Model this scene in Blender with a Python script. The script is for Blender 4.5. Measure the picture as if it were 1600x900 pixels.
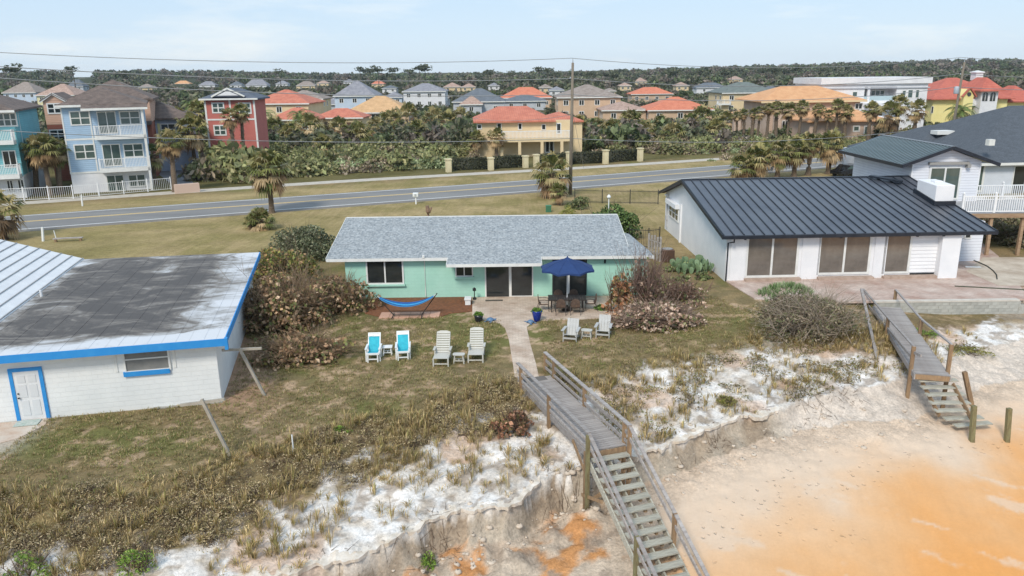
import bpy, math, random
import numpy as np
from mathutils import Matrix, Vector, Euler
HAZE=True
R=math.radians
for o in list(bpy.data.objects): bpy.data.objects.remove(o)
sc=bpy.context.scene
C=sc.collection
# ------------------------------------------------------------------ camera
F=1225.; H=12.7; PITCH=math.atan((450-112)/F); ROLL=R(-0.7)
_fw=np.array([0,math.cos(PITCH),-math.sin(PITCH)]); _u0=np.array([0,math.sin(PITCH),math.cos(PITCH)]); _r0=np.array([1.,0,0])
_rt=_r0*math.cos(ROLL)+_u0*math.sin(ROLL); _up=-_r0*math.sin(ROLL)+_u0*math.cos(ROLL)
cam=bpy.data.objects.new('camera',bpy.data.cameras.new('camera')); C.objects.link(cam); sc.camera=cam
cam.data.sensor_width=36; cam.data.lens=F/1600*36; cam.data.clip_start=0.5; cam.data.clip_end=20000
m=Matrix.Identity(4)
for i in range(3):
    m[i][0]=_rt[i]; m[i][1]=_up[i]; m[i][2]=-_fw[i]
m[2][3]=H; cam.matrix_world=m
# ------------------------------------------------------------------ sky and sun
w=bpy.data.worlds.new('World'); sc.world=w; w.use_nodes=True
nt=w.node_tree; nt.nodes.clear(); N=nt.nodes.new; L=nt.links.new
SUN_EL=R(43); SUN_AZ=R(203)   # direction the light comes from, clockwise from +Y
sky=N('ShaderNodeTexSky'); sky.sky_type='NISHITA'; sky.sun_disc=False; sky.sun_elevation=SUN_EL; sky.sun_rotation=SUN_AZ
sky.air_density=1.0; sky.dust_density=0.6; sky.ozone_density=2.0
tc=N('ShaderNodeTexCoord'); mp=N('ShaderNodeMapping'); mp.inputs['Scale'].default_value=(1.2,1.2,7)
no=N('ShaderNodeTexNoise'); no.inputs['Scale'].default_value=2.3; no.inputs['Detail'].default_value=6; no.inputs['Roughness'].default_value=.62
cr=N('ShaderNodeMapRange'); cr.inputs[1].default_value=.42; cr.inputs[2].default_value=.72; cr.inputs[3].default_value=.0; cr.inputs[4].default_value=.9
sz=N('ShaderNodeSeparateXYZ'); hzr=N('ShaderNodeMapRange'); hzr.inputs[1].default_value=0; hzr.inputs[2].default_value=.16; hzr.inputs[3].default_value=.5; hzr.inputs[4].default_value=0
vf=N('ShaderNodeMath'); vf.operation='MAXIMUM'; veil=N('ShaderNodeMix'); veil.data_type='RGBA'; veil.inputs['A'].default_value=(5.6,7.9,10.4,1); veil.inputs['B'].default_value=(9.6,10.2,10.7,1)
mx=N('ShaderNodeMix'); mx.data_type='RGBA'; mx.inputs['Factor'].default_value=.8
bg=N('ShaderNodeBackground'); bg.inputs['Strength'].default_value=.094; ow=N('ShaderNodeOutputWorld')
L(tc.outputs['Generated'],mp.inputs[0]); L(mp.outputs[0],no.inputs['Vector']); L(no.outputs[0],cr.inputs[0]); L(tc.outputs['Generated'],sz.inputs[0]); L(sz.outputs[2],hzr.inputs[0]); L(cr.outputs[0],vf.inputs[0]); L(hzr.outputs[0],vf.inputs[1]); L(vf.outputs[0],veil.inputs['Factor']); L(veil.outputs['Result'],mx.inputs['B'])
L(sky.outputs[0],mx.inputs['A']); L(mx.outputs['Result'],bg.inputs[0]); L(bg.outputs[0],ow.inputs[0])
sun=bpy.data.objects.new('sun',bpy.data.lights.new('sun','SUN')); C.objects.link(sun)
sun.data.energy=2.6; sun.data.angle=R(14); sun.data.color=(1,.92,.80)
_d=Vector((math.sin(SUN_AZ)*math.cos(SUN_EL),math.cos(SUN_AZ)*math.cos(SUN_EL),math.sin(SUN_EL)))
sun.rotation_euler=_d.to_track_quat('Z','Y').to_euler()
sc.view_settings.view_transform='Standard'; sc.view_settings.look='None'; sc.view_settings.gamma=1; sc.view_settings.exposure=0.12
# ------------------------------------------------------------------ reading the photograph's perspective back into metres
def ray(px,py): return _fw*F+_rt*(px-800)-_up*(py-450)
def G(px,py,z=0.):
    d=ray(px,py); t=(z-H)/d[2]; return Vector((d[0]*t,d[1]*t,z))
def AtY(px,py,Y):
    d=ray(px,py); t=Y/d[1]; return Vector((d[0]*t,Y,H+d[2]*t))
def OnWall(px,py,ox,oy,rz):   # point of a vertical wall through (ox,oy) running at angle rz -> (distance along it, height)
    d=ray(px,py); c,s=math.cos(rz),math.sin(rz)
    A=np.array([[d[0],-c],[d[1],-s]]); t,u=np.linalg.solve(A,np.array([ox,oy])); return u,H+d[2]*t
# ------------------------------------------------------------------ materials
def lin(c): return tuple(((v/255)/12.92 if v/255<=.04045 else ((v/255+.055)/1.055)**2.4) for v in c)
_MC={}
def mat(name,c1,c2=None,scale=3,rough=.8,bump=0,bscale=None,metal=0,spec=.5,obj_var=0,stretch=(1,1,1),kind=None,p=None,detail=6,lo=.35,hi=.65):
    """noise blend of two real surface colours, given in display 0-255; kind adds a built relief pattern"""
    if name in _MC: return _MC[name]
    m=bpy.data.materials.new(name); m.use_nodes=True; _MC[name]=m
    t=m.node_tree; N=t.nodes.new; L=t.links.new; b=t.nodes['Principled BSDF']
    b.inputs['Roughness'].default_value=rough; b.inputs['Metallic'].default_value=metal; b.inputs['Specular IOR Level'].default_value=spec
    a=lin(c1); c=lin(c2) if c2 else a
    tc=N('ShaderNodeTexCoord'); mp=N('ShaderNodeMapping'); mp.inputs['Scale'].default_value=stretch; L(tc.outputs['Object'],mp.inputs[0])
    no=N('ShaderNodeTexNoise'); no.inputs['Scale'].default_value=scale; no.inputs['Detail'].default_value=detail; no.inputs['Roughness'].default_value=.65; L(mp.outputs[0],no.inputs['Vector'])
    r=N('ShaderNodeMapRange'); r.inputs[1].default_value=lo; r.inputs[2].default_value=hi; L(no.outputs[0],r.inputs[0])
    mx=N('ShaderNodeMix'); mx.data_type='RGBA'; mx.inputs['A'].default_value=(*a,1); mx.inputs['B'].default_value=(*c,1); L(r.outputs[0],mx.inputs['Factor'])
    col=mx.outputs['Result']; hgt=None
    def math_(op,x,y=None,z=None):
        n=N('ShaderNodeMath'); n.operation=op
        for i,v in enumerate((x,y,z)):
            if v is None: continue
            if hasattr(v,'links'): L(v,n.inputs[i])
            else: n.inputs[i].default_value=v
        return n.outputs[0]
    def mul(colr,f,amt=1):
        n=N('ShaderNodeMix'); n.data_type='RGBA'; n.blend_type='MULTIPLY'; n.inputs['Factor'].default_value=amt
        L(colr,n.inputs['A']); L(f,n.inputs['B']); return n.outputs['Result']
    if kind in('brick','shingle','paver','siding','tile'):
        sx=N('ShaderNodeSeparateXYZ'); L(tc.outputs['Object'],sx.inputs[0]); cb=N('ShaderNodeCombineXYZ')
        if kind in('brick','siding'): L(math_('ADD',sx.outputs[0],sx.outputs[1]),cb.inputs[0]); L(sx.outputs[2],cb.inputs[1])
        else: L(sx.outputs[0],cb.inputs[0]); L(sx.outputs[1],cb.inputs[1])
        if kind in('siding','tile'):
            src=cb.inputs
            q=sx.outputs[2] if kind=='siding' else math_('ADD',sx.outputs[0],math_('MULTIPLY',sx.outputs[1],.03))
            fr=math_('FRACT',math_('MULTIPLY',q,1/p[0]))
            if kind=='siding': hgt=math_('SUBTRACT',1.,fr)
            else: hgt=math_('SINE',math_('MULTIPLY',fr,math.pi))
            rr=N('ShaderNodeMapRange'); L(hgt,rr.inputs[0]); rr.inputs[1].default_value=0; rr.inputs[2].default_value=.35; rr.inputs[3].default_value=p[1]; rr.inputs[4].default_value=1
            col=mul(col,rr.outputs[0])
            if kind=='tile':
                f2=math_('FRACT',math_('MULTIPLY',sx.outputs[1],1/p[2])); r2=N('ShaderNodeMapRange'); L(f2,r2.inputs[0]); r2.inputs[1].default_value=0; r2.inputs[2].default_value=.3; r2.inputs[3].default_value=p[1]; r2.inputs[4].default_value=1
                col=mul(col,r2.outputs[0])
        else:
            bt=N('ShaderNodeTexBrick'); L(cb.outputs[0],bt.inputs['Vector']); bt.inputs['Scale'].default_value=1
            bt.inputs['Brick Width'].default_value=p[0]; bt.inputs['Row Height'].default_value=p[1]; bt.inputs['Mortar Size'].default_value=p[2]; bt.inputs['Mortar Smooth'].default_value=.1
            bt.inputs['Color1'].default_value=(1,1,1,1); v=p[3]; bt.inputs['Color2'].default_value=(v,v,v,1); v=p[4]; bt.inputs['Mortar'].default_value=(v,v,v,1)
            col=mul(col,bt.outputs['Color']); hgt=math_('SUBTRACT',1.,bt.outputs['Fac'])
    if obj_var:
        oi=N('ShaderNodeObjectInfo'); rr=N('ShaderNodeMapRange'); L(oi.outputs['Random'],rr.inputs[0]); rr.inputs[3].default_value=1-obj_var; rr.inputs[4].default_value=1+obj_var*.6
        col=mul(col,rr.outputs[0])
    L(col,b.inputs['Base Color'])
    if bump:
        bp=N('ShaderNodeBump'); bp.inputs['Strength'].default_value=min(1,bump); bp.inputs['Distance'].default_value=.02 if bump<=1 else .02*bump
        n2=N('ShaderNodeTexNoise'); n2.inputs['Scale'].default_value=bscale or scale*6; n2.inputs['Detail'].default_value=4; L(mp.outputs[0],n2.inputs['Vector'])
        hh=n2.outputs[0]
        if hgt is not None: hh=math_('ADD',math_('MULTIPLY',hgt,1.2),math_('MULTIPLY',hh,.3))
        L(hh,bp.inputs['Height']); L(bp.outputs[0],b.inputs['Normal'])
    return m
def attr_mat(name,rough=.8,transl=0,nscale=None,namt=.25,bump=0,bsc=20,spec=.3):
    if name in _MC: return _MC[name]
    m=bpy.data.materials.new(name); m.use_nodes=True; _MC[name]=m
    t=m.node_tree; N=t.nodes.new; L=t.links.new; b=t.nodes['Principled BSDF']; b.inputs['Roughness'].default_value=rough; b.inputs['Specular IOR Level'].default_value=spec
    a=N('ShaderNodeAttribute'); a.attribute_name='Col'; col=a.outputs['Color']
    if nscale:
        tc=N('ShaderNodeTexCoord')
        for i,(s,am) in enumerate(((nscale,namt),(nscale*.22,namt*.7),(nscale*.04,namt*.6))):
            n=N('ShaderNodeTexNoise'); n.inputs['Scale'].default_value=s; n.inputs['Detail'].default_value=5; n.inputs['Roughness'].default_value=.7; L(tc.outputs['Object'],n.inputs['Vector'])
            r=N('ShaderNodeMapRange'); r.inputs[1].default_value=.3; r.inputs[2].default_value=.7; r.inputs[3].default_value=1-am; r.inputs[4].default_value=1+am*.7; L(n.outputs[0],r.inputs[0])
            mm=N('ShaderNodeMix'); mm.data_type='RGBA'; mm.blend_type='MULTIPLY'; mm.inputs['Factor'].default_value=1; (L(a.outputs['Alpha'],mm.inputs['Factor']) if bump else None); L(col,mm.inputs['A']); L(r.outputs[0],mm.inputs['B']); col=mm.outputs['Result']
        if bump:
            bp=N('ShaderNodeBump'); bp.inputs['Strength'].default_value=1; bp.inputs['Distance'].default_value=bump
            n=N('ShaderNodeTexNoise'); n.inputs['Scale'].default_value=bsc; n.inputs['Detail'].default_value=6; n.inputs['Roughness'].default_value=.7; L(tc.outputs['Object'],n.inputs['Vector'])
            L(n.outputs[0],bp.inputs['Height']); L(bp.outputs[0],b.inputs['Normal'])
    L(col,b.inputs['Base Color'])
    if transl:
        tr=N('ShaderNodeBsdfTranslucent'); L(col,tr.inputs[0]); ms=N('ShaderNodeMixShader'); ms.inputs[0].default_value=transl
        L(b.outputs[0],ms.inputs[1]); L(tr.outputs[0],ms.inputs[2]); L(ms.outputs[0],t.nodes['Material Output'].inputs[0])
    return m
LEAF=attr_mat('foliage',.6,.18)
# ------------------------------------------------------------------ mesh helpers
def tag(o,label=None,cat=None,group=None,kind=None):
    if label: o['label']=label
    if cat: o['category']=cat
    if group: o['group']=group
    if kind: o['kind']=kind
    return o
def thing(name,label,cat,loc=(0,0,0),rz=0,group=None):
    o=bpy.data.objects.new(name,None); C.objects.link(o); o.location=loc; o.rotation_euler=(0,0,rz); o.empty_display_size=.3
    return tag(o,label,cat,group)
def inst(name,me,parent=None,loc=(0,0,0),rot=(0,0,0),scale=None):
    o=bpy.data.objects.new(name,me); C.objects.link(o); o.parent=parent; o.location=loc; o.rotation_euler=rot
    if scale is not None: o.scale=scale if hasattr(scale,'__len__') else (scale,)*3
    return o
def dup(root,loc,rz=0,scale=1,label=None,group=None):
    r=root.copy(); C.objects.link(r); r.location=loc; r.rotation_euler=(0,0,rz); r.scale=(scale,)*3 if not hasattr(scale,'__len__') else scale
    if label: r['label']=label
    if group: r['group']=group
    for ch in list(root.children):
        c=ch.copy(); C.objects.link(c); c.parent=r
        for g in list(ch.children):
            d=g.copy(); C.objects.link(d); d.parent=c
    return r
class MB:
    def __init__(s): s.v=[]; s.f=[]
    def add(s,v,f):
        n=len(s.v); s.v+= [tuple(p) for p in v]; s.f+=[tuple(i+n for i in q) for q in f]; return s
    def box(s,x0,x1,y0,y1,z0,z1):
        return s.add([(x0,y0,z0),(x1,y0,z0),(x1,y1,z0),(x0,y1,z0),(x0,y0,z1),(x1,y0,z1),(x1,y1,z1),(x0,y1,z1)],
            [(0,3,2,1),(4,5,6,7),(0,1,5,4),(1,2,6,5),(2,3,7,6),(3,0,4,7)])
    def bar(s,p,q,w,h,up=(0,0,1)):
        p=Vector(p); q=Vector(q); d=(q-p).normalized(); u=Vector(up); x=d.cross(u)
        if x.length<1e-4: x=d.cross(Vector((0,1,0)))
        x.normalize(); y=x.cross(d); vs=[]
        for c in (p,q):
            for a,b in((-1,-1),(1,-1),(1,1),(-1,1)): vs.append(c+x*a*w/2+y*b*h/2)
        return s.add(vs,[(3,2,1,0),(4,5,6,7),(0,1,5,4),(1,2,6,5),(2,3,7,6),(3,0,4,7)])
    def tube(s,pts,r,n=6,cap=True):
        pts=[Vector(p) for p in pts]; r=r if hasattr(r,'__len__') else [r]*len(pts); vs=[]; fs=[]
        for i,p in enumerate(pts):
            d=(pts[min(i+1,len(pts)-1)]-pts[max(i-1,0)]).normalized(); x=d.cross(Vector((0,0,1)))
            if x.length<1e-3: x=Vector((1,0,0))
            x.normalize(); y=x.cross(d)
            for k in range(n):
                a=2*math.pi*k/n; vs.append(p+(x*math.cos(a)+y*math.sin(a))*r[i])
        for i in range(len(pts)-1):
            for k in range(n): fs.append((i*n+k,i*n+(k+1)%n,(i+1)*n+(k+1)%n,(i+1)*n+k))
        if cap: fs.append(tuple(range(n))[::-1]); fs.append(tuple((len(pts)-1)*n+k for k in range(n)))
        return s.add(vs,fs)
    def lathe(s,prof,n=12,c=(0,0,0)):
        vs=[(c[0]+r*math.cos(2*math.pi*k/n),c[1]+r*math.sin(2*math.pi*k/n),c[2]+z) for r,z in prof for k in range(n)]
        fs=[(i*n+k,i*n+(k+1)%n,(i+1)*n+(k+1)%n,(i+1)*n+k) for i in range(len(prof)-1) for k in range(n)]
        fs.append(tuple(range(n))[::-1]); fs.append(tuple((len(prof)-1)*n+k for k in range(n)))
        return s.add(vs,fs)
    def slab(s,pts,t):   # polygon (counter-clockwise from above) thickened downwards
        n=len(pts); vs=[tuple(p) for p in pts]+[(p[0],p[1],p[2]-t) for p in pts]
        return s.add(vs,[tuple(range(n)),tuple(range(2*n-1,n-1,-1))]+[(i,i+n,(i+1)%n+n,(i+1)%n) for i in range(n)])
    def hip(s,x0,x1,y0,y1,ze,zr,ins=None,t=.22,yr=None):
        w,d=x1-x0,y1-y0; yr=(y0+y1)/2 if yr is None else yr
        if w>=d:
            ins=d/2 if ins is None else ins; r=[(x0+ins,yr,zr),(x1-ins,yr,zr)]
            vs=[(x0,y0,ze),(x1,y0,ze),(x1,y1,ze),(x0,y1,ze)]+r
            fs=[(0,1,5,4),(1,2,5),(2,3,4,5),(3,0,4)]
        else:
            ins=w/2 if ins is None else ins; xm=(x0+x1)/2; r=[(xm,y0+ins,zr),(xm,y1-ins,zr)]
            vs=[(x0,y0,ze),(x1,y0,ze),(x1,y1,ze),(x0,y1,ze)]+r
            fs=[(0,1,4),(1,2,5,4),(2,3,5),(3,0,4,5)]
        vs+=[(x,y,ze-t) for x,y in((x0,y0),(x1,y0),(x1,y1),(x0,y1))]
        fs+=[(6,7,1,0),(7,8,2,1),(8,9,3,2),(9,6,0,3),(9,8,7,6)]
        return s.add(vs,fs)
    def mesh(s,name,m=None,smooth=False):
        me=bpy.data.meshes.new(name); me.from_pydata(s.v,[],s.f)
        if m: me.materials.append(m)
        if smooth: me.polygons.foreach_set('use_smooth',[True]*len(me.polygons))
        me.update(); return me
    def obj(s,name,m,parent=None,loc=(0,0,0),rot=(0,0,0),smooth=False,bev=0):
        o=inst(name,s.mesh(name,m,smooth),parent,loc,rot)
        if bev:
            b=o.modifiers.new('edge','BEVEL'); b.width=bev; b.segments=2; b.limit_method='ANGLE'
        return o
def struct(o): o['kind']='structure'; return o
def np_mesh(name,v,q,c=None,m=None,smooth=False,alpha=None):
    me=bpy.data.meshes.new(name); v=np.asarray(v,dtype=np.float32); q=np.asarray(q,dtype=np.int32)
    me.vertices.add(len(v)); me.vertices.foreach_set('co',v.ravel())
    k=q.shape[1]; me.loops.add(q.size); me.loops.foreach_set('vertex_index',q.ravel())
    me.polygons.add(len(q)); me.polygons.foreach_set('loop_start',np.arange(0,q.size,k,dtype=np.int32)); 
    if smooth: me.polygons.foreach_set('use_smooth',np.ones(len(q),dtype=bool))
    me.update(calc_edges=True)
    if c is not None:
        c=np.asarray(c,dtype=np.float32)
        if len(c)==len(q) and len(c)!=len(v): dom='FACE'
        else: dom='POINT'
        at=me.attributes.new('Col','FLOAT_COLOR',dom if dom=='POINT' else 'CORNER')
        cc=c if dom=='POINT' else np.repeat(c,k,axis=0)
        al=np.ones((len(cc),1),np.float32) if alpha is None else np.asarray(alpha,np.float32).reshape(-1,1)
        at.data.foreach_set('color',np.concatenate([cc,al],1).ravel())
    if m: me.materials.append(m)
    return me
# templates: (verts, quads, face colours)
class T:
    def __init__(s): s.v=[];s.q=[];s.c=[];s.n=0
    def add(s,v,q,c):
        v=np.asarray(v,float).reshape(-1,3); q=np.asarray(q,int).reshape(-1,4); c=np.asarray(c,float)
        if c.ndim==1: c=np.tile(c,(len(q),1))
        s.v.append(v); s.q.append(q+s.n); s.c.append(c); s.n+=len(v); return s
    def get(s): return np.concatenate(s.v),np.concatenate(s.q),np.concatenate(s.c)
    def mesh(s,name,m=None): v,q,c=s.get(); return np_mesh(name,v,q,c,m or LEAF)
def scatter(temps,pos,rz,sc_,tint=None,sz=None):
    V=[];Q=[];K=[];n=0; tp=[t.get() for t in temps]
    for i,(p,a,s) in enumerate(zip(pos,rz,sc_)):
        v,q,c=tp[i%len(tp)]; ca,sa=math.cos(a),math.sin(a); z=s if sz is None else sz[i]
        x=v[:,0]*s; y=v[:,1]*s
        V.append(np.stack([x*ca-y*sa+p[0],x*sa+y*ca+p[1],v[:,2]*z+p[2]],1)); Q.append(q+n); n+=len(v)
        K.append(c if tint is None else c*tint[i])
    return np.concatenate(V),np.concatenate(Q),np.concatenate(K)
def pal(*cs): return np.array([lin(c) for c in cs])*1.3
def leaves(t,rng,cen,size,col,asp=.55,flat=0):
    n=len(cen); a=rng.normal(size=(n,3)); a[:,2]*=(1-flat); a/=np.linalg.norm(a,axis=1)[:,None]
    b=rng.normal(size=(n,3)); b[:,2]*=(1-flat); b-=a*(a*b).sum(1)[:,None]; b/=np.linalg.norm(b,axis=1)[:,None]
    s=np.asarray(size)*rng.uniform(.6,1.3,n); s=s[:,None]
    v=np.stack([cen+a*s,cen+b*s*asp,cen-a*s,cen-b*s*asp],1).reshape(-1,3)
    t.add(v,np.arange(4*n).reshape(-1,4),col); return t
def twigs(t,rng,A,B,r,col):
    A=np.asarray(A,float);B=np.asarray(B,float); n=len(A); d=B-A; d/=np.linalg.norm(d,axis=1)[:,None]+1e-9
    x=np.cross(d,np.array([0.3,.2,1.])); x/=np.linalg.norm(x,axis=1)[:,None]+1e-9; y=np.cross(d,x); vs=[]
    for P,rr in((A,r),(B,r*.35)):
        for k in range(3):
            an=2*math.pi*k/3; vs.append(P+(x*math.cos(an)+y*math.sin(an))*rr)
    v=np.stack(vs,1).reshape(-1,3); base=np.arange(n)[:,None]*6; q=[]
    for k in range(3): q.append(base+np.array([[k,(k+1)%3,3+(k+1)%3,3+k]]))
    q=np.stack(q,1).reshape(-1,4); t.add(v,q,col); return t
def bush(seed,rad,n,size,palette,wts=None,lumps=26,lr=.36,tw=0,twc=(110,95,80),asp=.6,inner=.25,gap=0,twr=.018,low=-.1):
    rng=np.random.default_rng(seed); t=T(); rad=np.array(rad,float)
    th=rng.uniform(0,2*math.pi,lumps); ph=np.arcsin(rng.uniform(low,1,lumps)); rr=rng.uniform(.45,.85,lumps)
    LC=np.stack([np.cos(th)*np.cos(ph),np.sin(th)*np.cos(ph),np.sin(ph)],1)*rr[:,None]
    k=rng.integers(0,lumps,n); d=rng.normal(size=(n,3)); d/=np.linalg.norm(d,axis=1)[:,None]; d[:,2]=np.abs(d[:,2])*.9-.15
    lrr=rng.uniform(.6,1.25,lumps)[k]*lr
    P=(LC[k]+d*(lrr*rng.uniform(.55,1.,n)**.4)[:,None])*rad; P[:,2]=np.maximum(P[:,2],.03)
    pc=rng.choice(len(palette),n,p=wts); lt=rng.uniform(.75,1.2,lumps)[k]; sh=rng.uniform(.75,1.25,n)
    col=palette[pc]*(lt*sh)[:,None]
    leaves(t,rng,P,size,col,asp)
    if tw:
        kk=rng.integers(0,lumps,tw); A=rng.normal(size=(tw,3))*np.array([.18,.18,0])*rad; B=LC[kk]*rad*rng.uniform(.7,1.25,tw)[:,None]+rng.normal(size=(tw,3))*.12*rad; B[:,2]=np.abs(B[:,2])
        M_=(A+B)/2+rng.normal(size=(tw,3))*.07*rad; M_[:,2]=np.abs(M_[:,2])
        cc=np.array(lin(twc)); cl=cc*rng.uniform(.7,1.3,(tw,1)); cl3=np.repeat(cl,3,axis=0)
        twigs(t,rng,A,M_,twr,cl3); twigs(t,rng,M_,B,twr*.7,cl3)
    return t
def tuft(seed,n,h,spread,palette,wid=.012,lean=.5):
    rng=np.random.default_rng(seed); t=T(); a=rng.uniform(0,2*math.pi,n); r=rng.uniform(0,1,n)**.7*spread
    base=np.stack([np.cos(a)*r*.4,np.sin(a)*r*.4,np.zeros(n)],1); hh=h*rng.uniform(.5,1.1,n); a2=a+rng.normal(size=n)*.6; ln=rng.uniform(.1,1,n)*lean
    mid=base+np.stack([np.cos(a2)*ln*hh*.35,np.sin(a2)*ln*hh*.35,hh*.6],1); tip=base+np.stack([np.cos(a2)*ln*hh,np.sin(a2)*ln*hh,hh*(1-.35*ln)],1)
    sx=np.stack([-np.sin(a2),np.cos(a2),np.zeros(n)],1)*wid
    v=np.stack([base,mid+sx,tip,mid-sx],1).reshape(-1,3); col=palette[rng.integers(0,len(palette),n)]*rng.uniform(.75,1.25,(n,1))
    t.add(v,np.arange(4*n).reshape(-1,4),col); return t
def fan_crown(seed,nf=42,L_=1.0,K=13,dead=.35,z0=0):
    """cabbage-palm head: stalked fan leaves, green above and dry tan ones hanging below"""
    rng=np.random.default_rng(seed); t=T(); g=pal((106,108,62),(132,126,80),(88,94,52),(150,138,98)); dd=pal((148,124,90),(122,98,70),(168,146,112),(96,78,58))
    for i in range(nf):
        f=i/nf; el=R(82-150*f**.85+rng.uniform(-9,9)); az=i*2.39996+rng.uniform(-.3,.3); isd=f>1-dead and rng.random()<.88
        ax=np.array([math.cos(az)*math.cos(el),math.sin(az)*math.cos(el),math.sin(el)]); sd=np.array([-math.sin(az),math.cos(az),0]); nrm=np.cross(ax,sd); nrm=nrm if nrm[2]>0 else -nrm
        pl=L_*rng.uniform(.65,1.0)*(.85 if isd else 1); P0=np.array([0,0,z0+.15*(1-f)]); P1=P0+ax*pl; P1[2]-=.10*pl
        c=(dd if isd else g)[rng.integers(0,4)]*rng.uniform(.8,1.2)
        t.add([P0-sd*.02,P0+sd*.02,P1+sd*.012,P1-sd*.012],[(0,1,2,3)],c)
        bl=L_*rng.uniform(.75,1.0)*(.95 if isd else 1)
        for k in range(K):
            u=(k/(K-1)-.5)*2; an=u*R(98 if not isd else 70)*(.9+.1*rng.random()); d=ax*math.cos(an)+sd*math.sin(an); ln=bl*(1-.25*abs(u))*rng.uniform(.85,1.1)
            pm=P1+d*ln*.55+nrm*.10*ln*(1-abs(u)); pt=P1+d*ln; dr=(.22+.35*rng.random())*ln; pt=pt-np.array([0,0,dr]); 
            sw=np.cross(d,nrm)*.075*L_
            cc=c*rng.uniform(.75,1.25)
            t.add([P1,pm+sw,pt,pm-sw],[(0,1,2,3)],cc)
    return t
def feather_crown(seed,nf=34,L_=2.4,z0=0,green=((100,118,66),(126,134,80),(84,102,58))):
    rng=np.random.default_rng(seed); t=T(); g=pal(*green); dd=pal((150,125,85))
    for i in range(nf):
        f=i/nf; el=R(78-105*f+rng.uniform(-8,8)); az=i*2.39996; c=(g[rng.integers(0,3)] if f<.88 else dd[0])*rng.uniform(.8,1.2)
        hd=np.array([math.cos(az),math.sin(az),0]); sd=np.array([-math.sin(az),math.cos(az),0]); p=np.array([0,0,z0+.0]); e=el; prev=p; step=L_/9
        for k in range(9):
            d=hd*math.cos(e)+np.array([0,0,1.])*math.sin(e); q=prev+d*step; e-=R(11+4*rng.random())
            t.add([prev-sd*.02,prev+sd*.02,q+sd*.02,q-sd*.02],[(0,1,2,3)],c*.8)
            for s in(-1,1):
                for j in(0,.5):
                    b=prev+d*step*j; ll=L_*.24*math.sin(math.pi*min(.95,(k+1+j)/10.5))+.1; tp=b+(sd*s*.8+d*.55)*ll-np.array([0,0,.25*ll])
                    t.add([b,b+d*.06,tp,b-d*.04],[(0,1,2,3)],c*rng.uniform(.8,1.2))
            prev=q
    return t
# smooth random field in numpy
_LT=np.random.default_rng(5).uniform(-1,1,(256,256))
def vnoise(x,y):
    x=np.asarray(x,float);y=np.asarray(y,float); xi=np.floor(x).astype(int);yi=np.floor(y).astype(int);fx=x-xi;fy=y-yi; fx=fx*fx*(3-2*fx);fy=fy*fy*(3-2*fy)
    g=lambda a,b:_LT[a%256,b%256]
    return (g(xi,yi)*(1-fx)+g(xi+1,yi)*fx)*(1-fy)+(g(xi,yi+1)*(1-fx)+g(xi+1,yi+1)*fx)*fy
def fbm(x,y,o=4):
    s=0;a=1.;tot=0
    for i in range(o): s=s+a*vnoise(x*2**i+17*i,y*2**i+31*i); tot+=a; a*=.55
    return s/tot
def sstep(a,b,x): t=np.clip((x-a)/(b-a),0,1); return t*t*(3-2*t)
# ================================================================== GROUND
def line(pts):
    w=sorted([tuple(G(a,b,z)) for a,b,z in pts]); a=np.array(w); return a
LA=line([(0,770,0),(150,770,0),(300,735,0),(450,690,0),(600,640,0),(720,608,0),(800,590,0),(860,592,0),(950,578,0),(1100,548,0),(1200,525,0),(1330,522,0),(1420,510,-.5),(1500,505,-.75),(1600,500,-.75)])
LB=line([(0,900,-.8),(150,890,-.8),(300,836,-.75),(450,782,-.7),(560,738,-.6),(700,680,-.5),(800,654,-.4),(880,640,-.4),(960,612,-.35),(1050,590,-.35),(1150,565,-.3),(1300,550,-.3),(1400,560,-.6),(1500,525,-.85),(1600,515,-.9)])
LC_=line([(-200,990,-1.25),(200,925,-1.2),(450,893,-1.15),(567,863,-1.1),(633,830,-1.1),(700,807,-1.05),(783,783,-1.),(863,745,-.95),(930,728,-.95),(1020,705,-.85),(1100,668,-.85),(1215,638,-.8),(1310,610,-.8),(1370,600,-.8),(1440,585,-.85),(1520,548,-1.),(1600,530,-1.)])
LD=line([(-200,1060,-2.5),(200,1010,-2.4),(450,960,-2.35),(600,915,-2.3),(700,868,-2.25),(783,835,-2.2),(863,795,-2.15),(940,770,-2.1),(1030,752,-1.85),(1100,720,-1.7),(1190,690,-1.62),(1260,672,-1.6),(1330,660,-1.6),(1430,655,-1.65),(1520,610,-1.6),(1600,590,-1.5)])
def cols(x):
    x=np.asarray(x,float); jit=fbm(x*.9,x*0+3.3,3)*.8*(1-.55*sstep(4,8,x)); out=[]
    for l,j in((LA,.3),(LB,.8),(LC_,1.),(LD,.7)):
        out.append((np.interp(x,l[:,0],l[:,1])+jit*j,np.interp(x,l[:,0],l[:,2])))
    return out
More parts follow.
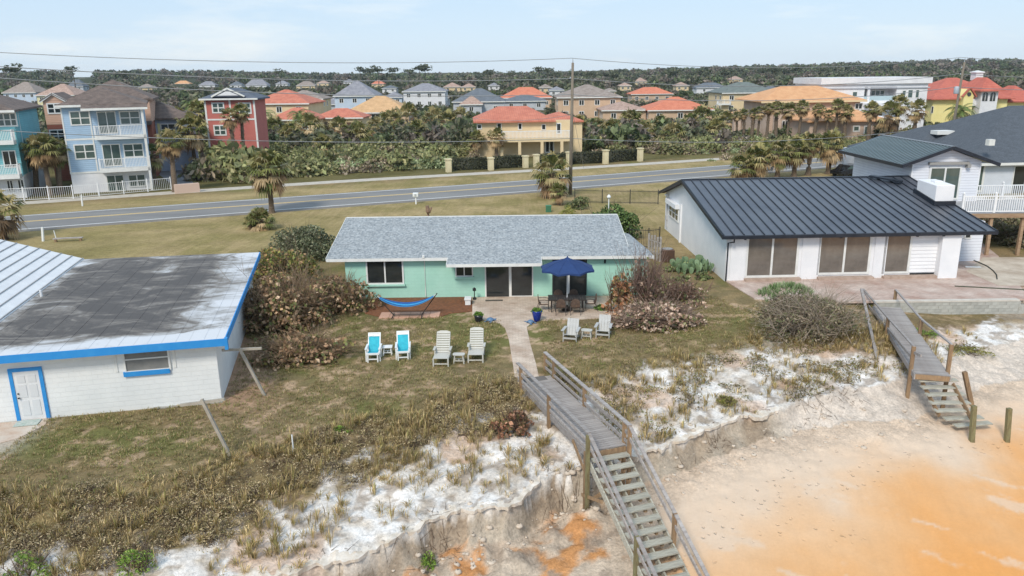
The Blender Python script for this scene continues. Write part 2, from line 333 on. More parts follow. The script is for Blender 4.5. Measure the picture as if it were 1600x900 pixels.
def ground(x,y):
    """height and land-cover coordinates at world points"""
    (ya,za),(yb,zb),(yc,zc),(yd,zd)=cols(x)
    yc=np.minimum(yc,yb-.5); 
    yd=np.minimum(yd,yc-.45)
    y=np.asarray(y,float)
    def seg(y0,z0,y1,z1): t=np.clip((y-y0)/(y1-y0),0,1); return z0+(z1-z0)*t
    z=np.where(y>ya,za*sstep(42.4,42.15,y),np.where(y>yb,seg(yb,zb,ya,za*1.),np.where(y>yc,seg(yc,zc,yb,zb),0)))
    t=np.clip((yc-y)/(yc-yd),0,1); ee=.24+.5*sstep(9,13,x); face=zc+(zd-zc)*(t**ee*.8+t*.2)
    ye=12.; beach=zd-(yd-y)*.115
    z=np.where(y>yc,z,np.where(y>yd,face,beach))
    # roughness
    duny=sstep(ya+.5,yb,y)*1.; below=(y<yd)
    z=z+duny*(y>yc)*(fbm(x*1.1,y*1.1,4)*.16+fbm(x*4,y*4,2)*.05)
    rub=np.where(y<yc,np.clip(1-(yd-y)/3.5,0,1),0)*np.where(x<3.2,1.6,.55)
    z=z+rub*(np.abs(fbm(x*.8+9,y*.8,4))*.55+fbm(x*3,y*3,3)*.12-.12)
    z=z+np.where(y<=yd,fbm(x*.5,y*.5,3)*.05,0)
    return z,(ya,yb,yc,yd)
fx0,fx1,fy0,fy1,dx=-27.,42.,13.,47.,.115
gx=np.arange(fx0,fx1,dx); gy=np.arange(fy0,fy1,dx)
ox=np.array([60,90,150,300,600,1200,2500,5000,9000.]); xs=np.concatenate([(-ox[::-1]+fx0+0),np.arange(fx0-28,fx0,4.),gx,np.arange(fx1+1,fx1+40,4.),ox+fx1])
ys=np.concatenate([[-3000,-800,-200,-50,-10],np.arange(-4,fy0,1.5),gy,np.arange(fy1,130,1.5),np.arange(130,900,30.),np.arange(900,4000,150.),[5000,9000]])
X,Y=np.meshgrid(xs,ys); Z,(ya,yb,yc,yd)=ground(X,Y)
Z=np.where(Y<0,np.minimum(Z,-4.2),Z)
# low wooded ridges far away (left, right)
hill=11*sstep(500,1300,Y)*(sstep(-100,-700,X)*.9+sstep(60,700,X)*1.+.0)+fbm(X/260,Y/260,3)*3*sstep(400,900,Y)
Z=Z+hill
def H_at(x,y): 
    return float(ground(np.array([x]),np.array([y]))[0][0])
def hills(x,y): return 11*sstep(500,1300,y)*(sstep(-100,-700,x)*.9+sstep(60,700,x)*1.+.0)+fbm(x/260,y/260,3)*3*sstep(400,900,y)
P_=lambda *c: np.array(lin(c))
n1=fbm(X*.35,Y*.35,4); n2=fbm(X*1.7+40,Y*1.7,4); n3=fbm(X*5,Y*5+7,3)
def mixc(A,B,f): return A*(1-f[...,None])+B*f[...,None]
lawn=mixc(P_(138,122,92)+0*X[...,None],P_(126,116,80),np.clip(.5+n1*1.6,0,1))
lawn=mixc(lawn,P_(158,136,100),np.clip(.25+n2*1.4,0,.8))
# greener turf behind the old white house and near the patios, tan verge by the road
gr=sstep(.1,.45,n1+.35*np.exp(-((X+29)/11)**2-((Y-58)/8)**2)+.18*np.exp(-((X-4)/9)**2-((Y-38)/4)**2)+.25*np.exp(-((X-30)/10)**2-((Y-80)/10)**2))
lawn=mixc(lawn,P_(112,118,66),gr*.55)
# bare sandy patches in the yard
bare=sstep(.13,.33,n2+.30*fbm(X*.6+5,Y*.6,3)-.06+.1*np.exp(-((X+6)/5)**2-((Y-38)/3)**2))*(Y<43)*(Y>24)
lawn=mixc(lawn,P_(196,168,140),bare*.8)
dirt=np.exp(-(((X+12.2)*.96+(Y-34)*.26)/1.3)**4-((Y-33.5)/5)**4); lawn=mixc(lawn,P_(186,152,128),np.clip(dirt*1.2+dirt*n2,0,1)*.9)
verge=sstep(60,68,Y-X*.42-12*0)*1.; verge=sstep(66,71,Y-.44*X+8)*sstep(104,99,Y-.44*X); tan=mixc(P_(176,156,116)+0*X[...,None],P_(146,134,90),np.clip(.5+n1*1.5+n3*.5,0,1))
lawn=mixc(lawn,tan,verge)
east=sstep(3,7,X)*sstep(52,56,Y)*sstep(90,80,Y); lawn=mixc(lawn,tan,east*.6)
brown=sstep(yb+4.5,yb,Y); brush=mixc(P_(124,106,78)+0*X[...,None],P_(148,130,94),np.clip(.5+n2*2,0,1))
col=mixc(lawn,brush,np.clip(brown*1.1,0,1))
sand=mixc(P_(240,236,232)+0*X[...,None],P_(216,204,190),np.clip(.3+n2*1.6,0,1))
sandf=sstep(yb+.9,yb-.5,Y+n2*2.6)+0*X; rightpatch=(X>2.4)*sstep(-.1,.12,n2*.9+n1*.5+.03)*sstep(ya+.3,yb,Y); sandf=np.clip(sandf+rightpatch,0,1)
litter=sstep(.0,.25,fbm(X*2.4+3,Y*2.4,4))*.6; sand=mixc(sand,P_(150,128,104),litter)
ora=sstep(.22,.4,fbm(X*.5+8,Y*.5+2,2)+.0); sand=mixc(sand,P_(214,178,148),ora*.6)
col=mixc(col,sand,sandf)
face=(Y<yc)&(Y>yd); fc=mixc(P_(190,176,160)+0*X[...,None],P_(160,140,120),np.clip(.5+n3*1.4+n2,0,1)); fc=mixc(fc,P_(212,200,186),sstep(.4,1,(yc-Y)/(yc-yd+1e-6)))
fc=mixc(P_(192,178,160)+0*X[...,None],P_(168,150,130),np.clip(.5+fbm(X*.9,Y*.2,3)*2,0,1)); fc=mixc(fc,P_(216,202,188)+0*X[...,None],sstep(10.5,13,X+n1*2)); col=np.where(face[...,None],fc,col)
d=yd-Y; be=mixc(P_(216,194,172)+0*X[...,None],P_(220,184,148),sstep(1.5,6,d+n1*2)); u=X*.35-(Y-25)*.9 # towards the water it turns orange
be=mixc(be,P_(218,170,122),sstep(3.4,8.5,d+n1*2.4+X*.12-.4)); be=mixc(be,P_(222,158,94),sstep(8,15,d+X*.26+n1*3.4)); 
be=mixc(be,P_(218,196,174),sstep(.26,.46,fbm(X*.45+3,Y*1.1+X*.5,4)+n3*.1)*.6*(d>3)*(X>5))
lf=(X<5.0); rubc=mixc(P_(206,188,168)+0*X[...,None],P_(206,150,100),sstep(.08,.32,fbm(X*.9+2,Y*.9+5,4))); rubc=mixc(rubc,P_(168,152,136),sstep(.1,.3,fbm(X*1.6,Y*1.6+30,4))*.8)
be=mixc(be,rubc,sstep(5.6,3.2,X)*sstep(-.2,.2,d)); col=np.where((Y<=yd)[...,None],be,col)
# pale bare soil right of the white house
so=np.clip(np.exp(-((X-37)/9)**4-((Y-45)/5.5)**4)*1.3,0,1)*(X>27); col=mixc(col,mixc(P_(206,196,186)+0*X[...,None],P_(186,160,140),np.clip(.5+n2*2,0,1)),so*(Y>yb))
col=mixc(col,P_(206,196,182),np.exp(-((X+19.6)/1.9)**4-((Y-26.2)/2.0)**4)*(Y>22))
# beyond the road: dark thicket floor, further off plain scrub
fr=sstep(104,108,Y-.44*X); col=mixc(col,mixc(P_(96,92,58)+0*X[...,None],P_(120,112,76),np.clip(.5+n1,0,1)),fr)
col=mixc(col,P_(74,78,56),sstep(180,330,Y)); 
GM=attr_mat('ground_cover',.95,0,9,.30,.06,9,.05)
_t=GM.node_tree; _a=[n for n in _t.nodes if n.type=='ATTRIBUTE'][0]; _b=[n for n in _t.nodes if n.type=='BUMP'][0]; _L=_t.links.new
def _n(k,**kw):
    n=_t.nodes.new(k)
    for a,v in kw.items(): setattr(n,a,v)
    return n
_h0=_b.inputs['Height'].links[0].from_socket; _tc=_n('ShaderNodeTexCoord')
_m1=_n('ShaderNodeMath',operation='MULTIPLY'); _L(_h0,_m1.inputs[0]); _L(_a.outputs['Alpha'],_m1.inputs[1])
_w=_n('ShaderNodeTexWave',wave_type='BANDS',bands_direction='DIAGONAL'); _w.inputs['Scale'].default_value=.95; _w.inputs['Distortion'].default_value=2.2; _w.inputs['Detail'].default_value=2; _w.inputs['Detail Scale'].default_value=.7; _mp=_n('ShaderNodeMapping'); _mp.inputs['Rotation'].default_value=(0,0,R(62)); _mp.inputs['Scale'].default_value=(1,1,0); _L(_tc.outputs['Object'],_mp.inputs[0]); _L(_mp.outputs[0],_w.inputs['Vector'])
_v=_n('ShaderNodeTexVoronoi'); _v.inputs['Scale'].default_value=3.6; _nd=_n('ShaderNodeTexNoise'); _nd.inputs['Scale'].default_value=5; _vm=_n('ShaderNodeVectorMath',operation='MULTIPLY_ADD'); _L(_tc.outputs['Object'],_nd.inputs['Vector']); _L(_nd.outputs['Color'],_vm.inputs[0]); _vm.inputs[1].default_value=(.22,.22,0); _L(_tc.outputs['Object'],_vm.inputs[2]); _L(_vm.outputs[0],_v.inputs['Vector']); _vr=_n('ShaderNodeMapRange'); _L(_v.outputs['Distance'],_vr.inputs[0]); _vr.inputs[1].default_value=.05; _vr.inputs[2].default_value=.24; _vr.inputs[3].default_value=-1; _vr.inputs[4].default_value=0
_z=_n('ShaderNodeTexNoise'); _z.inputs['Scale'].default_value=.42; _z.inputs['Detail'].default_value=2; _L(_mp.outputs[0],_z.inputs['Vector']); _zr=_n('ShaderNodeMapRange'); _L(_z.outputs[0],_zr.inputs[0]); _zr.inputs[1].default_value=.48; _zr.inputs[2].default_value=.60
_tk=_n('ShaderNodeAttribute'); _tk.attribute_name='Track'; _m2=_n('ShaderNodeMath',operation='MULTIPLY'); _L(_vr.outputs[0],_m2.inputs[0]); _L(_tk.outputs['Fac'],_m2.inputs[1])
_m3=_n('ShaderNodeMath',operation='MULTIPLY_ADD'); _L(_w.outputs[0],_m3.inputs[0]); _m3.inputs[1].default_value=.30; _L(_m2.outputs[0],_m3.inputs[2])
_i=_n('ShaderNodeMath',operation='SUBTRACT'); _i.inputs[0].default_value=1; _L(_a.outputs['Alpha'],_i.inputs[1]); _m4=_n('ShaderNodeMath',operation='MULTIPLY'); _L(_m3.outputs[0],_m4.inputs[0]); _L(_i.outputs[0],_m4.inputs[1])
_m5=_n('ShaderNodeMath',operation='ADD'); _L(_m1.outputs[0],_m5.inputs[0]); _L(_m4.outputs[0],_m5.inputs[1]); _L(_m5.outputs[0],_b.inputs['Height'])
alpha=np.where(Y<yd,np.where(X>5,1-sstep(.3,2.2,yd-Y)*.85,1),1.)
nx,ny=len(xs),len(ys); ii=(np.arange(ny-1)[:,None]*nx+np.arange(nx-1)[None,:]).ravel(); q=np.stack([ii,ii+1,ii+1+nx,ii+nx],1)
gme=np_mesh('ground',np.stack([X.ravel(),Y.ravel(),Z.ravel()],1),q,col.reshape(-1,3),GM,True,alpha.ravel())
def dist_poly(pts,X,Y):
    D=np.full(X.shape,1e9)
    w=[G(a,b,-2.2) for a,b in pts]
    for p,q in zip(w[:-1],w[1:]):
        dx_,dy_=q.x-p.x,q.y-p.y; t=np.clip(((X-p.x)*dx_+(Y-p.y)*dy_)/(dx_*dx_+dy_*dy_),0,1); D=np.minimum(D,np.hypot(X-p.x-t*dx_,Y-p.y-t*dy_))
    return D
trk=0
for pl_,wd_ in(([(1050,870),(1120,812),(1200,768),(1290,722),(1345,700),(1420,690)],.42),([(1100,840),(1180,796),(1262,776),(1340,748),(1430,722),(1510,705)],.5),([(1020,770),(1110,730),(1190,712),(1250,706),(1330,695)],.3),([(1080,900),(1110,850),(1150,830),(1240,824),(1330,830)],.6),([(1270,780),(1400,735),(1480,712),(1600,700)],.5)): trk=np.maximum(trk,np.exp(-(dist_poly(pl_,X,Y)/wd_)**2))
_ta=gme.attributes.new('Track','FLOAT','POINT'); _ta.data.foreach_set('value',trk.ravel().astype(np.float32))
ground_o=struct(inst('ground',gme))
lip=MB(); rl=random.Random(9)
for x0_,x1_ in((-10.,.9),(3.6,11.2)):
    xx=np.arange(x0_,x1_,.11); yc_=cols(xx)[2][0]; yb2=cols(xx)[1][0]; yc_=np.minimum(yc_,yb2-.5); jj=np.array([rl.uniform(-.07,.07) for _ in xx])+fbm(xx*2.1,xx*0+8,3)*.22+np.round(fbm(xx*.8,xx*0+21,2)*3)*.07
    yo=yc_-.13+jj; yi=yc_+.32; zi=ground(xx,yi)[0]+.004; zo=np.minimum(ground(xx,yc_+.06)[0],zi+.05)+.012
    vs=[];fs=[]
    for i in range(len(xx)): vs+=[(xx[i],yi[i],zi[i]-.01),(xx[i],yo[i],zo[i]),(xx[i],yo[i]+.02,zo[i]-.10-.04*abs(jj[i])*10),(xx[i],yi[i],zi[i]-.3)]
    for i in range(len(xx)-1):
        a=i*4; b=a+4; fs+=[(a,a+1,b+1,b),(a+1,a+2,b+2,b+1),(a+2,a+3,b+3,b+2)]
    lip.add(vs,fs)
struct(lip.obj('dune_lip',mat('white_sand_lip',(232,224,214),(196,182,164),3,.95,.6,20)))
# ------------------------------------------------------------------ road and footpath
def strip(name,pts,off0,off1,z,m,t=.0):
    """ribbon following a centre line, between two sideways offsets"""
    p=np.array(pts,float); d=np.gradient(p,axis=0); d/=np.linalg.norm(d,axis=1)[:,None]; nn=np.stack([-d[:,1],d[:,0]],1); b=MB()
    a=p+nn*off0; c=p+nn*off1
    for i in range(len(p)-1):
        b.slab([(*a[i],z),(*a[i+1],z),(*c[i+1],z),(*c[i],z)],.05+t)
    return struct(b.obj(name,m))
yl=[tuple(G(a,b)[:2]) for a,b in((50,345.5),(400,320),(820,290.5),(1135,265.3))]
e0=np.array(yl[0])-np.array(yl[1]); e1=np.array(yl[3])-np.array(yl[2]); e0/=np.linalg.norm(e0); e1/=np.linalg.norm(e1)
RC=[tuple(np.array(yl[0])+e0*k) for k in(200,60,20)]+yl+[tuple(np.array(yl[3])+e1*k) for k in(20,60,300)]
_x=np.linspace(RC[0][0],RC[-1][0],60); _p=np.polyfit([p[0] for p in yl],[p[1] for p in yl],2)
_a=np.array(RC); _yy=np.interp(_x,_a[:,0],_a[:,1]); RC=np.stack([_x,_yy],1)
for _ in range(3): RC[1:-1,1]=(RC[:-2,1]+RC[1:-1,1]*2+RC[2:,1])/4
ASPH=mat('asphalt',(120,119,119),(138,136,133),.35,.85,.5,30,stretch=(.25,1,1)); ASPH2=mat('asphalt_shoulder',(112,108,104),(134,126,116),1.2,.9,.6,30)
YEL=mat('yellow_paint',(232,196,120),(206,178,120),3,.7); WHP=mat('road_white_paint',(232,232,230),(206,206,204),3,.7)
CONC=mat('concrete',(198,190,178),(176,168,156),1.2,.9,.3,20)
strip('road_shoulder',RC,-5.6,4.15,.006,ASPH2); strip('road',RC,-4.6,4.0,.011,ASPH)
strip('yellow_centre_line',RC,-.24,-.07,.015,YEL); strip('yellow_centre_line',RC,.07,.24,.015,YEL)
strip('white_edge_line',RC,-4.30,-4.10,.015,WHP); strip('white_edge_line',RC,3.55,3.75,.015,WHP)
sw=[tuple((G(a,b)+G(a,c))[:2]) for a,b,c in()]
SWN=np.array([tuple(G(a,b)[:2]) for a,b in((40,320),(270,304),(500,287.5),(720,275),(900,265.5),(1140,249))]); SWF=np.array([tuple(G(a,b)[:2]) for a,b in((40,314.5),(270,298.5),(500,282.5),(720,270.5),(900,261.5),(1140,246))])
mid=(SWN+SWF)/2; a0=mid[0]+(mid[0]-mid[1])/np.linalg.norm(mid[0]-mid[1])*120; a1=mid[-1]+(mid[-1]-mid[-2])/np.linalg.norm(mid[-1]-mid[-2])*200
FP=np.vstack([a0,mid,a1]); _x=np.linspace(FP[0,0],FP[-1,0],50); FP=np.stack([_x,np.interp(_x,FP[:,0],FP[:,1])],1)
for _ in range(3): FP[1:-1,1]=(FP[:-2,1]+FP[1:-1,1]*2+FP[2:,1])/4
strip('footpath',FP,-1.15,1.15,.03,CONC)
# side lane between the blue house and the thicket
sl=[tuple(G(a,b)[:2]) for a,b in((285,303),(262,272),(300,262))]
SLN=mat('side_lane_asphalt',(120,120,124),(134,134,136),.6,.9)
b=MB(); c0=G(283,300);c1=G(292,300);
b.slab([tuple(G(268,288)[:2])+(.009,),tuple(G(300,290)[:2])+(.009,),tuple(G(312,262)[:2])+(.009,),tuple(G(235,262)[:2])+(.009,)],.03); struct(b.obj('side_lane',SLN))
# ------------------------------------------------------------------ paved patios
PAV=mat('patio_pavers',(222,204,186),(180,156,136),.7,.85,.5,14,kind='paver',p=(.3,.15,.006,.86,.62))
PAV2=mat('patio_pavers_pink',(214,196,184),(180,150,136),.6,.85,.5,14,kind='paver',p=(.3,.15,.006,.84,.62))
def px_slab(name,pts,z,m,t=.08,fn=None):
    b=MB(); p=[tuple(G(a,c,z)) for a,c in pts]; 
    if sum((p[i-1][0]*p[i][1]-p[i][0]*p[i-1][1]) for i in range(len(p)))<0: p=p[::-1]
    b.slab(p,t); return struct(b.obj(name,m))
px_slab('patio',[(738,464),(738,492),(762,502),(778,504),(789,512),(795,530),(802,572),(804,589),(842,589),(838,570),(828,535),(823,511),(833,502),(860,500),(950,497),(975,480),(975,462)],.03,PAV)
px_slab('mulch_bed',[(570,489),(584,462),(737,464),(738,486),(705,489),(690,494),(590,494)],.035,mat('pine_mulch',(138,88,56),(102,66,44),6,.95,1.6,30))
px_slab('paved_terrace',[(1131,437),(1180,467),(1240,472),(1352,471),(1600,467),(1600,455),(1560,400),(1536,380),(1500,380),(1490,430),(1131,432)],.05,PAV2,.1)
px_slab('concrete_pad',[(1536,402),(1510,424),(1560,446),(1640,446),(1640,410),(1600,402)],.062,mat('sandy_concrete',(204,192,176),(172,156,138),.8,.9,.4,12),.02)
b=MB(); 
px_slab('door_slab',[(-30,664),(20,659),(78,652),(70,664),(30,684),(-30,700)],.03,mat('sandy_slab',(206,196,184),(186,160,140),1.2,.9,.4,12),.06)
# ================================================================== BUILDING HELPERS
WHITE=mat('white_trim',(226,226,222),(212,212,210),2,.6); GLASS=mat('window_glass',(34,38,40),(52,56,56),.6,.06,spec=.7)
GLASSG=mat('green_window_glass',(58,78,74),(84,100,96),.5,.06,spec=.7); BLACKM=mat('black_metal',(34,36,38),(44,46,48),3,.5)
_WC={}
def win(parent,x,y,z,w_,h_,rz=0,cols=2,rows=1,fw=.07,fm=None,gm=None,name='window',sill=None,label=None,cells=False,deep=.07):
    fm=fm or WHITE; gm=gm or GLASS; k=(round(w_,2),round(h_,2),cols,rows,fw,fm.name,gm.name,cells,deep)
    if k not in _WC:
        b=MB(); b.box(0,fw,-deep,0.01,0,h_).box(w_-fw,w_,-deep,0.01,0,h_).box(fw,w_-fw,-deep,0.01,0,fw).box(fw,w_-fw,-deep,.01,h_-fw,h_)
        for i in range(1,cols): c=w_*i/cols; b.box(c-fw*.45,c+fw*.45,-deep*.85,0,fw,h_-fw)
        for i in range(1,rows): c=h_*i/rows; b.box(fw,w_-fw,-deep*.7,0,c-fw*.35,c+fw*.35)
        if cells:
            cw=w_/cols; p=[(MB().box(fw*.5 if i==0 else 0,cw-(fw*.5 if i==cols-1 else 0),-.02,0.005,fw*.5,h_-fw*.5).mesh('pane',gm),i*cw) for i in range(cols)]
        else: p=[(MB().box(fw*.5,w_-fw*.5,-.02,.005,fw*.5,h_-fw*.5).mesh('pane',gm),0)]
        _WC[k]=(b.mesh('window_frame',fm),p)
    fr,ps=_WC[k]; o=inst(name,fr,parent,(x,y,z),(0,0,rz))
    if label: o['label']=label
    for me,dx_ in ps: inst('pane',me,o,(dx_,0,0))
    if sill: MB().box(-.06,w_+.06,-.16,.0,-.1,0).obj('sill',sill,o)
    return o
class House:
    def __init__(s,name,label,cat,x,y,rz=0,z=0,group=None): s.o=thing(name,label,cat,(x,y,z),rz,group); s.x,s.y,s.rz,s.z=x,y,rz,z
    def loc(s,X,Y):  # world -> local
        c,n=math.cos(s.rz),math.sin(s.rz); a,b=X-s.x,Y-s.y; return a*c+b*n,-a*n+b*c
    def front(s,px,py,yl=0): # pixel on a front-facing plane at local depth yl -> local x, z
        c,n=math.cos(s.rz),math.sin(s.rz); u,z=OnWall(px,py,s.x-n*yl,s.y+c*yl,s.rz); return u,z-s.z
    def side(s,px,py,xl=0): # pixel on a side plane at local x
        c,n=math.cos(s.rz),math.sin(s.rz); u,z=OnWall(px,py,s.x+c*xl,s.y+n*xl,s.rz+math.pi/2); return u,z-s.z
    def winpx(s,x0,y0,x1,y1,yl=0,**k):
        a,zt=s.front(x0,y0,yl); b,_=s.front(x1,y0,yl); c,zb=s.front((x0+x1)/2,y1,yl); _,zt=s.front((x0+x1)/2,y0,yl)
        return win(s.o,a,yl,zb,b-a,zt-zb,**k)
def ribs(parent,name,me_m,p0,dirv,n,step,length_vec,w_=.045,h_=.05):
    """raised seams: one shared mesh, one object each"""
    lv=Vector(length_vec); me=MB().bar((0,0,0),lv,w_,h_).mesh(name,me_m); d=Vector(dirv)
    for i in range(n): inst(name,me,parent,Vector(p0)+d*step*i)
# ================================================================== MINT BUNGALOW
MINT=mat('mint_render',(172,216,200),(160,207,190),.7,.85,.35,22,kind='brick',p=(.4,.2,.006,.975,.93))
SHIN=mat('grey_shingles',(186,190,192),(132,140,146),7,.9,.7,40,kind='shingle',p=(.32,.28,.012,.80,.74),detail=3)
h=House('mint_bungalow','low mint green bungalow with pale grey shingle roof behind the paved patio','house',-9.65,44.1)
ho=h.o; slope=(3.72-2.52)/6.25; W_=16.35
b=MB(); prof=[(0,0),(0,2.5),(5.85,3.6),(11.7,2.5),(11.7,0)]
vs=[(x,y,z) for x in(0,W_) for y,z in prof]; b.add(vs,[(0,1,2,3,4),(9,8,7,6,5)]+[(i,i+5,(i+1)%5+5,(i+1)%5) for i in range(5)])
b.obj('wall',MINT,ho); MB().box(W_,W_+1.2,.003,4.4,0,2.33).obj('side_extension',MINT,ho)
rf=MB(); rf.add([(x,y,z-t) for t in(0,.1) for x in(-.95,W_+.12) for y,z in((-.42,2.5),(5.85,3.74),(12.1,2.5))],[(0,3,4,1),(1,4,5,2),(6,7,10,9),(7,8,11,10),(0,1,7,6),(1,2,8,7),(3,9,10,4),(4,10,11,5),(0,6,9,3),(2,5,11,8)])
# porch part of the roof runs on lower over the sliding door
xa,_=h.front(698,413,-1.3); xb,_=h.front(846,411,-1.3); zp=2.5-slope*.93
rf.add([(xa,-.42,2.503),(xb,-.42,2.503),(xb,-1.35,zp),(xa,-1.35,zp),(xa,-.42,2.403),(xb,-.42,2.403),(xb,-1.35,zp-.1),(xa,-1.35,zp-.1)],[(0,3,2,1),(4,5,6,7),(0,4,7,3),(1,2,6,5),(2,3,7,6),(0,1,5,4)])
R_=rf.obj('roof',SHIN,ho)
sh=MB()
def courses(x0,x1,y0,y1,z0,z1):
    L_=math.hypot(y1-y0,z1-z0); n=int(L_/.28); rng=random.Random(3)
    for i in range(n):
        t0=i/n;t1=(i+1)/n+.02; ya,yb=y0+(y1-y0)*t0,y0+(y1-y0)*t1; za,zb=z0+(z1-z0)*t0,z0+(z1-z0)*t1; xx=x0
        while xx<x1-.01:
            xe=min(x1,xx+rng.choice((.24,.32,.4,.5))); u=.008+rng.random()*.012
            sh.add([(xx,ya,za+u),(xe,ya,za+u),(xe,yb,zb+.002),(xx,yb,zb+.002),(xx,ya,za),(xe,ya,za)],[(0,1,2,3),(4,5,1,0)]); xx=xe
courses(-.95,W_+.12,-.42,5.85,2.5,3.74); courses(xa,xb,-1.35,-.42,zp,2.5)
so_=sh.obj('roof_shingles',SHIN,R_); so_['kind']='stuff'
b=MB().add([(W_+.125,-.42,2.49),(W_+1.45,-.42,2.44),(W_+1.38,1.1,2.46),(W_+.75,4.6,2.72),(W_+.125,4.6,2.9)]+[(W_+.125,-.42,2.39),(W_+1.45,-.42,2.34),(W_+1.38,1.1,2.36),(W_+.75,4.6,2.62),(W_+.125,4.6,2.8)],[(0,1,2,3,4),(9,8,7,6,5)]+[(i,i+5,(i+1)%5+5,(i+1)%5) for i in range(5)])
b.obj('side_roof',SHIN,ho)
TR=WHITE
def board(a,b_,hh=.17,t=.03,up=(0,0,1),nm='fascia',par=None,m=None): return MB().bar(a,b_,t,hh,up).obj(nm,m or TR,par or ho)
board((-.95,-.44,2.41),(xa,-.44,2.41)); board((xb,-.44,2.41),(W_+1.45,-.44,2.385)); board((xa,-1.37,zp-.08),(xb,-1.37,zp-.08))
board((xa-.02,-.44,2.40),(xa-.02,-1.37,zp-.09)); board((xb+.02,-.44,2.40),(xb+.02,-1.37,zp-.09))
board((-.97,-.44,2.45),(-.97,5.85,3.69)); board((-.95,5.87,3.76),(W_+.12,5.87,3.76),.035,.12,nm='ridge_cap'); board((W_+.14,.8,2.75),(W_+.14,5.85,3.69),.14)
h.winpx(571,406,630,444,cols=2,sill=MINT,cells=True,fw=.09); h.winpx(711,413,739,432,cols=2,sill=MINT,fw=.07)
h.winpx(757,410.5,797,465.5,cols=1,name='sliding_door',fw=.08,gm=GLASS); h.winpx(797,410.5,833,463.5,cols=1,name='sliding_door',fw=.07)
o=h.winpx(863,401,917,461,cols=2,name='sliding_door',fm=mat('dark_door_frame',(38,40,44),(30,32,34),2,.4),fw=.10,cells=True); MB().box(.9,1.0,-.12,-.07,.1,2.1).obj('door_stile',WHITE,o)
xd,zd=h.front(663,403); MB().tube([(xd,-.04,0.1),(xd,-.04,2.45),(xd-.02,-.5,2.62)],.03,6).obj('downpipe',WHITE,ho)
MB().box(xd-.06,xd+.06,-.5,-.36,2.5,2.66).obj('vent_pipe',WHITE,ho)
xl,zl=h.front(945,408); MB().box(xl-.05,xl+.05,-.12,0,zl-.1,zl+.1).obj('wall_lamp',BLACKM,ho); MB().box(xl-.02,xl+.02,-.04,0,.9,zl-.1).obj('conduit',MINT,ho)
# ================================================================== WHITE HOUSE WITH BLUE TRIM (left)
PBR=mat('painted_white_block',(228,229,228),(218,220,220),.8,.8,.5,10,kind='brick',p=(.4,.2,.012,.99,.975)); BLUE=mat('bright_blue_paint',(38,136,206),(60,152,214),2.2,.6,lo=.45,hi=.9)
rz=math.atan2(29.3-27.6,7.8); h=House('white_block_house','white painted block house with bright blue trim and stained flat roof','house',-11.75,29.3,rz); ho=h.o
b=MB(); z1=2.5; b.box(-16,0,0,14.3,-.35,z1+.12); b.obj('wall',PBR,ho)
# membrane roof: weathered black and silver patches
rm=bpy.data.materials.new('weathered_roof_membrane'); rm.use_nodes=True; t=rm.node_tree; Nn=t.nodes.new; Ln=t.links.new; bs=t.nodes['Principled BSDF']; bs.inputs['Roughness'].default_value=.75
tc_=Nn('ShaderNodeTexCoord'); mp_=Nn('ShaderNodeMapping'); mp_.inputs['Scale'].default_value=(.7,1.2,1); Ln(tc_.outputs['Object'],mp_.inputs[0])
n1_=Nn('ShaderNodeTexNoise'); n1_.inputs['Scale'].default_value=.55; n1_.inputs['Detail'].default_value=10; n1_.inputs['Roughness'].default_value=.72; n1_.inputs['Distortion'].default_value=.9; Ln(mp_.outputs[0],n1_.inputs['Vector'])
sx_=Nn('ShaderNodeSeparateXYZ'); Ln(tc_.outputs['Object'],sx_.inputs[0])
def mth(op,a,b_=None,c=None):
    n=Nn('ShaderNodeMath'); n.operation=op
    for i,v in enumerate((a,b_,c)):
        if v is None: continue
        if hasattr(v,'links'): Ln(v,n.inputs[i])
        else: n.inputs[i].default_value=v
    return n.outputs[0]
def mrange(v,a,b_,c,d):
    n=Nn('ShaderNodeMapRange'); Ln(v,n.inputs[0]); n.inputs[1].default_value=a;n.inputs[2].default_value=b_;n.inputs[3].default_value=c;n.inputs[4].default_value=d; n.interpolation_type='SMOOTHSTEP'; return n.outputs[0]
edge=mth('ADD',mth('ADD',mrange(sx_.outputs[0],-2.6,.2,0,.18),mrange(sx_.outputs[1],1.3,.1,0,.26)),mth('ADD',mrange(sx_.outputs[0],-8.2,-9.0,0,.14),mrange(sx_.outputs[1],13.6,14.9,0,.06)))
fc_=mrange(mth('ADD',n1_.outputs[0],edge),.45,.80,0,1)
rp=Nn('ShaderNodeValToRGB'); Ln(fc_,rp.inputs[0]); e=rp.color_ramp.elements; e[0].color=(*lin((84,80,78)),1); e[1].color=(*lin((206,208,212)),1)
q_=e.new(.3); q_.color=(*lin((124,118,112)),1); q_=e.new(.6); q_.color=(*lin((160,159,158)),1)
fr_=mth('FRACT',mth('MULTIPLY',mth('ADD',sx_.outputs[0],.35),1/1.0)); ln_=mrange(mth('ABSOLUTE',mth('SUBTRACT',fr_,.5)),.0,.04,.86,1)
mm_=Nn('ShaderNodeMix'); mm_.data_type='RGBA'; mm_.blend_type='MULTIPLY'; mm_.inputs['Factor'].default_value=1; Ln(rp.outputs[0],mm_.inputs['A']); Ln(ln_,mm_.inputs['B']); Ln(mm_.outputs['Result'],bs.inputs['Base Color'])
bp_=Nn('ShaderNodeBump'); bp_.inputs['Distance'].default_value=.02; Ln(mth('ADD',ln_,mth('MULTIPLY',n1_.outputs[0],.5)),bp_.inputs['Height']); Ln(bp_.outputs[0],bs.inputs['Normal'])
xs_=-9.05
MB().slab([(xs_,-.55,2.84),(.45,-.55,2.84),(.45,15.1,2.84),(xs_,15.9,2.84)],.1).obj('flat_roof',rm,ho)
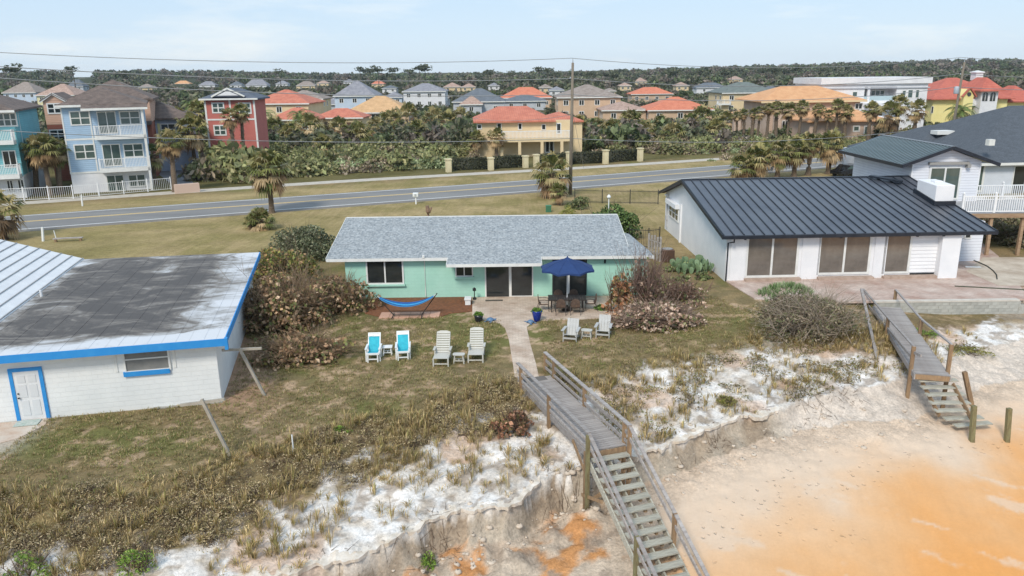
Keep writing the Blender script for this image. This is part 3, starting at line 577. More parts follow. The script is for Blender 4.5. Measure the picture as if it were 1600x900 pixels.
for i in range(9): # laps between the rolls of membrane
    MB().box(xs_+.35+i*1.03,xs_+.50+i*1.03,-.5,15.05,2.838,2.85).obj('membrane_lap',rm,ho)
board((-16,-.57,2.70),(.47,-.57,2.70),.30,.04,nm='blue_fascia',par=ho,m=BLUE); board((.47,-.57,2.70),(.47,15.1,2.70),.30,.04,nm='blue_fascia',par=ho,m=BLUE)
MB().box(.44,.56,-.62,-.42,2.40,2.86).obj('fascia_end',BLUE,ho); MB().box(-16,.4,-.5,15,2.55,2.62).obj('soffit',PBR,ho)
WMET=mat('white_ribbed_metal',(226,227,228),(214,215,218),1.5,.55)
MB().slab([(-16.2,-.55,5.25),(xs_,-.55,2.87),(xs_,15.9,2.87),(-16.2,15.9,5.25)],.06).obj('white_metal_roof',WMET,ho)
RSM=mat('grey_metal_seam',(150,150,152),(170,168,166),2,.6)
sl_=(5.25-2.87)/(16.2+xs_)
for i in range(13): x=xs_-.06-i*.53; MB().bar((x,-.55,2.885-(x-xs_)*sl_*1.0),(x,15.9,2.885-(x-xs_)*sl_),.05,.05).obj('roof_seam',RSM,ho)
MB().add([(-16.2,-.56,5.2),(xs_,-.56,2.8),(-16.2,-.56,2.5),(-16.2,-.52,5.2),(xs_,-.52,2.8),(-16.2,-.52,2.5)],[(0,2,1),(3,4,5),(0,1,4,3)]).obj('gable_infill',PBR,ho)
p=G(62,447,3.35); a,c=h.loc(p.x,p.y); MB().tube([(a,c,2.87-(a-xs_)*sl_-.1),(a,c,2.87-(a-xs_)*sl_+.4)],.06,8).obj('vent_pipe',WMET,ho)
# blue framed door and window
x0,zt=h.front(4,566); x1,_=h.front(62,557); xr,zb=h.front(75,655); w_=1.16; zt=2.13; x0=x1-w_
DOORM=mat('white_door_paint',(222,222,222),(208,210,212),3,.5)
d_=MB().box(x0,x0+.13,-.06,.0,-.02,zt).box(x1-.13,x1,-.06,0,-.02,zt).box(x0+.13,x1-.13,-.06,0,zt-.13,zt).obj('door_frame',BLUE,ho)
dd_=MB().box(x0+.13,x1-.13,-.035,0,.02,zt-.13).obj('door',DOORM,ho)
b=MB(); wd=(w_-.26)
for cx in(.14,.56):
    for z_,hh in((.2,.62),(.95,.5),(1.55,.28)): b.box(x0+.13+cx*wd,x0+.13+(cx+.3)*wd,-.05,-.036,z_,z_+hh)
b.obj('door_panels',mat('door_panel_paint',(206,208,210)),dd_)
MB().lathe([(.0,-.03),(.04,-.02),(.04,.02),(0,.03)],8,(x0+.22,-.09,.95)).obj('knob',BLACKM,dd_); MB().lathe([(.0,-.03),(.03,-.02),(.03,.02),(0,.03)],8,(x0+.22,-.07,1.12)).obj('knob',BLACKM,dd_)
o=h.winpx(189,539,263,580,cols=1,rows=2,fw=.07,gm=mat('grey_screened_glass',(112,114,114),(130,130,128),2,.3)); 
a,zt=h.front(193,579); c,_=h.front(266,579); MB().box(a,c,-.1,0,zt-.24,zt-.05).obj('blue_sill',BLUE,ho)
for xx in(a-.28,c+.16): MB().box(xx,xx+.09,-.03,0,zt-.05,zt+1.1).obj('shutter_track',WHITE,ho)
MB().box(.0,.16,4.2,4.4,2.0,2.2).obj('wall_lamp',BLACKM,ho)
MB().box(-2.6,.03,-.12,0,-.38,.05).obj('plinth',mat('bare_concrete',(176,174,168),(156,154,148),2,.9),ho)
tag(MB().box(-.42,.42,-.26,.26,0,.02).obj('doormat',mat('green_mat',(152,172,164),(196,200,194),9,.9),None,tuple(G(43,661,.045)),(0,0,rz)),'pale green doormat before the white door of the block house','doormat')
# ================================================================== WHITE HOUSE WITH DARK METAL ROOF
WREN=mat('white_render',(232,232,234),(222,223,226),.9,.8,.3,16); SID=mat('white_siding',(222,224,230),(214,216,224),1,.7,.8,10,kind='siding',p=(.2,.80))
DMET=mat('dark_metal_roof',(94,98,106),(76,80,90),.28,.34,metal=.25,detail=5); DSEAM=mat('dark_metal_seam',(30,36,46),(40,46,56),2,.4,metal=.2)
rz=R(1.6); h=House('white_metal_roof_house','long white house with dark standing seam roof facing a paver terrace','house',13.2,47.0,rz); ho=h.o
RY,RZ=10.2,4.95; Lx,LX=-.45,16.35
b=MB(); prof=[(0,0),(0,2.95),(10.2,4.82),(17,3.0),(17,0)]; vs=[(x,y,z) for x in(0,14.2) for y,z in prof]; b.add(vs,[(0,1,2,3,4),(9,8,7,6,5)]+[(i,i+5,(i+1)%5+5,(i+1)%5) for i in range(5)]); b.obj('wall',WREN,ho)
MB().box(13.15,14.32,-.5,0.5,0,2.86).obj('wing_wall',WREN,ho)
for x0,x1 in((1141,1166),(1252,1280),(1365,1384)):
    a,_=h.front(x0,400);c,_=h.front(x1,400); MB().box(a,c,-.07,0,0.02,2.86).obj('pilaster',WREN,ho)
MB().slab([(Lx,-.62,3.02),(LX,-.62,3.02),(LX,RY,RZ),(Lx,RY,RZ)],.07).obj('front_roof',DMET,ho)
MB().slab([(Lx,RY,RZ),(LX,RY,RZ),(LX,17.6,2.98),(Lx,17.6,2.98)],.07).obj('back_roof',DMET,ho)
n=27; st=(LX-Lx-.1)/n
ribs(ho,'roof_seam',DSEAM,(Lx+.05,-.62,3.045),(1,0,0),n+1,st,(0,RY+.62,RZ-3.02),.06,.06)
board((Lx,RY,RZ+.03),(LX,RY,RZ+.03),.05,.22,nm='ridge_cap',par=ho,m=DSEAM)
board((Lx-.06,-.66,2.90),(LX+.05,-.66,2.90),.20,.13,nm='gutter',par=ho,m=DSEAM)
for xx in(Lx-.03,LX+.03): board((xx,-.62,2.93),(xx,RY,RZ-.09),.22,.05,nm='verge_trim',par=ho,m=DSEAM); board((xx,RY,RZ-.09),(xx,17.6,2.9),.22,.05,nm='verge_trim',par=ho,m=DSEAM)
MB().slab([(Lx,-.6,2.93),(0,-.6,2.93),(0,RY,RZ-.1),(Lx,RY,RZ-.1)],.02).slab([(Lx,RY,RZ-.1),(0,RY,RZ-.1),(0,17.5,2.9),(Lx,17.5,2.9)],.02).obj('soffit',mat('dark_soffit',(70,64,62)),ho)
MB().tube([(.25,-.66,2.84),(.25,-.62,2.6),(.05,-.12,2.45),(.03,-.12,.05)],.05,8).obj('downpipe',DSEAM,ho)
GLB=mat('reflection_toned_glass',(92,86,80),(126,118,110),.5,.08,spec=.7)  # brownish reflection of the sand is put into the glass base colour
h.winpx(1167,368.5,1250,433,cols=2,cells=True,gm=GLB,fw=.14,name='window'); h.winpx(1281,363,1364,428.5,cols=2,cells=True,gm=GLB,fw=.14); h.winpx(1384,361,1427,427,cols=1,gm=GLB,fw=.13)
a,zt=h.front(1427,362);c,zb=h.front(1467,425); 
for i in range(11):
    hh=(zt-.35)/11; MB().add([(a,-.015,.35+i*hh),(c,-.015,.35+i*hh),(c,-.045,.35+i*hh),(a,-.045,.35+i*hh),(a,-.008,.35+(i+1)*hh),(c,-.008,.35+(i+1)*hh)],[(0,1,2,3),(3,2,5,4),(0,3,4),(1,5,2)]).obj('siding_board',WREN,ho)
MB().box(a+.1,c-.1,-.03,0,.16,.3).obj('floor_vent',BLACKM,ho)
SL=mat('brown_sill',(160,138,124),(184,164,150),3,.85)
for x0,x1,y_ in((1165,1252,434),(1280,1366,430),(1382,1469,428)):
    a,_=h.front(x0,y_,-.4);c,_=h.front(x1,y_,-.4); MB().box(a,c,-.42,-.003,0.05,.2).obj('brick_ledge',SL,ho)
for px_ in(1165,1315,1434,1475):
    a,z_=h.front(px_,362,-.5); MB().box(a-.06,a+.06,-.6,-.46,2.72,2.8).obj('eave_lamp',BLACKM,ho)
# gable end openings
u0,zt=h.side(1046,327);u1,zb=h.side(1060,352); u0,u1=min(u0,u1),max(u0,u1)
win(ho,0,u1,1.35,u1-u0,1.05,rz=-math.pi/2,cols=3,rows=2,fw=.09,label='gridded side window under a small awning box'); MB().box(-.35,0,u0-.1,u1+.1,2.42,2.75).obj('awning_box',WREN,ho)
MB().box(-.12,0,u1+.5,u1+.62,.3,2.7).box(-.18,0,u1+.45,u1+.7,.9,1.25).obj('meter_pipe',mat('grey_conduit',(176,178,182)),ho)
MB().box(-.12,0,u0-.9,u0-.7,0,2.9).obj('corner_batten',WREN,ho)
MB().lathe([(0,0),(.14,.03),(.14,.12),(0,.16)],10,(-.2,u1+.4,2.9)).obj('floodlight',WHITE,ho)
# chimney
cx0,cx1=14.95,16.2
b=MB(); b.add([(cx0,4.0,3.75),(cx1,4.0,3.75),(cx1,6.4,4.2),(cx0,6.4,4.2),(cx0,4.0,5.15),(cx1,4.0,5.15),(cx1,6.4,5.25),(cx0,6.4,5.25)],[(0,3,2,1),(4,5,6,7),(0,1,5,4),(1,2,6,5),(2,3,7,6),(3,0,4,7)]); b.obj('chimney',WREN,ho,bev=.04)
MB().box(cx0-.1,cx1+.1,3.86,3.99,3.7,4.12).obj('chimney_flashing',DSEAM,ho); MB().bar((cx0-.06,3.95,3.98),(cx0-.06,6.6,4.44),.1,.32).obj('chimney_flashing',DSEAM,ho); MB().box(cx0+.35,cx1-.35,4.9,5.4,5.2,5.32).obj('chimney_cap',WREN,ho)
MB().bar((cx0-1.6,RY-.3,RZ+.12),(cx0-.1,RY-1.9,RZ-.12),.5,.12).obj('roof_cricket',DSEAM,ho)
# ---- two-storey block behind
h=House('white_upper_block','white sided two storey block with dark seamed gable roof and balcony door','house',29.4,57.6,R(.8)); ho=h.o
w_,D_=5.1,9.6; xm=w_/2
b=MB(); vs=[(x,y,z) for y in(0,D_) for x,z in((0,0),(w_,0),(w_,5.98),(xm,6.92),(0,5.98))]; b.add(vs,[(0,1,2,3,4),(9,8,7,6,5)]+[(i,i+5,(i+1)%5+5,(i+1)%5) for i in range(5)]); b.obj('wall',SID,ho)
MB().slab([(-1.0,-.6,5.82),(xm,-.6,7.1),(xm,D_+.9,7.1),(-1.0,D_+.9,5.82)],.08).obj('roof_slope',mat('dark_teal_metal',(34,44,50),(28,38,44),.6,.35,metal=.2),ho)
MB().slab([(xm,-.6,7.1),(w_+1.0,-.6,5.82),(w_+1.0,D_+.9,5.82),(xm,D_+.9,7.1)],.08).obj('roof_slope',DMET,ho)
ribs(ho,'roof_seam',mat('pale_roof_seam',(132,148,154),(112,130,138),2,.4),(-1.0,-.5,5.85),(0,1,0),25,.43,(xm+1.0,0,1.28),.08,.045)
for a,c in(((-1.02,-.6,5.76),(xm,-.6,7.04)),((xm,-.6,7.04),(w_+1.02,-.6,5.76)),((-1.02,-.6,5.76),(-1.02,D_+.9,5.76))): board(a,c,.24,.08,nm='verge_trim',par=ho,m=DSEAM)
board((xm,-.6,7.13),(xm,D_+.9,7.13),.05,.25,nm='ridge_cap',par=ho,m=mat('grey_ridge',(140,146,152)))
h.winpx(1453,260,1503,312,cols=2,gm=GLASSG,fw=.13,name='balcony_door',cells=True)
a,z_=h.front(1450,256);c,_=h.front(1512,256); MB().box(a,c,-.28,0,z_-.05,z_+.12).obj('awning_case',mat('grey_case',(150,148,144)),ho); MB().box(c-.15,c+.1,-.32,0,z_-.3,z_-.05).obj('awning_bracket',mat('grey_case',(150,148,144)),ho)
for xx in(0,w_-.1): MB().box(xx,xx+.1,-.025,0,0,5.9).obj('corner_board',WREN,ho)
h=House('lower_wing','low white sided wing below the balcony deck with one small window','house',26.0,51.2,R(.8)); ho=h.o
MB().box(0,5.5,0,5.5,0,2.75).obj('wall',SID,ho); h.winpx(1507,364,1518,373,cols=1,fw=.08)
# ---- balcony deck
DW=mat('deck_timber',(150,120,94),(176,150,122),2,.9,.5,20,stretch=(1,6,6),obj_var=.15); WPV=mat('white_railing',(232,232,232),(222,222,222),3,.5)
bd=thing('balcony_deck','raised timber balcony deck with white railing on tall posts','deck',(0,0,0)); zf=3.05
A0=G(1499,333,zf); A1=Vector((46,A0.y-.5,zf)); 
MB().slab([(30.6,A0.y,zf),(46,A0.y-.4,zf),(46,A0.y+5.6,zf),(30.6,A0.y+5.6,zf)],.04).obj('floor',mat('grey_deck_boards',(168,170,174),(148,148,150),2,.8),bd)
for yy in(.06,2.4,5.4): MB().bar((30.7,A0.y+yy,zf-.20),(46,A0.y-.4+yy,zf-.20),.08,.3).obj('beam',DW,bd)
for px_,py_ in((1540,405),(1586,417)):
    p=G(px_,py_,0); p.y=max(p.y,A0.y+.15)
    p=Vector((AtY(px_,py_,A0.y+.2).x,A0.y+.2,0)); q=AtY(px_+ (8 if px_<1560 else 12),345,A0.y+.2); MB().bar((p.x,p.y,-.1),(q.x,q.y,zf-.3),.2,.2).obj('post',DW,bd)
def railing(pts,z0,hh,name,label,cat,m,post=1.9,bal=.13,pw=.11,bw=.035,ball=True,par=None,rails=(.08,1.)):
    t=par or thing(name,label,cat,tuple(pts[0])); o0=Vector((0,0,0)) if par else Vector(pts[0]); me=None
    first=True
    for a,c in zip(pts[:-1],pts[1:]):
        a=Vector(a)-o0;c=Vector(c)-o0; L_=(c-a).length; n=max(1,round(L_/post)); d=(c-a)
        for f in rails: MB().bar(a+Vector((0,0,hh*f)),c+Vector((0,0,hh*f)),pw*.55,pw*.55).obj('rail',m,t)
        b=MB(); nb=int(L_/bal)
        for i in range(nb+1): p=a+d*(i/nb); b.bar(p+Vector((0,0,hh*.08)),p+Vector((0,0,hh)),bw,bw,(0,1,0))
        b.obj('balusters',m,t)['kind']='stuff'
        if me is None:
            pb=MB().box(-pw/2,pw/2,-pw/2,pw/2,0,hh*1.12)
            if ball: pb.lathe([(0,hh*1.12),(pw*.6,hh*1.14),(pw*.6,hh*1.2),(0,hh*1.28)],8)
            me=pb.mesh('railing_post',m)
        for i in range(0 if first else 1,n+1): inst('railing_post',me,t,a+d*(i/n))
        first=False
    return t
p0=Vector((30.75,A0.y+.1,zf)); railing([p0,p0+Vector((15,-.4,0))],0,1.12,'','','',WPV,post=2.15,par=bd,pw=.13,bw=.05,bal=.15)
p1=G(1537,308,zf); p2=G(1553,303,zf+.05); p2=Vector((36.4,p0.y+4.9,zf)); railing([Vector((34.2,p0.y+4.9,zf)),p2,p2+Vector((2.2,.1,0)),p2+Vector((9,-.1,0))],0,1.12,'','','',WPV,post=2.2,par=bd,pw=.13,bw=.05,bal=.15)
# ---- terrace wall of concrete blocks
CBM=mat('concrete_block',(182,182,176),(164,162,154),3,.92,.8,20,obj_var=.14)
tw=thing('terrace_wall','weathered concrete block wall holding up the paver terrace','wall',(0,0,0)); yw=42.0
MB().box(20.3,28.35,yw+.03,yw+.2,-1.2,-.02).box(28.35,40,yw+.03,yw+.2,-1.2,-.2).obj('mortar_core',mat('grey_mortar',(150,146,138),(170,164,154),3,.95),tw)
MB().box(20.25,28.4,yw-.02,yw+.3,-.02,.075).obj('coping',mat('pale_coping',(206,200,190),(190,182,172),2,.9),tw)
bm=MB().box(0,.39,0,.19,0,.19).mesh('concrete_block',CBM)
for r_ in range(4):
    for i in range(21 if r_>0 else 20):
        inst('concrete_block',bm,tw,(20.3+i*.4-(.2 if r_%2 else 0)+.2,yw-.0+((i*7+r_*3)%5)*.003,-.22-r_*.2))
for i in range(3): MB().box(28.4+i*3.8,28.4+i*3.8+3.7,yw-.02,yw+.1,-1.1,-.2).obj('concrete_panel',CBM,tw)
# ================================================================== GREY SHINGLE HOUSE (far right)
GSH=mat('charcoal_shingles',(98,104,112),(74,80,88),9,.9,.7,40,kind='shingle',p=(.5,.3,.015,.8,.8),detail=3)
h=House('grey_shingle_house','wide grey shingled hip roof house with skylights and white eaves','house',44.5,80.,R(3)); ho=h.o
GW=mat('pale_grey_render',(206,212,222),(196,202,212),1,.8)
MB().box(2.2,34,0,20,0,3.0).obj('wall',GW,ho); MB().box(-1,9,8,21,0,2.9).obj('side_wing',GW,ho)
rf_=MB().hip(1.6,36,-.7,22,3.25,8.3).obj('roof',GSH,ho); r2_=MB().hip(-.2,13,7.2,21.6,3.05,6.0).obj('side_roof',GSH,ho)
board((1.55,-.75,3.1),(36,-.75,3.1),.26,.06,nm='fascia',par=ho); board((-.2,7.15,2.95),(1.6,7.15,2.95),.22,.06,nm='fascia',par=ho)
for px_,py_ in((1422,217),(1472,211),(1516,211)):
    p=G(px_,py_,5.1); a,c=h.loc(p.x,p.y); c=max(5.5,min(13,c)); zz=3.05+(c-5.2)/8.2*3.15+.1; ql=MB().box(a-1.0,a+1.0,c-.7,c+.7,zz-.2,zz+.22).obj('skylight',WHITE,ho)
p=G(1547,224,5.2); a,c=h.loc(p.x,p.y); MB().box(a-.3,a+.3,c-.3,c+.3,5.0,5.6).obj('roof_vent',WHITE,ho)
h.winpx(1529,253,1541,300,cols=1,fw=.2,gm=GLASSG); h.winpx(1585,258,1625,305,cols=2,fw=.1,name='porch_door')
# ================================================================== THREE-STOREY HOUSES ACROSS THE ROAD
BRSH=mat('brown_shingles',(128,112,104),(100,88,82),1.5,.9,.7,30,kind='shingle',p=(.5,.3,.02,.84,.8),detail=3)
def sidm(n,c): return mat(n,c,tuple(int(v*.95) for v in c),.8,.75,.8,10,kind='siding',p=(.22,.82))
GW2=mat('white_stucco',(226,226,228),(212,212,216),.8,.8,.2,12)
p=G(115,303); rzb=R(23.5)
h=House('blue_townhouse','pale blue three storey house with brown hip roof and two white balconies','house',p.x,p.y,rzb); ho=h.o
wB,_=h.front(240,296); _,ze=h.front(96,165); _,z1=h.front(190,268)
BLS=sidm('pale_blue_siding',(164,190,214)); MB().box(0,wB,0,11,z1,ze).obj('wall',BLS,ho); MB().box(.03,wB-.03,.03,10.9,0,z1).obj('ground_floor_wall',GW2,ho)
xr,_=h.front(150,214); zr=AtY(158,137,p.y+6).z
MB().hip(-.45,wB+.5,-.5,11.5,ze+.05,zr,ins=4.6).obj('roof',BRSH,ho); MB().slab([(xr-1.0,-1.55,ze-.32),(wB+.5,-1.55,ze-.32),(wB+.5,-.2,ze+.1),(xr-1.0,-.2,ze+.1)],.18).obj('porch_roof',BRSH,ho)
board((-.45,-.55,ze-.08),(xr-1.0,-.55,ze-.08),.24,.05,nm='fascia',par=ho); board((xr-1.0,-1.58,ze-.45),(wB+.5,-1.58,ze-.45),.24,.05,nm='fascia',par=ho)
for b4,c in(((107,173,140,196),2),((185,173,218,195),2),((114,225,148,249),2),((191,224,223,246),2),((199,272,227,292),2)): h.winpx(*b4,cols=c,rows=2,fw=.13,gm=GLASSG)
for b4 in((150,174,180,209),(158,225,187,260),(165,273,193,299)): h.winpx(*b4,cols=2,fw=.10,name='balcony_door',gm=GLASSG)
def balc(h,x0,x1,z,dp=1.3,hh=1.05,m=WPV,fr=WHITE):
    fl=MB().box(x0,x1,-dp,-.002,z-.42,z).obj('balcony_floor',fr,h.o)
    b=MB(); k=int((x1-x0)/.15)
    for i in range(k+1): xx=x0+.04+(x1-x0-.08)*i/k; b.box(xx-.022,xx+.022,-dp+.03,-dp+.075,z,z+hh)
    for xx in(x0+.02,x1-.06):
        for i in range(int(dp/.15)): b.box(xx,xx+.04,-dp+.15*i+.1,-dp+.15*i+.14,z,z+hh)
    b.obj('balusters',m,fl)['kind']='stuff'
    MB().box(x0,x1,-dp+.01,-dp+.09,z+hh,z+hh+.06).box(x0,x0+.08,-dp+.1,0,z+hh,z+hh+.06).box(x1-.08,x1,-dp+.1,0,z+hh,z+hh+.06).obj('handrail',m,fl)
    for xx in(x0+.07,(x0+x1)/2,x1-.07): MB().box(xx-.06,xx+.06,-dp+.005,-dp+.1,z,z+hh+.1).obj('railing_post',m,fl)
_,zb3=h.front(186,209); _,zb2=h.front(190,259.5)
x3,_=h.front(150,208); balc(h,x3-.1,wB+.05,zb3-.1); balc(h,x3-.1,wB+.05,zb2-.1)
for z_ in(zb3-.55,z1): MB().box(-.02,wB+.02,-.03,0,z_,z_+.2).obj('belt_board',WHITE,ho)
for xx in(0,wB-.14,x3-.45): MB().box(xx,xx+.14,-.035,-.002,z1,ze).obj('corner_board',WHITE,ho)
MB().box(wB-.25,wB,-1.3,-1.05,0,ze-.35).obj('balcony_column',WHITE,ho)
# teal
rzb=R(19.5)
q=G(43,309); c_,s_=math.cos(rzb),math.sin(rzb); h=House('teal_townhouse','bright teal three storey house cut by the left photo edge with white balconies','house',q.x-8.3*c_,q.y-8.3*s_,rzb); ho=h.o
_,ze=h.front(15,172); _,z1=h.front(20,276); TL=sidm('teal_siding',(124,188,196))
MB().box(-3,8.3,0,12,z1,ze).obj('wall',TL,ho); MB().box(-2.9,8.27,.03,11.9,0,z1).obj('ground_floor_wall',GW2,ho)
MB().hip(-3.5,8.8,-1.4,12.6,ze+.05,AtY(-40,140,q.y+5).z+.5).obj('roof',BRSH,ho); board((-3.5,-1.43,ze-.08),(8.8,-1.43,ze-.08),.24,.05,nm='fascia',par=ho)
for b4 in((-6,176,25,198),): h.winpx(*b4,cols=3,fw=.14,rows=2,gm=GLASSG)
for b4 in((9,281,20,299),(26,280,37,298),(2,235,24,262)): h.winpx(*b4,cols=2,fw=.10,name='balcony_door')
_,a=h.front(15,217); _,c=h.front(20,270); balc(h,-2,8.2,a-.1); balc(h,-2,8.2,c-.1)
for yy in(2.2,): MB().box(8.3,8.33,yy,yy+.16,z1,ze).obj('corner_board',WHITE,ho)
MB().box(8.3,8.33,0,12,z1-.1,z1+.12).obj('belt_board',WHITE,ho)
tag(MB().box(-.3,.3,-.3,.3,.35,.42).box(-.3,.3,.22,.3,.42,1.2).box(-.3,-.24,-.3,.3,0,.62).box(.24,.3,-.3,.3,0,.62).obj('garden_chair',mat('blue_chair',(40,130,190)),None,tuple(G(19,303)),(0,0,rzb)),'blue garden chair before the ground floor of the teal house','chair')
# peach and brick house between them
h=House('peach_townhouse','peach and brick red house with white gable seen between the teal and blue houses','house',*G(66,297).xy[:],rzb); ho=h.o; h.o.location.y+=9; h.y+=9
_,ze=h.front(82,157); _,zm=h.front(82,195); PE=sidm('peach_siding',(206,168,146)); BKR=sidm('brick_red_siding',(158,96,78))
MB().box(0,9,0,10,zm,ze).obj('wall',PE,ho); MB().box(.03,8.9,.03,9.9,0,zm).obj('lower_wall',BKR,ho)
zg=h.front(82,148)[1]; xa,_=h.front(66,155); xb,_=h.front(99,155); xm=(xa+xb)/2
MB().box(xa,.01,0,10,zm,ze).obj('wall',PE,ho); MB().box(xa+.03,.0,.03,9.9,0,zm).obj('lower_wall',BKR,ho)
MB().add([(xa,-.02,ze),(xb,-.02,ze),(xm,-.02,zg),(xa,.3,ze),(xb,.3,ze),(xm,.3,zg)],[(0,1,2),(5,4,3)]).obj('gable',PE,ho)
for a,c in(((xa-.3,-.2,ze-.15),(xm,-.2,zg+.15)),((xm,-.2,zg+.15),(xb+.3,-.2,ze-.15))): board(a,c,.25,.12,nm='verge_trim',par=ho)
MB().slab([(xa-.3,-.3,ze),(xm,-.3,zg+.2),(xm,8,zg+.2),(xa-.3,8,ze)],.1).slab([(xm,-.3,zg+.2),(xb+.3,-.3,ze),(xb+.3,8,ze),(xm,8,zg+.2)],.1).obj('gable_roof',BRSH,ho)
MB().hip(-.5,9.5,-.2,10.5,ze,ze+2.4).obj('roof',BRSH,ho)
MB().box(-.3,9,-1.0,-.01,zm-.3,zm+.15).obj('porch_roof',BRSH,ho)
h.winpx(72,161,95,178,cols=2,rows=2,fw=.15); h.winpx(76,202,103,223,cols=2,rows=2,fw=.15)
# small grey-blue house with yellow shutters
h=House('greyblue_house','grey blue house with pale yellow shutters behind the blue house','house',*G(243,268).xy[:],rzb); ho=h.o
_,ze=h.front(258,185); wG,_=h.front(275,185); wG+=2; GB=sidm('grey_blue_siding',(172,186,206)); MB().box(0,wG,0,9,0,ze).obj('wall',GB,ho); MB().box(-3.3,.0,.8,9,0,ze-.1).obj('side_wall',sidm('slate_blue_siding',(146,160,186)),ho)
MB().hip(-4,wG+.6,-.6,9.6,ze+.05,ze+2.2).obj('roof',BRSH,ho); h.winpx(250,193,274,211,cols=2,rows=2,fw=.12); 
for a in(245.5,): x_,z_=h.front(a,193); x2,_=h.front(250,193); _,z3=h.front(a,211); MB().box(x_,x2-.05,-.08,0,z3,z_).obj('shutter',mat('pale_yellow_paint',(228,222,160)),ho)
x_,z_=h.front(231,193,.8); x2,_=h.front(236,193,.8); _,z3=h.front(231,213,.8); MB().box(x_,x2,.72,.8,z3,z_).obj('shutter',mat('pale_yellow_paint',(228,222,160)),ho); win(ho,x_-.9,.8,z3,.8,z_-z3,rows=2,cols=1)
# red house
h=House('red_house','red three storey house with grey gabled roof and white framed windows','house',0,0,R(2)); Yr=113.; px0=AtY(321,180,Yr); h.o.location=(px0.x,Yr,0); h.x,h.y=px0.x,Yr; ho=h.o
_,ze=h.front(340,155); wR,_=h.front(398,160); RD=mat('red_stucco',(190,112,102),(180,104,96),1,.8); MB().box(0,wR,0,5.5,0,ze).obj('wall',RD,ho)
GSB=mat('blue_grey_shingles',(104,112,124),(84,92,106),2,.9,.5,20,kind='shingle',p=(.5,.3,.02,.84,.8)); zr=AtY(345,137,Yr+5).z
MB().hip(-.5,wR+.6,-.6,6.1,ze+.1,zr).obj('roof',GSB,ho); a,_=h.front(332,148); c,_=h.front(384,148); xm=(a+c)/2; _,zg=h.front(358,138)
MB().add([(a,-.65,ze+.35),(c,-.65,ze+.35),(xm,-.65,zg),(a,2.6,ze+.35),(c,2.6,ze+.35),(xm,2.6,zg)],[(0,1,2),(0,2,5,3),(2,1,4,5)]).obj('gable',GSB,ho)
MB().add([(a+.8,-.68,ze+.5),(c-.8,-.68,ze+.5),(xm,-.68,zg-.3)],[(0,1,2)]).obj('gable_infill',GW2,ho)
for p_,q_ in(((a,-.7,ze+.35),(xm,-.7,zg)),((xm,-.7,zg),(c,-.7,ze+.35)),((-.5,-.65,ze),(wR+.6,-.65,ze))): board(p_,q_,.22,.06,nm='verge_trim',par=ho)
_,z_=h.front(340,187); MB().box(0,wR,-.06,0,z_-.1,z_+.12).obj('belt_board',WHITE,ho)
for b4 in((330,160,350,177),(372,160,392,178),(333,195,353,212)): h.winpx(*b4,cols=2,rows=2,fw=.18,gm=GLASSG)
for xx in(0,wR/2-.1,wR-.25): MB().box(xx,xx+.25,-.05,-.0,0,ze).obj('corner_board',WHITE,ho)
# ================================================================== FAR HOUSES read by their eaves
def tile(n,c,c2=None): return mat(n,c,c2 or tuple(int(v*.88) for v in c),.9,.85,.8,12,kind='tile',p=(.34,.76,.45))
TRED=tile('red_clay_tiles',(208,132,108),(184,108,88)); TORA=tile('orange_clay_tiles',(224,174,128),(208,152,108)); TTAN=tile('tan_roof_tiles',(216,176,132),(194,156,114)); TBRI=tile('bright_orange_tiles',(216,136,106),(198,116,90))
TGRY=mat('grey_roof_tiles',(150,150,156),(124,124,132),1,.9,.5,8); TBRN=mat('taupe_roof_tiles',(158,146,138),(132,120,112),1,.9,.5,8); TDRK=mat('slate_roof',(112,118,126),(94,100,108),1,.9,.5,8); TPNK=mat('mixed_clay_tiles',(186,160,146),(150,124,112),1.5,.9,.5,8); TGRN=mat('greenish_grey_tiles',(118,126,122),(98,106,104),1,.9,.5,8); TDRD=tile('dark_red_tiles',(198,112,94),(180,98,84))
CREAM=mat('cream_stucco',(224,202,164),(212,190,152),.6,.85); PEA=mat('peach_stucco',(206,178,150),(192,164,138),.6,.85); PKT=mat('pink_tan_stucco',(204,180,162),(192,168,150),.6,.85); YEL_=mat('yellow_stucco',(236,224,160),(228,214,146),.5,.85); GRYW=mat('grey_stucco',(190,194,200),(176,180,186),.6,.85); LBL=mat('light_blue_stucco',(196,210,226),(184,198,214),.6,.85)
def far_house(name,label,pxl,pxr,pye,pyr,st,roof,wall,depth=12,rz=0,nwin=None,ridge=None,cat='house',group=None,ze=None,gable=False):
    ze=(st*2.9+.25) if ze is None else ze; L0=G(pxl,pye,ze); k=(L0.y)/F*1.04; w_=(pxr-pxl)*k; h=House(name,label,cat,L0.x+.4,L0.y+.5,rz,0,group); ho=h.o
    zr=max(ze+1.2,AtY((pxl+pxr)/2,pyr,L0.y+depth/2).z); ww=w_-.8
    MB().box(0,ww,0,depth-1,0,ze-.05).obj('wall',wall,ho); MB().hip(-.5,ww+.5,-.6,depth-.4,ze,zr,ins=ridge).obj('roof',roof,ho)
    MB().box(-.45,ww+.45,-.62,-.5,ze-.3,ze-.02).obj('fascia',WHITE,ho)
    n=nwin if nwin is not None else max(1,int(ww/3.6))
    for s in range(st):
        for i in range(n):
            x=ww*(i+.5)/n-.7; win(ho,x,0,s*2.9+.95,1.4,1.45,cols=2,fw=.14,deep=.05)
        if rz or L0.x>0: 
            for i in range(2): win(ho,0,2.5+4*i,s*2.9+.95,1.2,1.4,rz=-math.pi/2,cols=1,fw=.14,deep=.05)
        else:
            for i in range(2): win(ho,ww,1.5+4*i,s*2.9+.95,1.2,1.4,rz=math.pi/2,cols=1,fw=.14,deep=.05)
    return h
FH=far_house
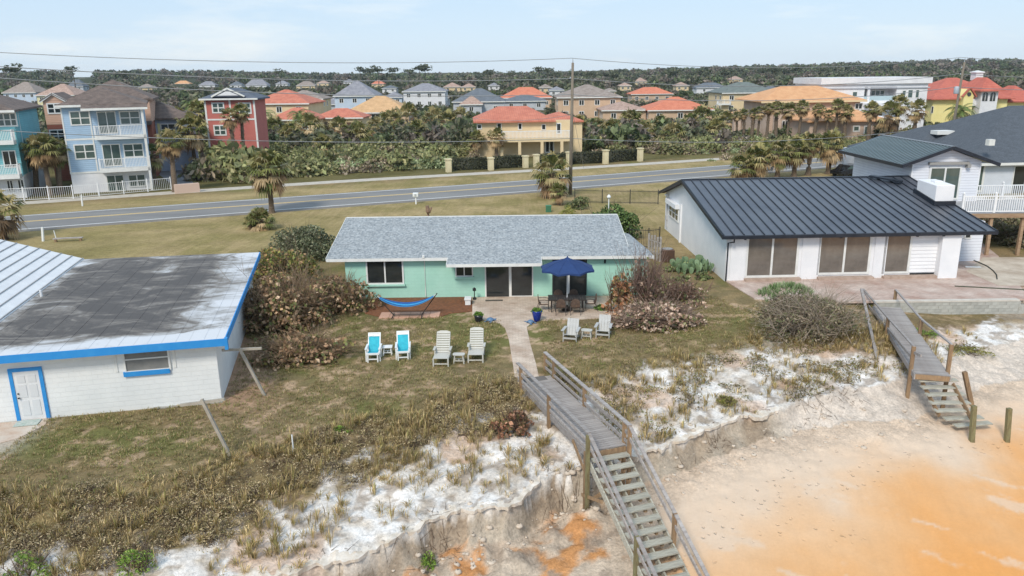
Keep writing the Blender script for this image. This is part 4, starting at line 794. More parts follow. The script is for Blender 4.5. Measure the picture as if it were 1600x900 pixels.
h=FH('red_tile_villa','cream villa with wide red tile roof right of the red house',386,478,162,140,2,TRED,CREAM,14,R(-3)); 
FH('red_tile_wing','low cream wing with red tile roof stepped down from the villa',418,492,187,168,1,TRED,CREAM,9,R(-3),nwin=2)
h=FH('garage_house','low cream garage wing with red tiles and two dark brown doors',487,563,184,169,1,TRED,CREAM,9,R(-2),nwin=0)
for b4 in((500,191,523,206),(531,191,549,206)): h.winpx(*b4,cols=1,rows=4,fw=.08,fm=mat('brown_garage_door',(88,66,56)),gm=mat('brown_garage_door',(88,66,56)),name='garage_door')
FH('taupe_roof_house','stone coloured house with taupe hip roof behind the red tiled villa',432,500,155,141,2,TBRN,CREAM,12)
h=FH('tan_roof_house','wide house with tall tan pyramid roof and dark veranda windows',537,634,176,149,1,TTAN,PEA,15,0,nwin=0); h.winpx(580,178,608,190,cols=4,fw=.12); h.winpx(556,179,576,190,cols=2,fw=.12)
FH('grey_roof_house','white house with broad pale grey roof left of the tan pyramid roof',520,582,150,125,2,TGRY,LBL,14)
FH('pale_house','low pale grey roofed house just behind the broad grey roof',500,555,163,147,1,TGRY,GRYW,12)
FH('white_villa','white two storey villa with grey tiled roof on the far lawn',628,692,143,130,2,TGRY,GW2,14)
FH('white_villa_wing','lower white gabled wing before the grey roofed villa',648,698,153,140,1,TBRN,GW2,10)
FH('small_blue_house','small pale blue house left of the white villa',599,627,152,143,1,TGRY,LBL,9,nwin=2)
h=FH('stone_house','stone grey house with steep slate roof and dark arched doorway',706,784,159,138,1,TDRK,GRYW,15,0,nwin=3,ze=3.8)
FH('stone_porch','pink tiled porch wing at the front of the stone grey house',718,752,163,149,1,TPNK,GRYW,7,nwin=1)
FH('orange_roof_house','house with bright orange tiled hip roof behind the slate roofs',781,858,153,136,1,TBRI,PEA,14,ze=3.6)
FH('dark_roof_house','low house with dark slate roof before the bright orange roof',786,850,158,148,1,TDRK,GRYW,12,nwin=3)
h=FH('peach_house','peach two storey house with large taupe hip roof behind the tall pole',870,966,152,132,2,TBRN,PEA,16,nwin=4)
FH('mottled_roof_house','low house with mottled pink brown tiles among the thicket',940,1008,172,158,1,TPNK,PEA,12,nwin=2)
FH('small_orange_roof','distant orange tiled roof rising from the dark trees',986,1048,147,136,1,TBRI,PEA,12,ze=3.4)
FH('red_roof_house','low house with large red hip roof hidden in the thicket',1012,1110,172,151,1,TBRI,PEA,15,nwin=3)
h=FH('cream_balcony_house','cream two storey house with greenish roof and white corner balcony',1128,1214,145,128,2,TGRN,CREAM,14,R(4),nwin=3)
a,z_=h.front(1128,150); c,_=h.front(1138,150); balc(h,a-1.5,c+.5,3.0)
FH('far_taupe_house','far house with brown taupe hip roof behind the teal house',2,52,145,128,2,TBRN,LBL,14)
FH('far_yellow_house','far pale yellow house with light tan roof above the peach house',54,112,149,131,2,TPNK,mat('pale_yellow_stucco',(222,214,172)),14)
FH('far_slate_house','tiny far house with slate roof above the pale yellow house',104,128,135,124,2,TDRK,GRYW,9,nwin=2)
FH('far_bluewhite_house','far blue white house with taupe roof behind the big brown roof',138,198,143,128,2,TBRN,LBL,14)
lab=[('tiny cream roofed house in the far trees right of the blue house',272,294,131,126,TORA),('tiny grey house in the far trees above the red house',310,334,133,127,TGRY),('tiny slate roofed house above the red house gable',358,376,133,127,TDRK),('tiny pale blue house at the foot of the far ridge',383,415,133,124,TGRY),
 ('tiny grey gabled house left of the broad grey roof',462,490,134,127,TBRN),('tiny peach roofed house left of the broad grey roof',494,512,130,126,TPNK),('tiny orange roof above the pale blue house',580,599,131,125,TBRI),('tiny mottled roof house right of the white villa',692,718,136,129,TPNK),
 ('tiny brown roofed house above the slate roof',720,742,136,130,TPNK),('tiny grey house left of the tall pole',858,882,141,135,TGRY),('tiny pale roof right of the peach house',946,962,142,138,TBRN),('tiny tan house in the trees above the red hip roof',1056,1076,134,128,TPNK),
 ('tiny slate roofed house left of the cream balcony house',1088,1134,137,129,TDRK),('tiny cream house on the ridge foot in mid picture',992,1010,127,121,TPNK),('tiny grey house right of the greenish roof',1196,1222,141,134,TDRK),('tiny terracotta roof behind the yellow mansion',1446,1482,137,130,TDRD)]
lab+=[('tiny grey roof in the trees over the brown roofed blue house',214,236,137,131,TBRN),('tiny pale house left of the tiny grey gabled house',430,448,131,126,TGRY),('tiny slate roof between the broad grey roof and the white villa',596,618,138,133,TDRK),('tiny taupe roof left of the peach house',842,862,137,131,TBRN),('tiny cream walled house above the mottled roof',968,986,134,129,TPNK),('tiny pale roof in the trees left of the bright orange roof',762,780,134,129,TGRY),('tiny white house in the trees above the garage wing',536,552,128,124,TGRY),('tiny tan house below the ridge near the cream balcony house',1140,1160,124,119,TPNK),('tiny brown roof at the far left over the peach house',116,134,128,122,TBRN)]
for l,a,c,e,r_,m_ in lab: FH('distant_house',l,a,c,e,r_,1,m_,GW2 if m_ in(TGRY,TDRK) else CREAM,11,nwin=2,group='tiny houses among the far trees')
# ---- cream villa with loggia (centre)
h=House('cream_villa','cream villa with salmon tiled roof and white balcony over an arched loggia','house',0,0,R(3)); b0=G(748,246); h.x,h.y=b0.x,b0.y; h.o.location=(b0.x,b0.y,0); ho=h.o
_,ze=h.front(800,189); wv,_=h.front(893,200); zr=AtY(810,166,b0.y+5).z; a,_=h.front(783,210)
MB().box(0,wv,0,11,0,ze).obj('wall',CREAM,ho); MB().hip(-.7,h.front(868,189)[0],-.7,11.7,ze+.02,zr,ins=4).obj('roof',TRED,ho); MB().hip(h.front(846,189)[0],wv+2.0,.6,10.4,ze-.15,zr-1.0,ins=4).obj('side_roof',TRED,ho)
MB().box(wv,wv+1.8,1,10,0,ze-.3).obj('side_wall',CREAM,ho)
_,zb=h.front(830,216,-2.4); zb=max(2.7,zb); x1=wv-.2
MB().box(a,x1,-2.4,-.01,zb-.55,zb).obj('balcony_floor',CREAM,ho)
for px_ in(784,812,847,878): x_,_=h.front(px_,230,-2.4); MB().box(x_-.22,x_+.22,-2.4,-2.0,0,zb-.55).obj('loggia_column',CREAM,ho)
b=MB(); k=int((x1-a)/.2)
for i in range(k+1): b.box(a+i*(x1-a)/k-.04,a+i*(x1-a)/k+.04,-2.38,-2.3,zb,zb+1)
b.obj('balusters',WPV,ho)['kind']='stuff'; MB().box(a,x1,-2.4,-2.28,zb+1,zb+1.1).obj('handrail',WPV,ho)
for b4 in((776,192,784,206),(809,192,816,203),(869,192,877,209),(741+4,194,753,202)): h.winpx(*b4,cols=1,fw=.14)
h.winpx(851,219,866,239,cols=2,fw=.2,name='loggia_door'); h.winpx(846,194,853,203,cols=1,fw=.1)
# ---- orange tiled estate
h=House('orange_villa','large pink tan villa with pale orange tiled roofs on two levels','house',0,0,R(2)); Yv=152.; b0=AtY(1200,160,Yv); h.x,h.y=b0.x,Yv; h.o.location=(b0.x,Yv,0); ho=h.o
_,ze=h.front(1260,157); wv,_=h.front(1344,160); zr=AtY(1262,134,Yv+7).z
MB().box(0,wv,0,14,0,ze).obj('wall',PKT,ho); MB().hip(-1.6,wv+.9,-.9,15,ze,zr,ins=6.5).obj('roof',TORA,ho); MB().box(-1.6,wv+.9,-.95,-.85,ze-.35,ze-.02).obj('fascia',CREAM,ho)
h.winpx(1336,161,1348,171,cols=2,fw=.15); h.winpx(1244,160,1263,167,cols=3,fw=.12); h.winpx(1222,160,1236,167,cols=2,fw=.12)
for b4 in((1236,187,1252,200),(1258,188,1268,200),(1222,188,1232,202)): h.winpx(*b4,cols=2,fw=.15)
for px_ in(1213,1150): x_,_=h.front(px_,190,-1.6); MB().box(x_-.6,x_+.6,-2.6,-1.4,0,5).obj('column',PKT,ho)
h=House('orange_villa_wing','low pink tan wing with pale orange tiles before the large villa','house',0,0,R(2)); Yv=140.; b0=AtY(1266,190,Yv); h.x,h.y=b0.x,Yv; h.o.location=(b0.x,Yv,0); ho=h.o
_,ze=h.front(1330,188); wv,_=h.front(1381,190); zr=AtY(1318,168,Yv+5).z; MB().box(0,wv,0,10,0,ze).obj('wall',PKT,ho); MB().hip(-.8,wv+.8,-.8,10.8,ze,zr,ins=5).obj('roof',TORA,ho)
for b4 in((1333,196,1344,206),(1350,196,1362,213),(1371,196,1379,212)): h.winpx(*b4,cols=1,fw=.22,gm=GLASSG)
FH('orange_villa_porch','lowest pale orange roof at the left of the pink tan villa',1148,1220,181,169,1,TORA,PKT,9,nwin=2)
for k_,px_ in enumerate((1346,1379,1410,1440)):
    p=G(px_,223); p2=AtY(px_,210,p.y); t_=MB().box(-.5,.5,-.5,.5,0,p2.z-.25).box(-.65,.65,-.65,.65,p2.z-.25,p2.z).obj('gate_pillar',PEA,None,(p.x,p.y,0)); tag(t_,'peach stone gate pillar behind the dark gabled roof, %s from the left'%('first','second','third','fourth')[k_],'pillar','peach pillars behind the dark gable')
# ---- white modern house
h=House('white_modern_house','large white flat roofed modern house with recessed balcony and green windows','house',0,0,R(1)); Yv=160.; b0=AtY(1282,150,Yv); h.x,h.y=b0.x,Yv; h.o.location=(b0.x,Yv,0); ho=h.o
_,ze=h.front(1360,131); wv,_=h.front(1447,160); x1,_=h.front(1350,150); x2,_=h.front(1400,150); _,zl=h.front(1375,157); _,zt=h.front(1375,136)
MB().box(0,x1,0,14,0,ze).box(x2,wv,0,14,0,ze).box(x1,x2,3,14,zl,ze).box(x1,x2,0,14,0,zl).box(x1,x2,0,3,zt,ze).obj('wall',GW2,ho)
MB().box(-.3,wv+.5,-.5,14.5,ze,ze+1.2).obj('parapet',GW2,ho); MB().box(-.1,wv+.3,-.25,0,ze-.9,ze-.7).obj('cornice',mat('grey_cornice',(176,180,188)),ho)
a,z0=h.front(1359,154,3); c,z2=h.front(1383,140,3); win(ho,a,3,zl+.1,c-a,z2-zl-.1,cols=3,fw=.2,gm=GLASSG); a,_=h.front(1351,150,3); win(ho,a,3,zl+.1,.8,2.4,cols=1,gm=GLASSG)
x_,_=h.front(1357,150); MB().box(x_-.25,x_+.25,0,.5,zl,zt).obj('column',GW2,ho); MB().box(x1,x2,.1,.16,zl,zl+.9).obj('glass_balustrade',mat('pale_glass',(170,190,196),None,1,.1),ho)
for b4 in((1332,143,1340,151),(1410,141,1416,153),(1419,140,1427,153),(1431,140,1437,153),(1361,172,1368,182),(1370,171,1380,184),(1415,185,1422,190)): h.winpx(*b4,cols=1,fw=.1,gm=GLASSG)
MB().box(x1,x2,-2.5,-.002,zl-1.0,zl-.5).obj('canopy',GW2,ho); MB().box(.5,12,-7,-.1,0,3.4).obj('garage_wing',GW2,ho)
# ---- yellow mansion
h=House('yellow_mansion','yellow mansion with deep red tiled hip roofs and arched white window bay','house',0,0,R(2)); Yv=172.; b0=AtY(1458,160,Yv); h.x,h.y=b0.x,Yv; h.o.location=(b0.x,Yv,0); ho=h.o
_,ze=h.front(1480,154); wv,_=h.front(1574,160); zr=AtY(1525,121,Yv+8).z
MB().box(0,wv,0,16,0,ze).obj('wall',YEL_,ho); MB().hip(-1,wv+1,-1,17,ze,zr,ins=8.0).obj('roof',TDRD,ho)
a,_=h.front(1505,160,-2); c,_=h.front(1520,160,-2); _,zg=h.front(1512,139,-2); MB().box(a,c,-2,0,0,ze+.6).obj('gable_bay',YEL_,ho); xm=(a+c)/2
MB().add([(a,-2,ze+.6),(c,-2,ze+.6),(xm,-2,zg),(a,2,ze+.6),(c,2,ze+.6),(xm,2,zg)],[(0,1,2),(0,2,5,3),(2,1,4,5)]).obj('gable',YEL_,ho)
for p_,q_ in(((a-.5,-2.1,ze+.4),(xm,-2.1,zg+.3)),((xm,-2.1,zg+.3),(c+.5,-2.1,ze+.4))): board(p_,q_,.25,.5,nm='verge_tiles',par=ho,m=TDRD)
MB().lathe([(0,0),(.45,.0),(.45,.05),(0,.05)],12,(0,0,0)).obj('round_window',GLASS,ho,(xm,-2.03,ze+.9),(math.pi/2,0,0))
a,_=h.front(1532,160,-3); c,_=h.front(1558,160,-3); _,zt=h.front(1545,141,-3); MB().box(a,c,-3,4,0,zt).obj('window_bay',GW2,ho); MB().hip(a-.9,c+.9,-3.9,5,zt,zt+2.6).obj('bay_roof',TDRD,ho)
def arch(x,y,z,w_,h_,fr):
    b=MB(); n=8; pts=[(x,z),(x+w_,z)]+[(x+w_/2+w_/2*math.cos(math.pi*i/n),z+h_-w_/2+w_/2*math.sin(math.pi*i/n)) for i in range(n+1)]
    b.add([(p[0],y-.06,p[1]) for p in pts],[tuple(range(len(pts)))]); o=b.obj('arched_window',GLASS,fr); MB().box(x,x+w_,y-.1,y-.06,z+(h_-w_/2)*.98,z+(h_-w_/2)).box(x+w_/2-.05,x+w_/2+.05,y-.1,y-.06,z,z+h_-.1).obj('window_bar',WHITE,o)
for px_ in(1534,1546): x_,zb=h.front(px_,158,-3); _,z2=h.front(px_,144,-3); arch(x_,-3,zb,1.15,z2-zb,ho)
_,zb=h.front(1526,161,-1); a,_=h.front(1517,160,-1); c,_=h.front(1532,160,-1); MB().box(a,c,-1.6,0,zb-.5,zb).box(a,c,-1.6,-1.5,zb,zb+.9).obj('balcony_floor',GW2,ho); MB().box(a,c,-1.6,0,zb-4.3,zb-3.8).box(a,c,-1.6,-1.5,zb-3.8,zb-2.9).obj('balcony_floor',GW2,ho)
h.winpx(1454.5+1,166,1459,177,cols=1); h.winpx(1507,168,1511,177,cols=1); h.winpx(1534,167,1541,178,cols=1); h.winpx(1544,167,1552,178,cols=1)
x_,_=h.front(1526,121,8); MB().box(x_-.8,x_+.8,7,9,zr-.6,zr+1.2).obj('chimney',GW2,ho); MB().hip(x_-1,x_+1,6.8,9.2,zr+1.2,zr+1.5).obj('chimney_cap',GW2,ho)
a,_=h.front(1572,160,1); MB().box(a,a+7,1,10,0,ze-.8).obj('right_wing',YEL_,ho); MB().hip(a-.5,a+8,0,11,ze-.8,ze+2.4).obj('wing_roof',TDRD,ho); h.winpx(1583,166,1591,173,yl=1,cols=2,fw=.15)
# ================================================================== BEACH STAIRS
WOOD=mat('weathered_grey_timber',(176,170,166),(142,134,130),1.6,.9,.7,26,stretch=(1,5,5),obj_var=.16)
WOODB=mat('tan_post_timber',(164,136,104),(132,108,84),2.4,.9,.7,26,stretch=(4,4,1),obj_var=.14)
WOODT=mat('lichen_grey_tread',(192,190,176),(156,152,140),2.6,.9,.7,26,stretch=(1,5,5),obj_var=.12)
GREENP=mat('mossy_post',(132,128,92),(112,100,72),2.5,.9,.6,20,stretch=(4,4,1))
def frame_mat(M0,u): # local y runs down the walk
    rz=math.atan2(-u[0],u[1]); return rz
def boardwalk(name,label,M0,u,length,w_,steps,run,rise,zd=.06,plank=.145,su=None,rails=True):
    rz=frame_mat(M0,u); t=thing(name,label,'boardwalk',(M0[0],M0[1],0),rz); cz=lambda lx,ly:(M0[0]+math.cos(rz)*lx-math.sin(rz)*ly,M0[1]+math.sin(rz)*lx+math.cos(rz)*ly)
    pm=MB().box(-w_/2,w_/2,0,plank-.012,zd-.04,zd).mesh('plank',WOOD); rng=random.Random(len(label))
    for i in range(int(length/plank)): inst('plank',pm,t,(rng.uniform(-.012,.012),i*plank,rng.uniform(-.003,.003)),(0,0,rng.uniform(-.006,.006)))
    for x in(-w_/2-.03,w_/2+.03): MB().bar((x,-.05,zd-.13),(x,length+.02,zd-.13),.045,.24).obj('edge_beam',WOOD,t)
    MB().bar((0,0,zd-.14),(0,length,zd-.14),.045,.2).obj('joist',WOODB,t); MB().bar((-w_/2,length-.02,zd-.13),(w_/2,length-.02,zd-.13),.045,.22).obj('end_board',WOODB,t)
    return t,cz,rz
M0=((G(807,600).x+G(862,585).x)/2,(G(807,600).y+G(862,585).y)/2); M1=((G(914,709).x+G(985,700).x)/2,(G(914,709).y+G(985,700).y)/2)
u=Vector((M1[0]-M0[0],M1[1]-M0[1])); Ld=u.length; u.normalize(); bw=1.42
t,cz,rzb1=boardwalk('beach_boardwalk','long grey timber boardwalk and open stairs running down to the beach in mid picture',M0,u,Ld,bw,0,0,0)
hw=bw/2+.07
def gz(lx,ly): X_,Y_=cz(lx,ly); return H_at(X_,Y_)
for lx,ly,top in((hw,.45,.84),(hw,3.55,.84),(hw,Ld-.12,.05),(-hw,.3,.84),(-hw,3.4,.84),(-hw,Ld-.3,.84)):
    MB().box(lx-.06,lx+.06,ly-.06,ly+.06,gz(lx,ly)-.35,top).obj('post',WOODB,t)
for s in(hw,-hw):
    y0=.05 if s>0 else -.75; 
    MB().bar((s,y0,.87),(s,Ld+.12,.87),.15,.045).obj('top_rail',WOOD,t); MB().bar((s*1.0-(.075 if s>0 else -.075)*-.0,y0,.52),(s,Ld,.52),.045,.13).obj('middle_rail',WOOD,t); MB().bar((s*.97,y0,.2),(s*.97,Ld,.2),.045,.11).obj('lower_rail',WOOD,t)
    if s<0: MB().box(s-.06,s+.06,-.75,-.63,-.3,.84).obj('post',WOODB,t)
run,rise=.372,.192; ns=16
tm=MB().box(-bw/2+.02,bw/2-.02,0,.29,-.045,0).mesh('stair_tread',WOODT); rr=random.Random(4)
for i in range(ns): inst('stair_tread',tm,t,(rr.uniform(-.02,.02),Ld+.04+i*run,-.13-i*rise),(rr.uniform(-.02,.02),0,rr.uniform(-.012,.012)))
for x in(-bw/2-.02,0,bw/2+.02): MB().bar((x,Ld-.05,-.25),(x,Ld+ns*run,-.25-ns*rise),.05,.24).obj('stringer',WOODT,t)
for x in(-.38,.38):
    b=MB()
    for i in range(ns): b.box(x-.045,x+.045,Ld+.10+i*run,Ld+.24+i*run,-.33-i*rise,-.175-i*rise)
    b.obj('tread_blocks',WOODB,t)
for s,px_ in((hw,.0),(-hw,0)):
    e_=Vector((s,Ld+ns*run,.87-ns*rise)); MB().bar((s,Ld+.05,.87),e_,.12,.05,(0,0,1)).obj('stair_handrail',WOOD,t); MB().bar((s*.98,Ld+.05,.45),e_+Vector((0,0,-.42)),.045,.12).obj('stair_rail',WOOD,t)
for lx,ly,m_ in((hw+.06,Ld+.16,GREENP),(hw,Ld+3.6,GREENP),(-hw,Ld+3.2,WOODB),(-hw,Ld+.1,WOODB)):
    zt=.9-max(0,(ly-Ld))*rise/run; MB().box(lx-.06,lx+.06,ly-.06,ly+.06,gz(lx,ly)-.4,zt).obj('post',m_,t)
zb=gz(hw,Ld)+.25; MB().bar((hw,Ld-.1,zb),(-hw,Ld+.0,zb+.9),.04,.14).obj('cross_brace',WOODB,t); MB().bar((hw+.02,Ld-.12,-.75),(hw+.02,Ld-1.2,.0),.04,.14).obj('cross_brace',WOODB,t); MB().bar((hw+.05,Ld-.3,zb+.3),(hw+.05,Ld+1.3,zb+.9),.04,.12).obj('cross_brace',WOODB,t)
b_=MB(); 
for k in range(9): b_.box(-.5,.5,k*.05,k*.05+.04,0,.02)
tag(b_.obj('doormat',mat('grey_rubber_mat',(112,108,104)),None,(M0[0]-.05,M0[1]+.05,.05),(0,0,rzb1)),'small dark mat at the top of the mid picture boardwalk','doormat')
# second boardwalk
N0=G(1386,478,.15); N1=G(1457,589,.0); u2=Vector((N1.x-N0.x,N1.y-N0.y)); L2=u2.length; u2.normalize(); bw2=1.32
t,cz2,rzb2=boardwalk('side_boardwalk','weathered boardwalk with sagging rails below the concrete block wall on the right',(N0.x,N0.y),u2,L2,bw2,0,0,0,zd=.08)
cz=cz2; hw=bw2/2+.06
def wpt(px,py,lx): # pixel to a point over the local line x=lx -> local y,z
    a=cz2(lx,0); d=ray(px,py); A=np.array([[d[0],-u2[0]],[d[1],-u2[1]]]); k,s=np.linalg.solve(A,np.array(a)); return s,H+d[2]*k
def post2(lx,px,pt,pb,m_=WOODB,w_=.15):
    y_,zt=wpt(px,pt,lx); _,zb=wpt(px,pb,lx); zg=gz(lx,y_); MB().box(lx-w_/2,lx+w_/2,y_-w_/2,y_+w_/2,min(zb,zg)-.3,zt).obj('post',m_,t); return Vector((lx,y_,zt))
a1=post2(hw,1349,452,470); a2=post2(hw,1388,497,525); a3=post2(hw,1428,541,592)
b1=post2(-hw,1400,453,482); b2=post2(-hw,1440,499,523); b3=post2(-hw,1487,538,586)
for p,q in((a1,a2),(a2,a3),(b1,b2),(b2,b3)):
    MB().bar(p+Vector((0,-.05,0)),q+Vector((0,.05,0)),.10,.06).obj('top_rail',WOOD,t)
for p,q in((a1,a3),): MB().bar(p-Vector((0,0,.55)),q-Vector((0,.0,.55)),.045,.12).obj('middle_rail',WOOD,t)
y_,z_=wpt(1453,582,hw); MB().bar(a3+Vector((0,-.3,-.35)),(hw-.1,L2+.3,z_),.05,.12).obj('fallen_rail',WOOD,t)
pA=G(1349,452,1.0); pB=G(1371,550,-.1); lp=MB().bar((pA.x-.1,pA.y,pA.z),(pB.x,pB.y,pB.z-.3),.11,.13,(1,0,0)).obj('leaning_board',WOOD); tag(lp,'long weathered board leaning against the start of the right hand boardwalk','board')
S=[(1465,593,-.20),(1470,604,-.42),(1477,615,-.64),(1484,628,-.88),(1491,640,-1.1),(1505,652,-1.36),(1520,662,-1.55)]
inv=Matrix.Translation((N0.x,N0.y,0))@Matrix.Rotation(rzb2,4,'Z'); inv=inv.inverted()
tm=MB().box(-.82,.82,-.16,.16,-.05,0).mesh('stair_tread',WOODT); prev=None
for k,(px_,py_,z_) in enumerate(S):
    p=inv@G(px_,py_,z_); inst('stair_tread',tm,t,p,(0,0,-rzb2+R([0,0,2,-1,1,4,9][k]))); 
    if k in(0,4): 
        if prev is not None:
            for dx_ in(-.6,.6): MB().bar(prev+Vector((dx_,0,-.15)),p+Vector((dx_,.3,-.22)),.05,.2).obj('stringer',WOODB,t)
        prev=p
for px_,py_,pt,lean,l_ in((1522,634,581,-.35,'leaning timber post beside the lower steps on the right'),(1519,692,634,.05,'short timber post nearest the foot of the right hand steps'),(1574,692,638,.05,'lone timber post in the sand at the far right')):
    p=G(px_,py_,-1.75); zg=H_at(p.x,p.y); p=G(px_,py_,zg); q=AtY(px_-(15 if lean<0 else -3),pt,p.y+.1); tag(MB().bar((0,0,-.3),(q.x-p.x,.1,q.z-p.z),.17,.17,(0,1,0)).obj('beach_post',WOODB if lean<0 else GREENP,None,(p.x,p.y,zg)),l_,'post','timber posts in the sand')
# ================================================================== GARDEN FURNITURE
TEAL=mat('teal_sling',(44,178,196),(30,158,180),5,.7,.2,60); WPL=mat('white_plastic_lumber',(232,234,234),(220,222,222),3,.5); GPL=mat('pale_grey_lumber',(196,194,186),(182,180,172),4,.6,.2,30); PGRY=mat('grey_lumber',(186,186,184),(170,170,168),4,.6,.2,30)
LT=Vector((0,0,0))
def sling_chair(loc,rz,label):
    t=thing('sling_chair',label,'garden chair',loc,rz,'chairs set out on the lawn')
    # local -y faces the sea
    for s in(-.31,.31):
        MB().box(s-.03,s+.03,-.30,-.22,0,.58).obj('leg',WPL,t); MB().box(s-.03,s+.03,.30,.38,0,.56).obj('leg',WPL,t); MB().bar((s,-.34,.6),(s,.5,.58),.09,.035).obj('armrest',WPL,t)
        MB().bar((s*.8,-.36,.40),(s*.8,.35,.30),.04,.07).obj('side_rail',WPL,t); MB().bar((s*.86,.18,.28),(s*.86,.72,1.02),.045,.06,(0,1,0)).obj('back_rail',WPL,t)
        MB().box(s*.72-.03,s*.72+.03,-.42,-.36,0,.36).obj('leg',WPL,t)
    MB().box(-.30,.30,-.43,-.36,.36,.44).obj('front_rail',WPL,t); MB().box(-.22,.22,-.40,-.36,.12,.17).obj('cross_rail',WPL,t)
    MB().slab([(-.25,-.35,.42),(.25,-.35,.42),(.25,.2,.34),(-.25,.2,.34)],.02).obj('seat_sling',TEAL,t); b=MB()
    b.add([(-.25,.2,.34),(.25,.2,.34),(.25,.62,.9),(-.25,.62,.9),(-.25,.22,.33),(.25,.22,.33),(.25,.64,.89),(-.25,.64,.89)],[(0,1,2,3),(7,6,5,4),(0,4,5,1),(1,5,6,2),(2,6,7,3),(3,7,4,0)]); b.obj('back_sling',TEAL,t)
    MB().bar((-.29,.66,.95),(.29,.66,.95),.04,.12,(0,.6,.8)).obj('head_rail',WPL,t); MB().bar((-.29,.72,1.03),(.29,.72,1.03),.04,.05,(0,.6,.8)).obj('head_rail',WPL,t); return t
def at(px,py,dy=0,z=0): p=G(px,py,z); return (p.x,p.y+dy,H_at(p.x,p.y) if p.y<39 else z)
sling_chair(at(582,566.5,.42),R(3),'white framed garden chair with teal sling, the left one of the teal pair')
sling_chair(at(628.5,563.5,.42),R(6),'white framed garden chair with teal sling, right of the small square white table')
def slat_lounger(loc,rz,label):
    t=thing('slatted_lounger',label,'lounge chair',loc,rz,'chairs set out on the lawn')
    for s in(-.33,.33):
        MB().box(s-.03,s+.03,-.62,-.54,0,.36).obj('leg',GPL,t); MB().box(s-.03,s+.03,.42,.5,0,.55).obj('leg',GPL,t); MB().bar((s,-.62,.34),(s,.5,.30),.045,.09).obj('side_rail',GPL,t)
        MB().bar((s*1.1,-.02,.58),(s*1.1,.55,.56),.11,.03).obj('armrest',GPL,t); MB().box(s-.025,s+.025,-.0,.06,.3,.57).obj('arm_post',GPL,t); MB().bar((s*.9,.28,.30),(s*.9,.88,1.12),.04,.06,(0,1,0)).obj('back_rail',GPL,t)
    sm=MB().box(-.31,.31,0,.085,0,.022).mesh('slat',GPL)
    for i in range(9): inst('slat',sm,t,(0,-.60+i*.097,.375-i*.004))
    an=math.atan2(.82,.6)
    for i in range(9): f=.03+i*.112; inst('slat',sm,t,(0,.26+f*math.cos(an),.34+f*math.sin(an)),(an,0,0))
    MB().add([(-.31,.86,1.1),(.31,.86,1.1),(.31,.9,1.15),(.15,.92,1.2),(-.15,.92,1.2),(-.31,.9,1.15)]+[(-.31,.84,1.11),(.31,.84,1.11),(.31,.88,1.16),(.15,.9,1.21),(-.15,.9,1.21),(-.31,.88,1.16)],[(0,1,2,3,4,5),(11,10,9,8,7,6)]+[(i,i+6,(i+1)%6+6,(i+1)%6) for i in range(6)]).obj('headboard',GPL,t)
    MB().box(-.30,.30,-.60,-.56,.1,.15).obj('stretcher',GPL,t); return t
slat_lounger(at(689.5,573,.60),R(-2),'pale grey slatted lounge chair, left of the small round topped table'); slat_lounger(at(743.5,567,.60),R(-1),'pale grey slatted lounge chair closest to the paver path')
def side_table(loc,rz,label,m,w_=.5,d_=.42,hh=.44,rnd=False,grp='side tables on the lawn'):
    t=thing('side_table',label,'side table',loc,rz,grp); n=5
    if rnd:
        pts=[(w_/2*(.62*math.copysign(1,math.cos(a))+.38*math.cos(a)),d_/2*math.sin(a),hh) for a in[2*math.pi*i/16+.01 for i in range(16)]]; MB().slab(pts,.03).obj('table_top',m,t)
    else:
        sm=MB().box(-w_/2,w_/2,0,d_/n-.012,hh-.03,hh).mesh('slat',m)
        for i in range(n): inst('slat',sm,t,(0,-d_/2+i*d_/n,0))
    for sx in(-1,1):
        for sy in(-1,1): MB().bar((sx*w_*.42,sy*d_*.36,0),(sx*w_*.32,sy*d_*.3,hh-.03),.045,.045,(0,1,0)).obj('leg',m,t)
    for sy in(-1,1): MB().box(-w_*.38,w_*.38,sy*d_*.34-.015,sy*d_*.34+.015,.13,.17).obj('stretcher',m,t)
    MB().box(-.02,.02,-d_*.34,d_*.34,.13,.165).obj('stretcher',m,t); return t
side_table(at(605,556.5,.2),R(4),'small square white table between the two teal chairs',WPL,.46,.40,.42); side_table(at(717,569,.15),R(-2),'small rounded pale table between the two slatted lounge chairs',GPL,.56,.36,.44,True)
side_table(at(917,530,.15),R(-14),'small rounded pale table between the two adirondack chairs',GPL,.56,.40,.44,True)
def adirondack(loc,rz,label):
    t=thing('adirondack_chair',label,'adirondack chair',loc,rz,'chairs set out on the lawn')
    for s in(-.32,.32):
        MB().box(s-.02,s+.02,-.34,-.24,0,.56).obj('leg',PGRY,t); MB().bar((s*.92,-.34,.36),(s*.92,.62,.03),.035,.12).obj('side_rail',PGRY,t); MB().bar((s*1.12,-.40,.58),(s*1.05,.42,.56),.14,.028).obj('armrest',PGRY,t)
    sm=MB().box(-.31,.31,0,.1,0,.022).mesh('slat',PGRY)
    for i in range(6): inst('slat',sm,t,(0,-.38+i*.108,.39-i*.036),(-.32,0,0))
    an=R(64); bm_=MB().box(-.068,.068,0,.82,0,.022).mesh('back_slat',PGRY)
    for i in range(4): inst('back_slat',bm_,t,((i-1.5)*.145,.24,.20),(an,0,0))
    MB().box(-.29,.29,.60,.64,.52,.6).obj('back_rail',PGRY,t); MB().box(-.3,.3,-.36,-.33,.16,.24).obj('stretcher',PGRY,t); return t
adirondack(at(893,535,.34),R(-16),'grey adirondack chair facing the sea, left of the small table by the patio'); adirondack(at(944,529,.34),R(-14),'grey adirondack chair facing the sea, beside the brown leaved sea grape')
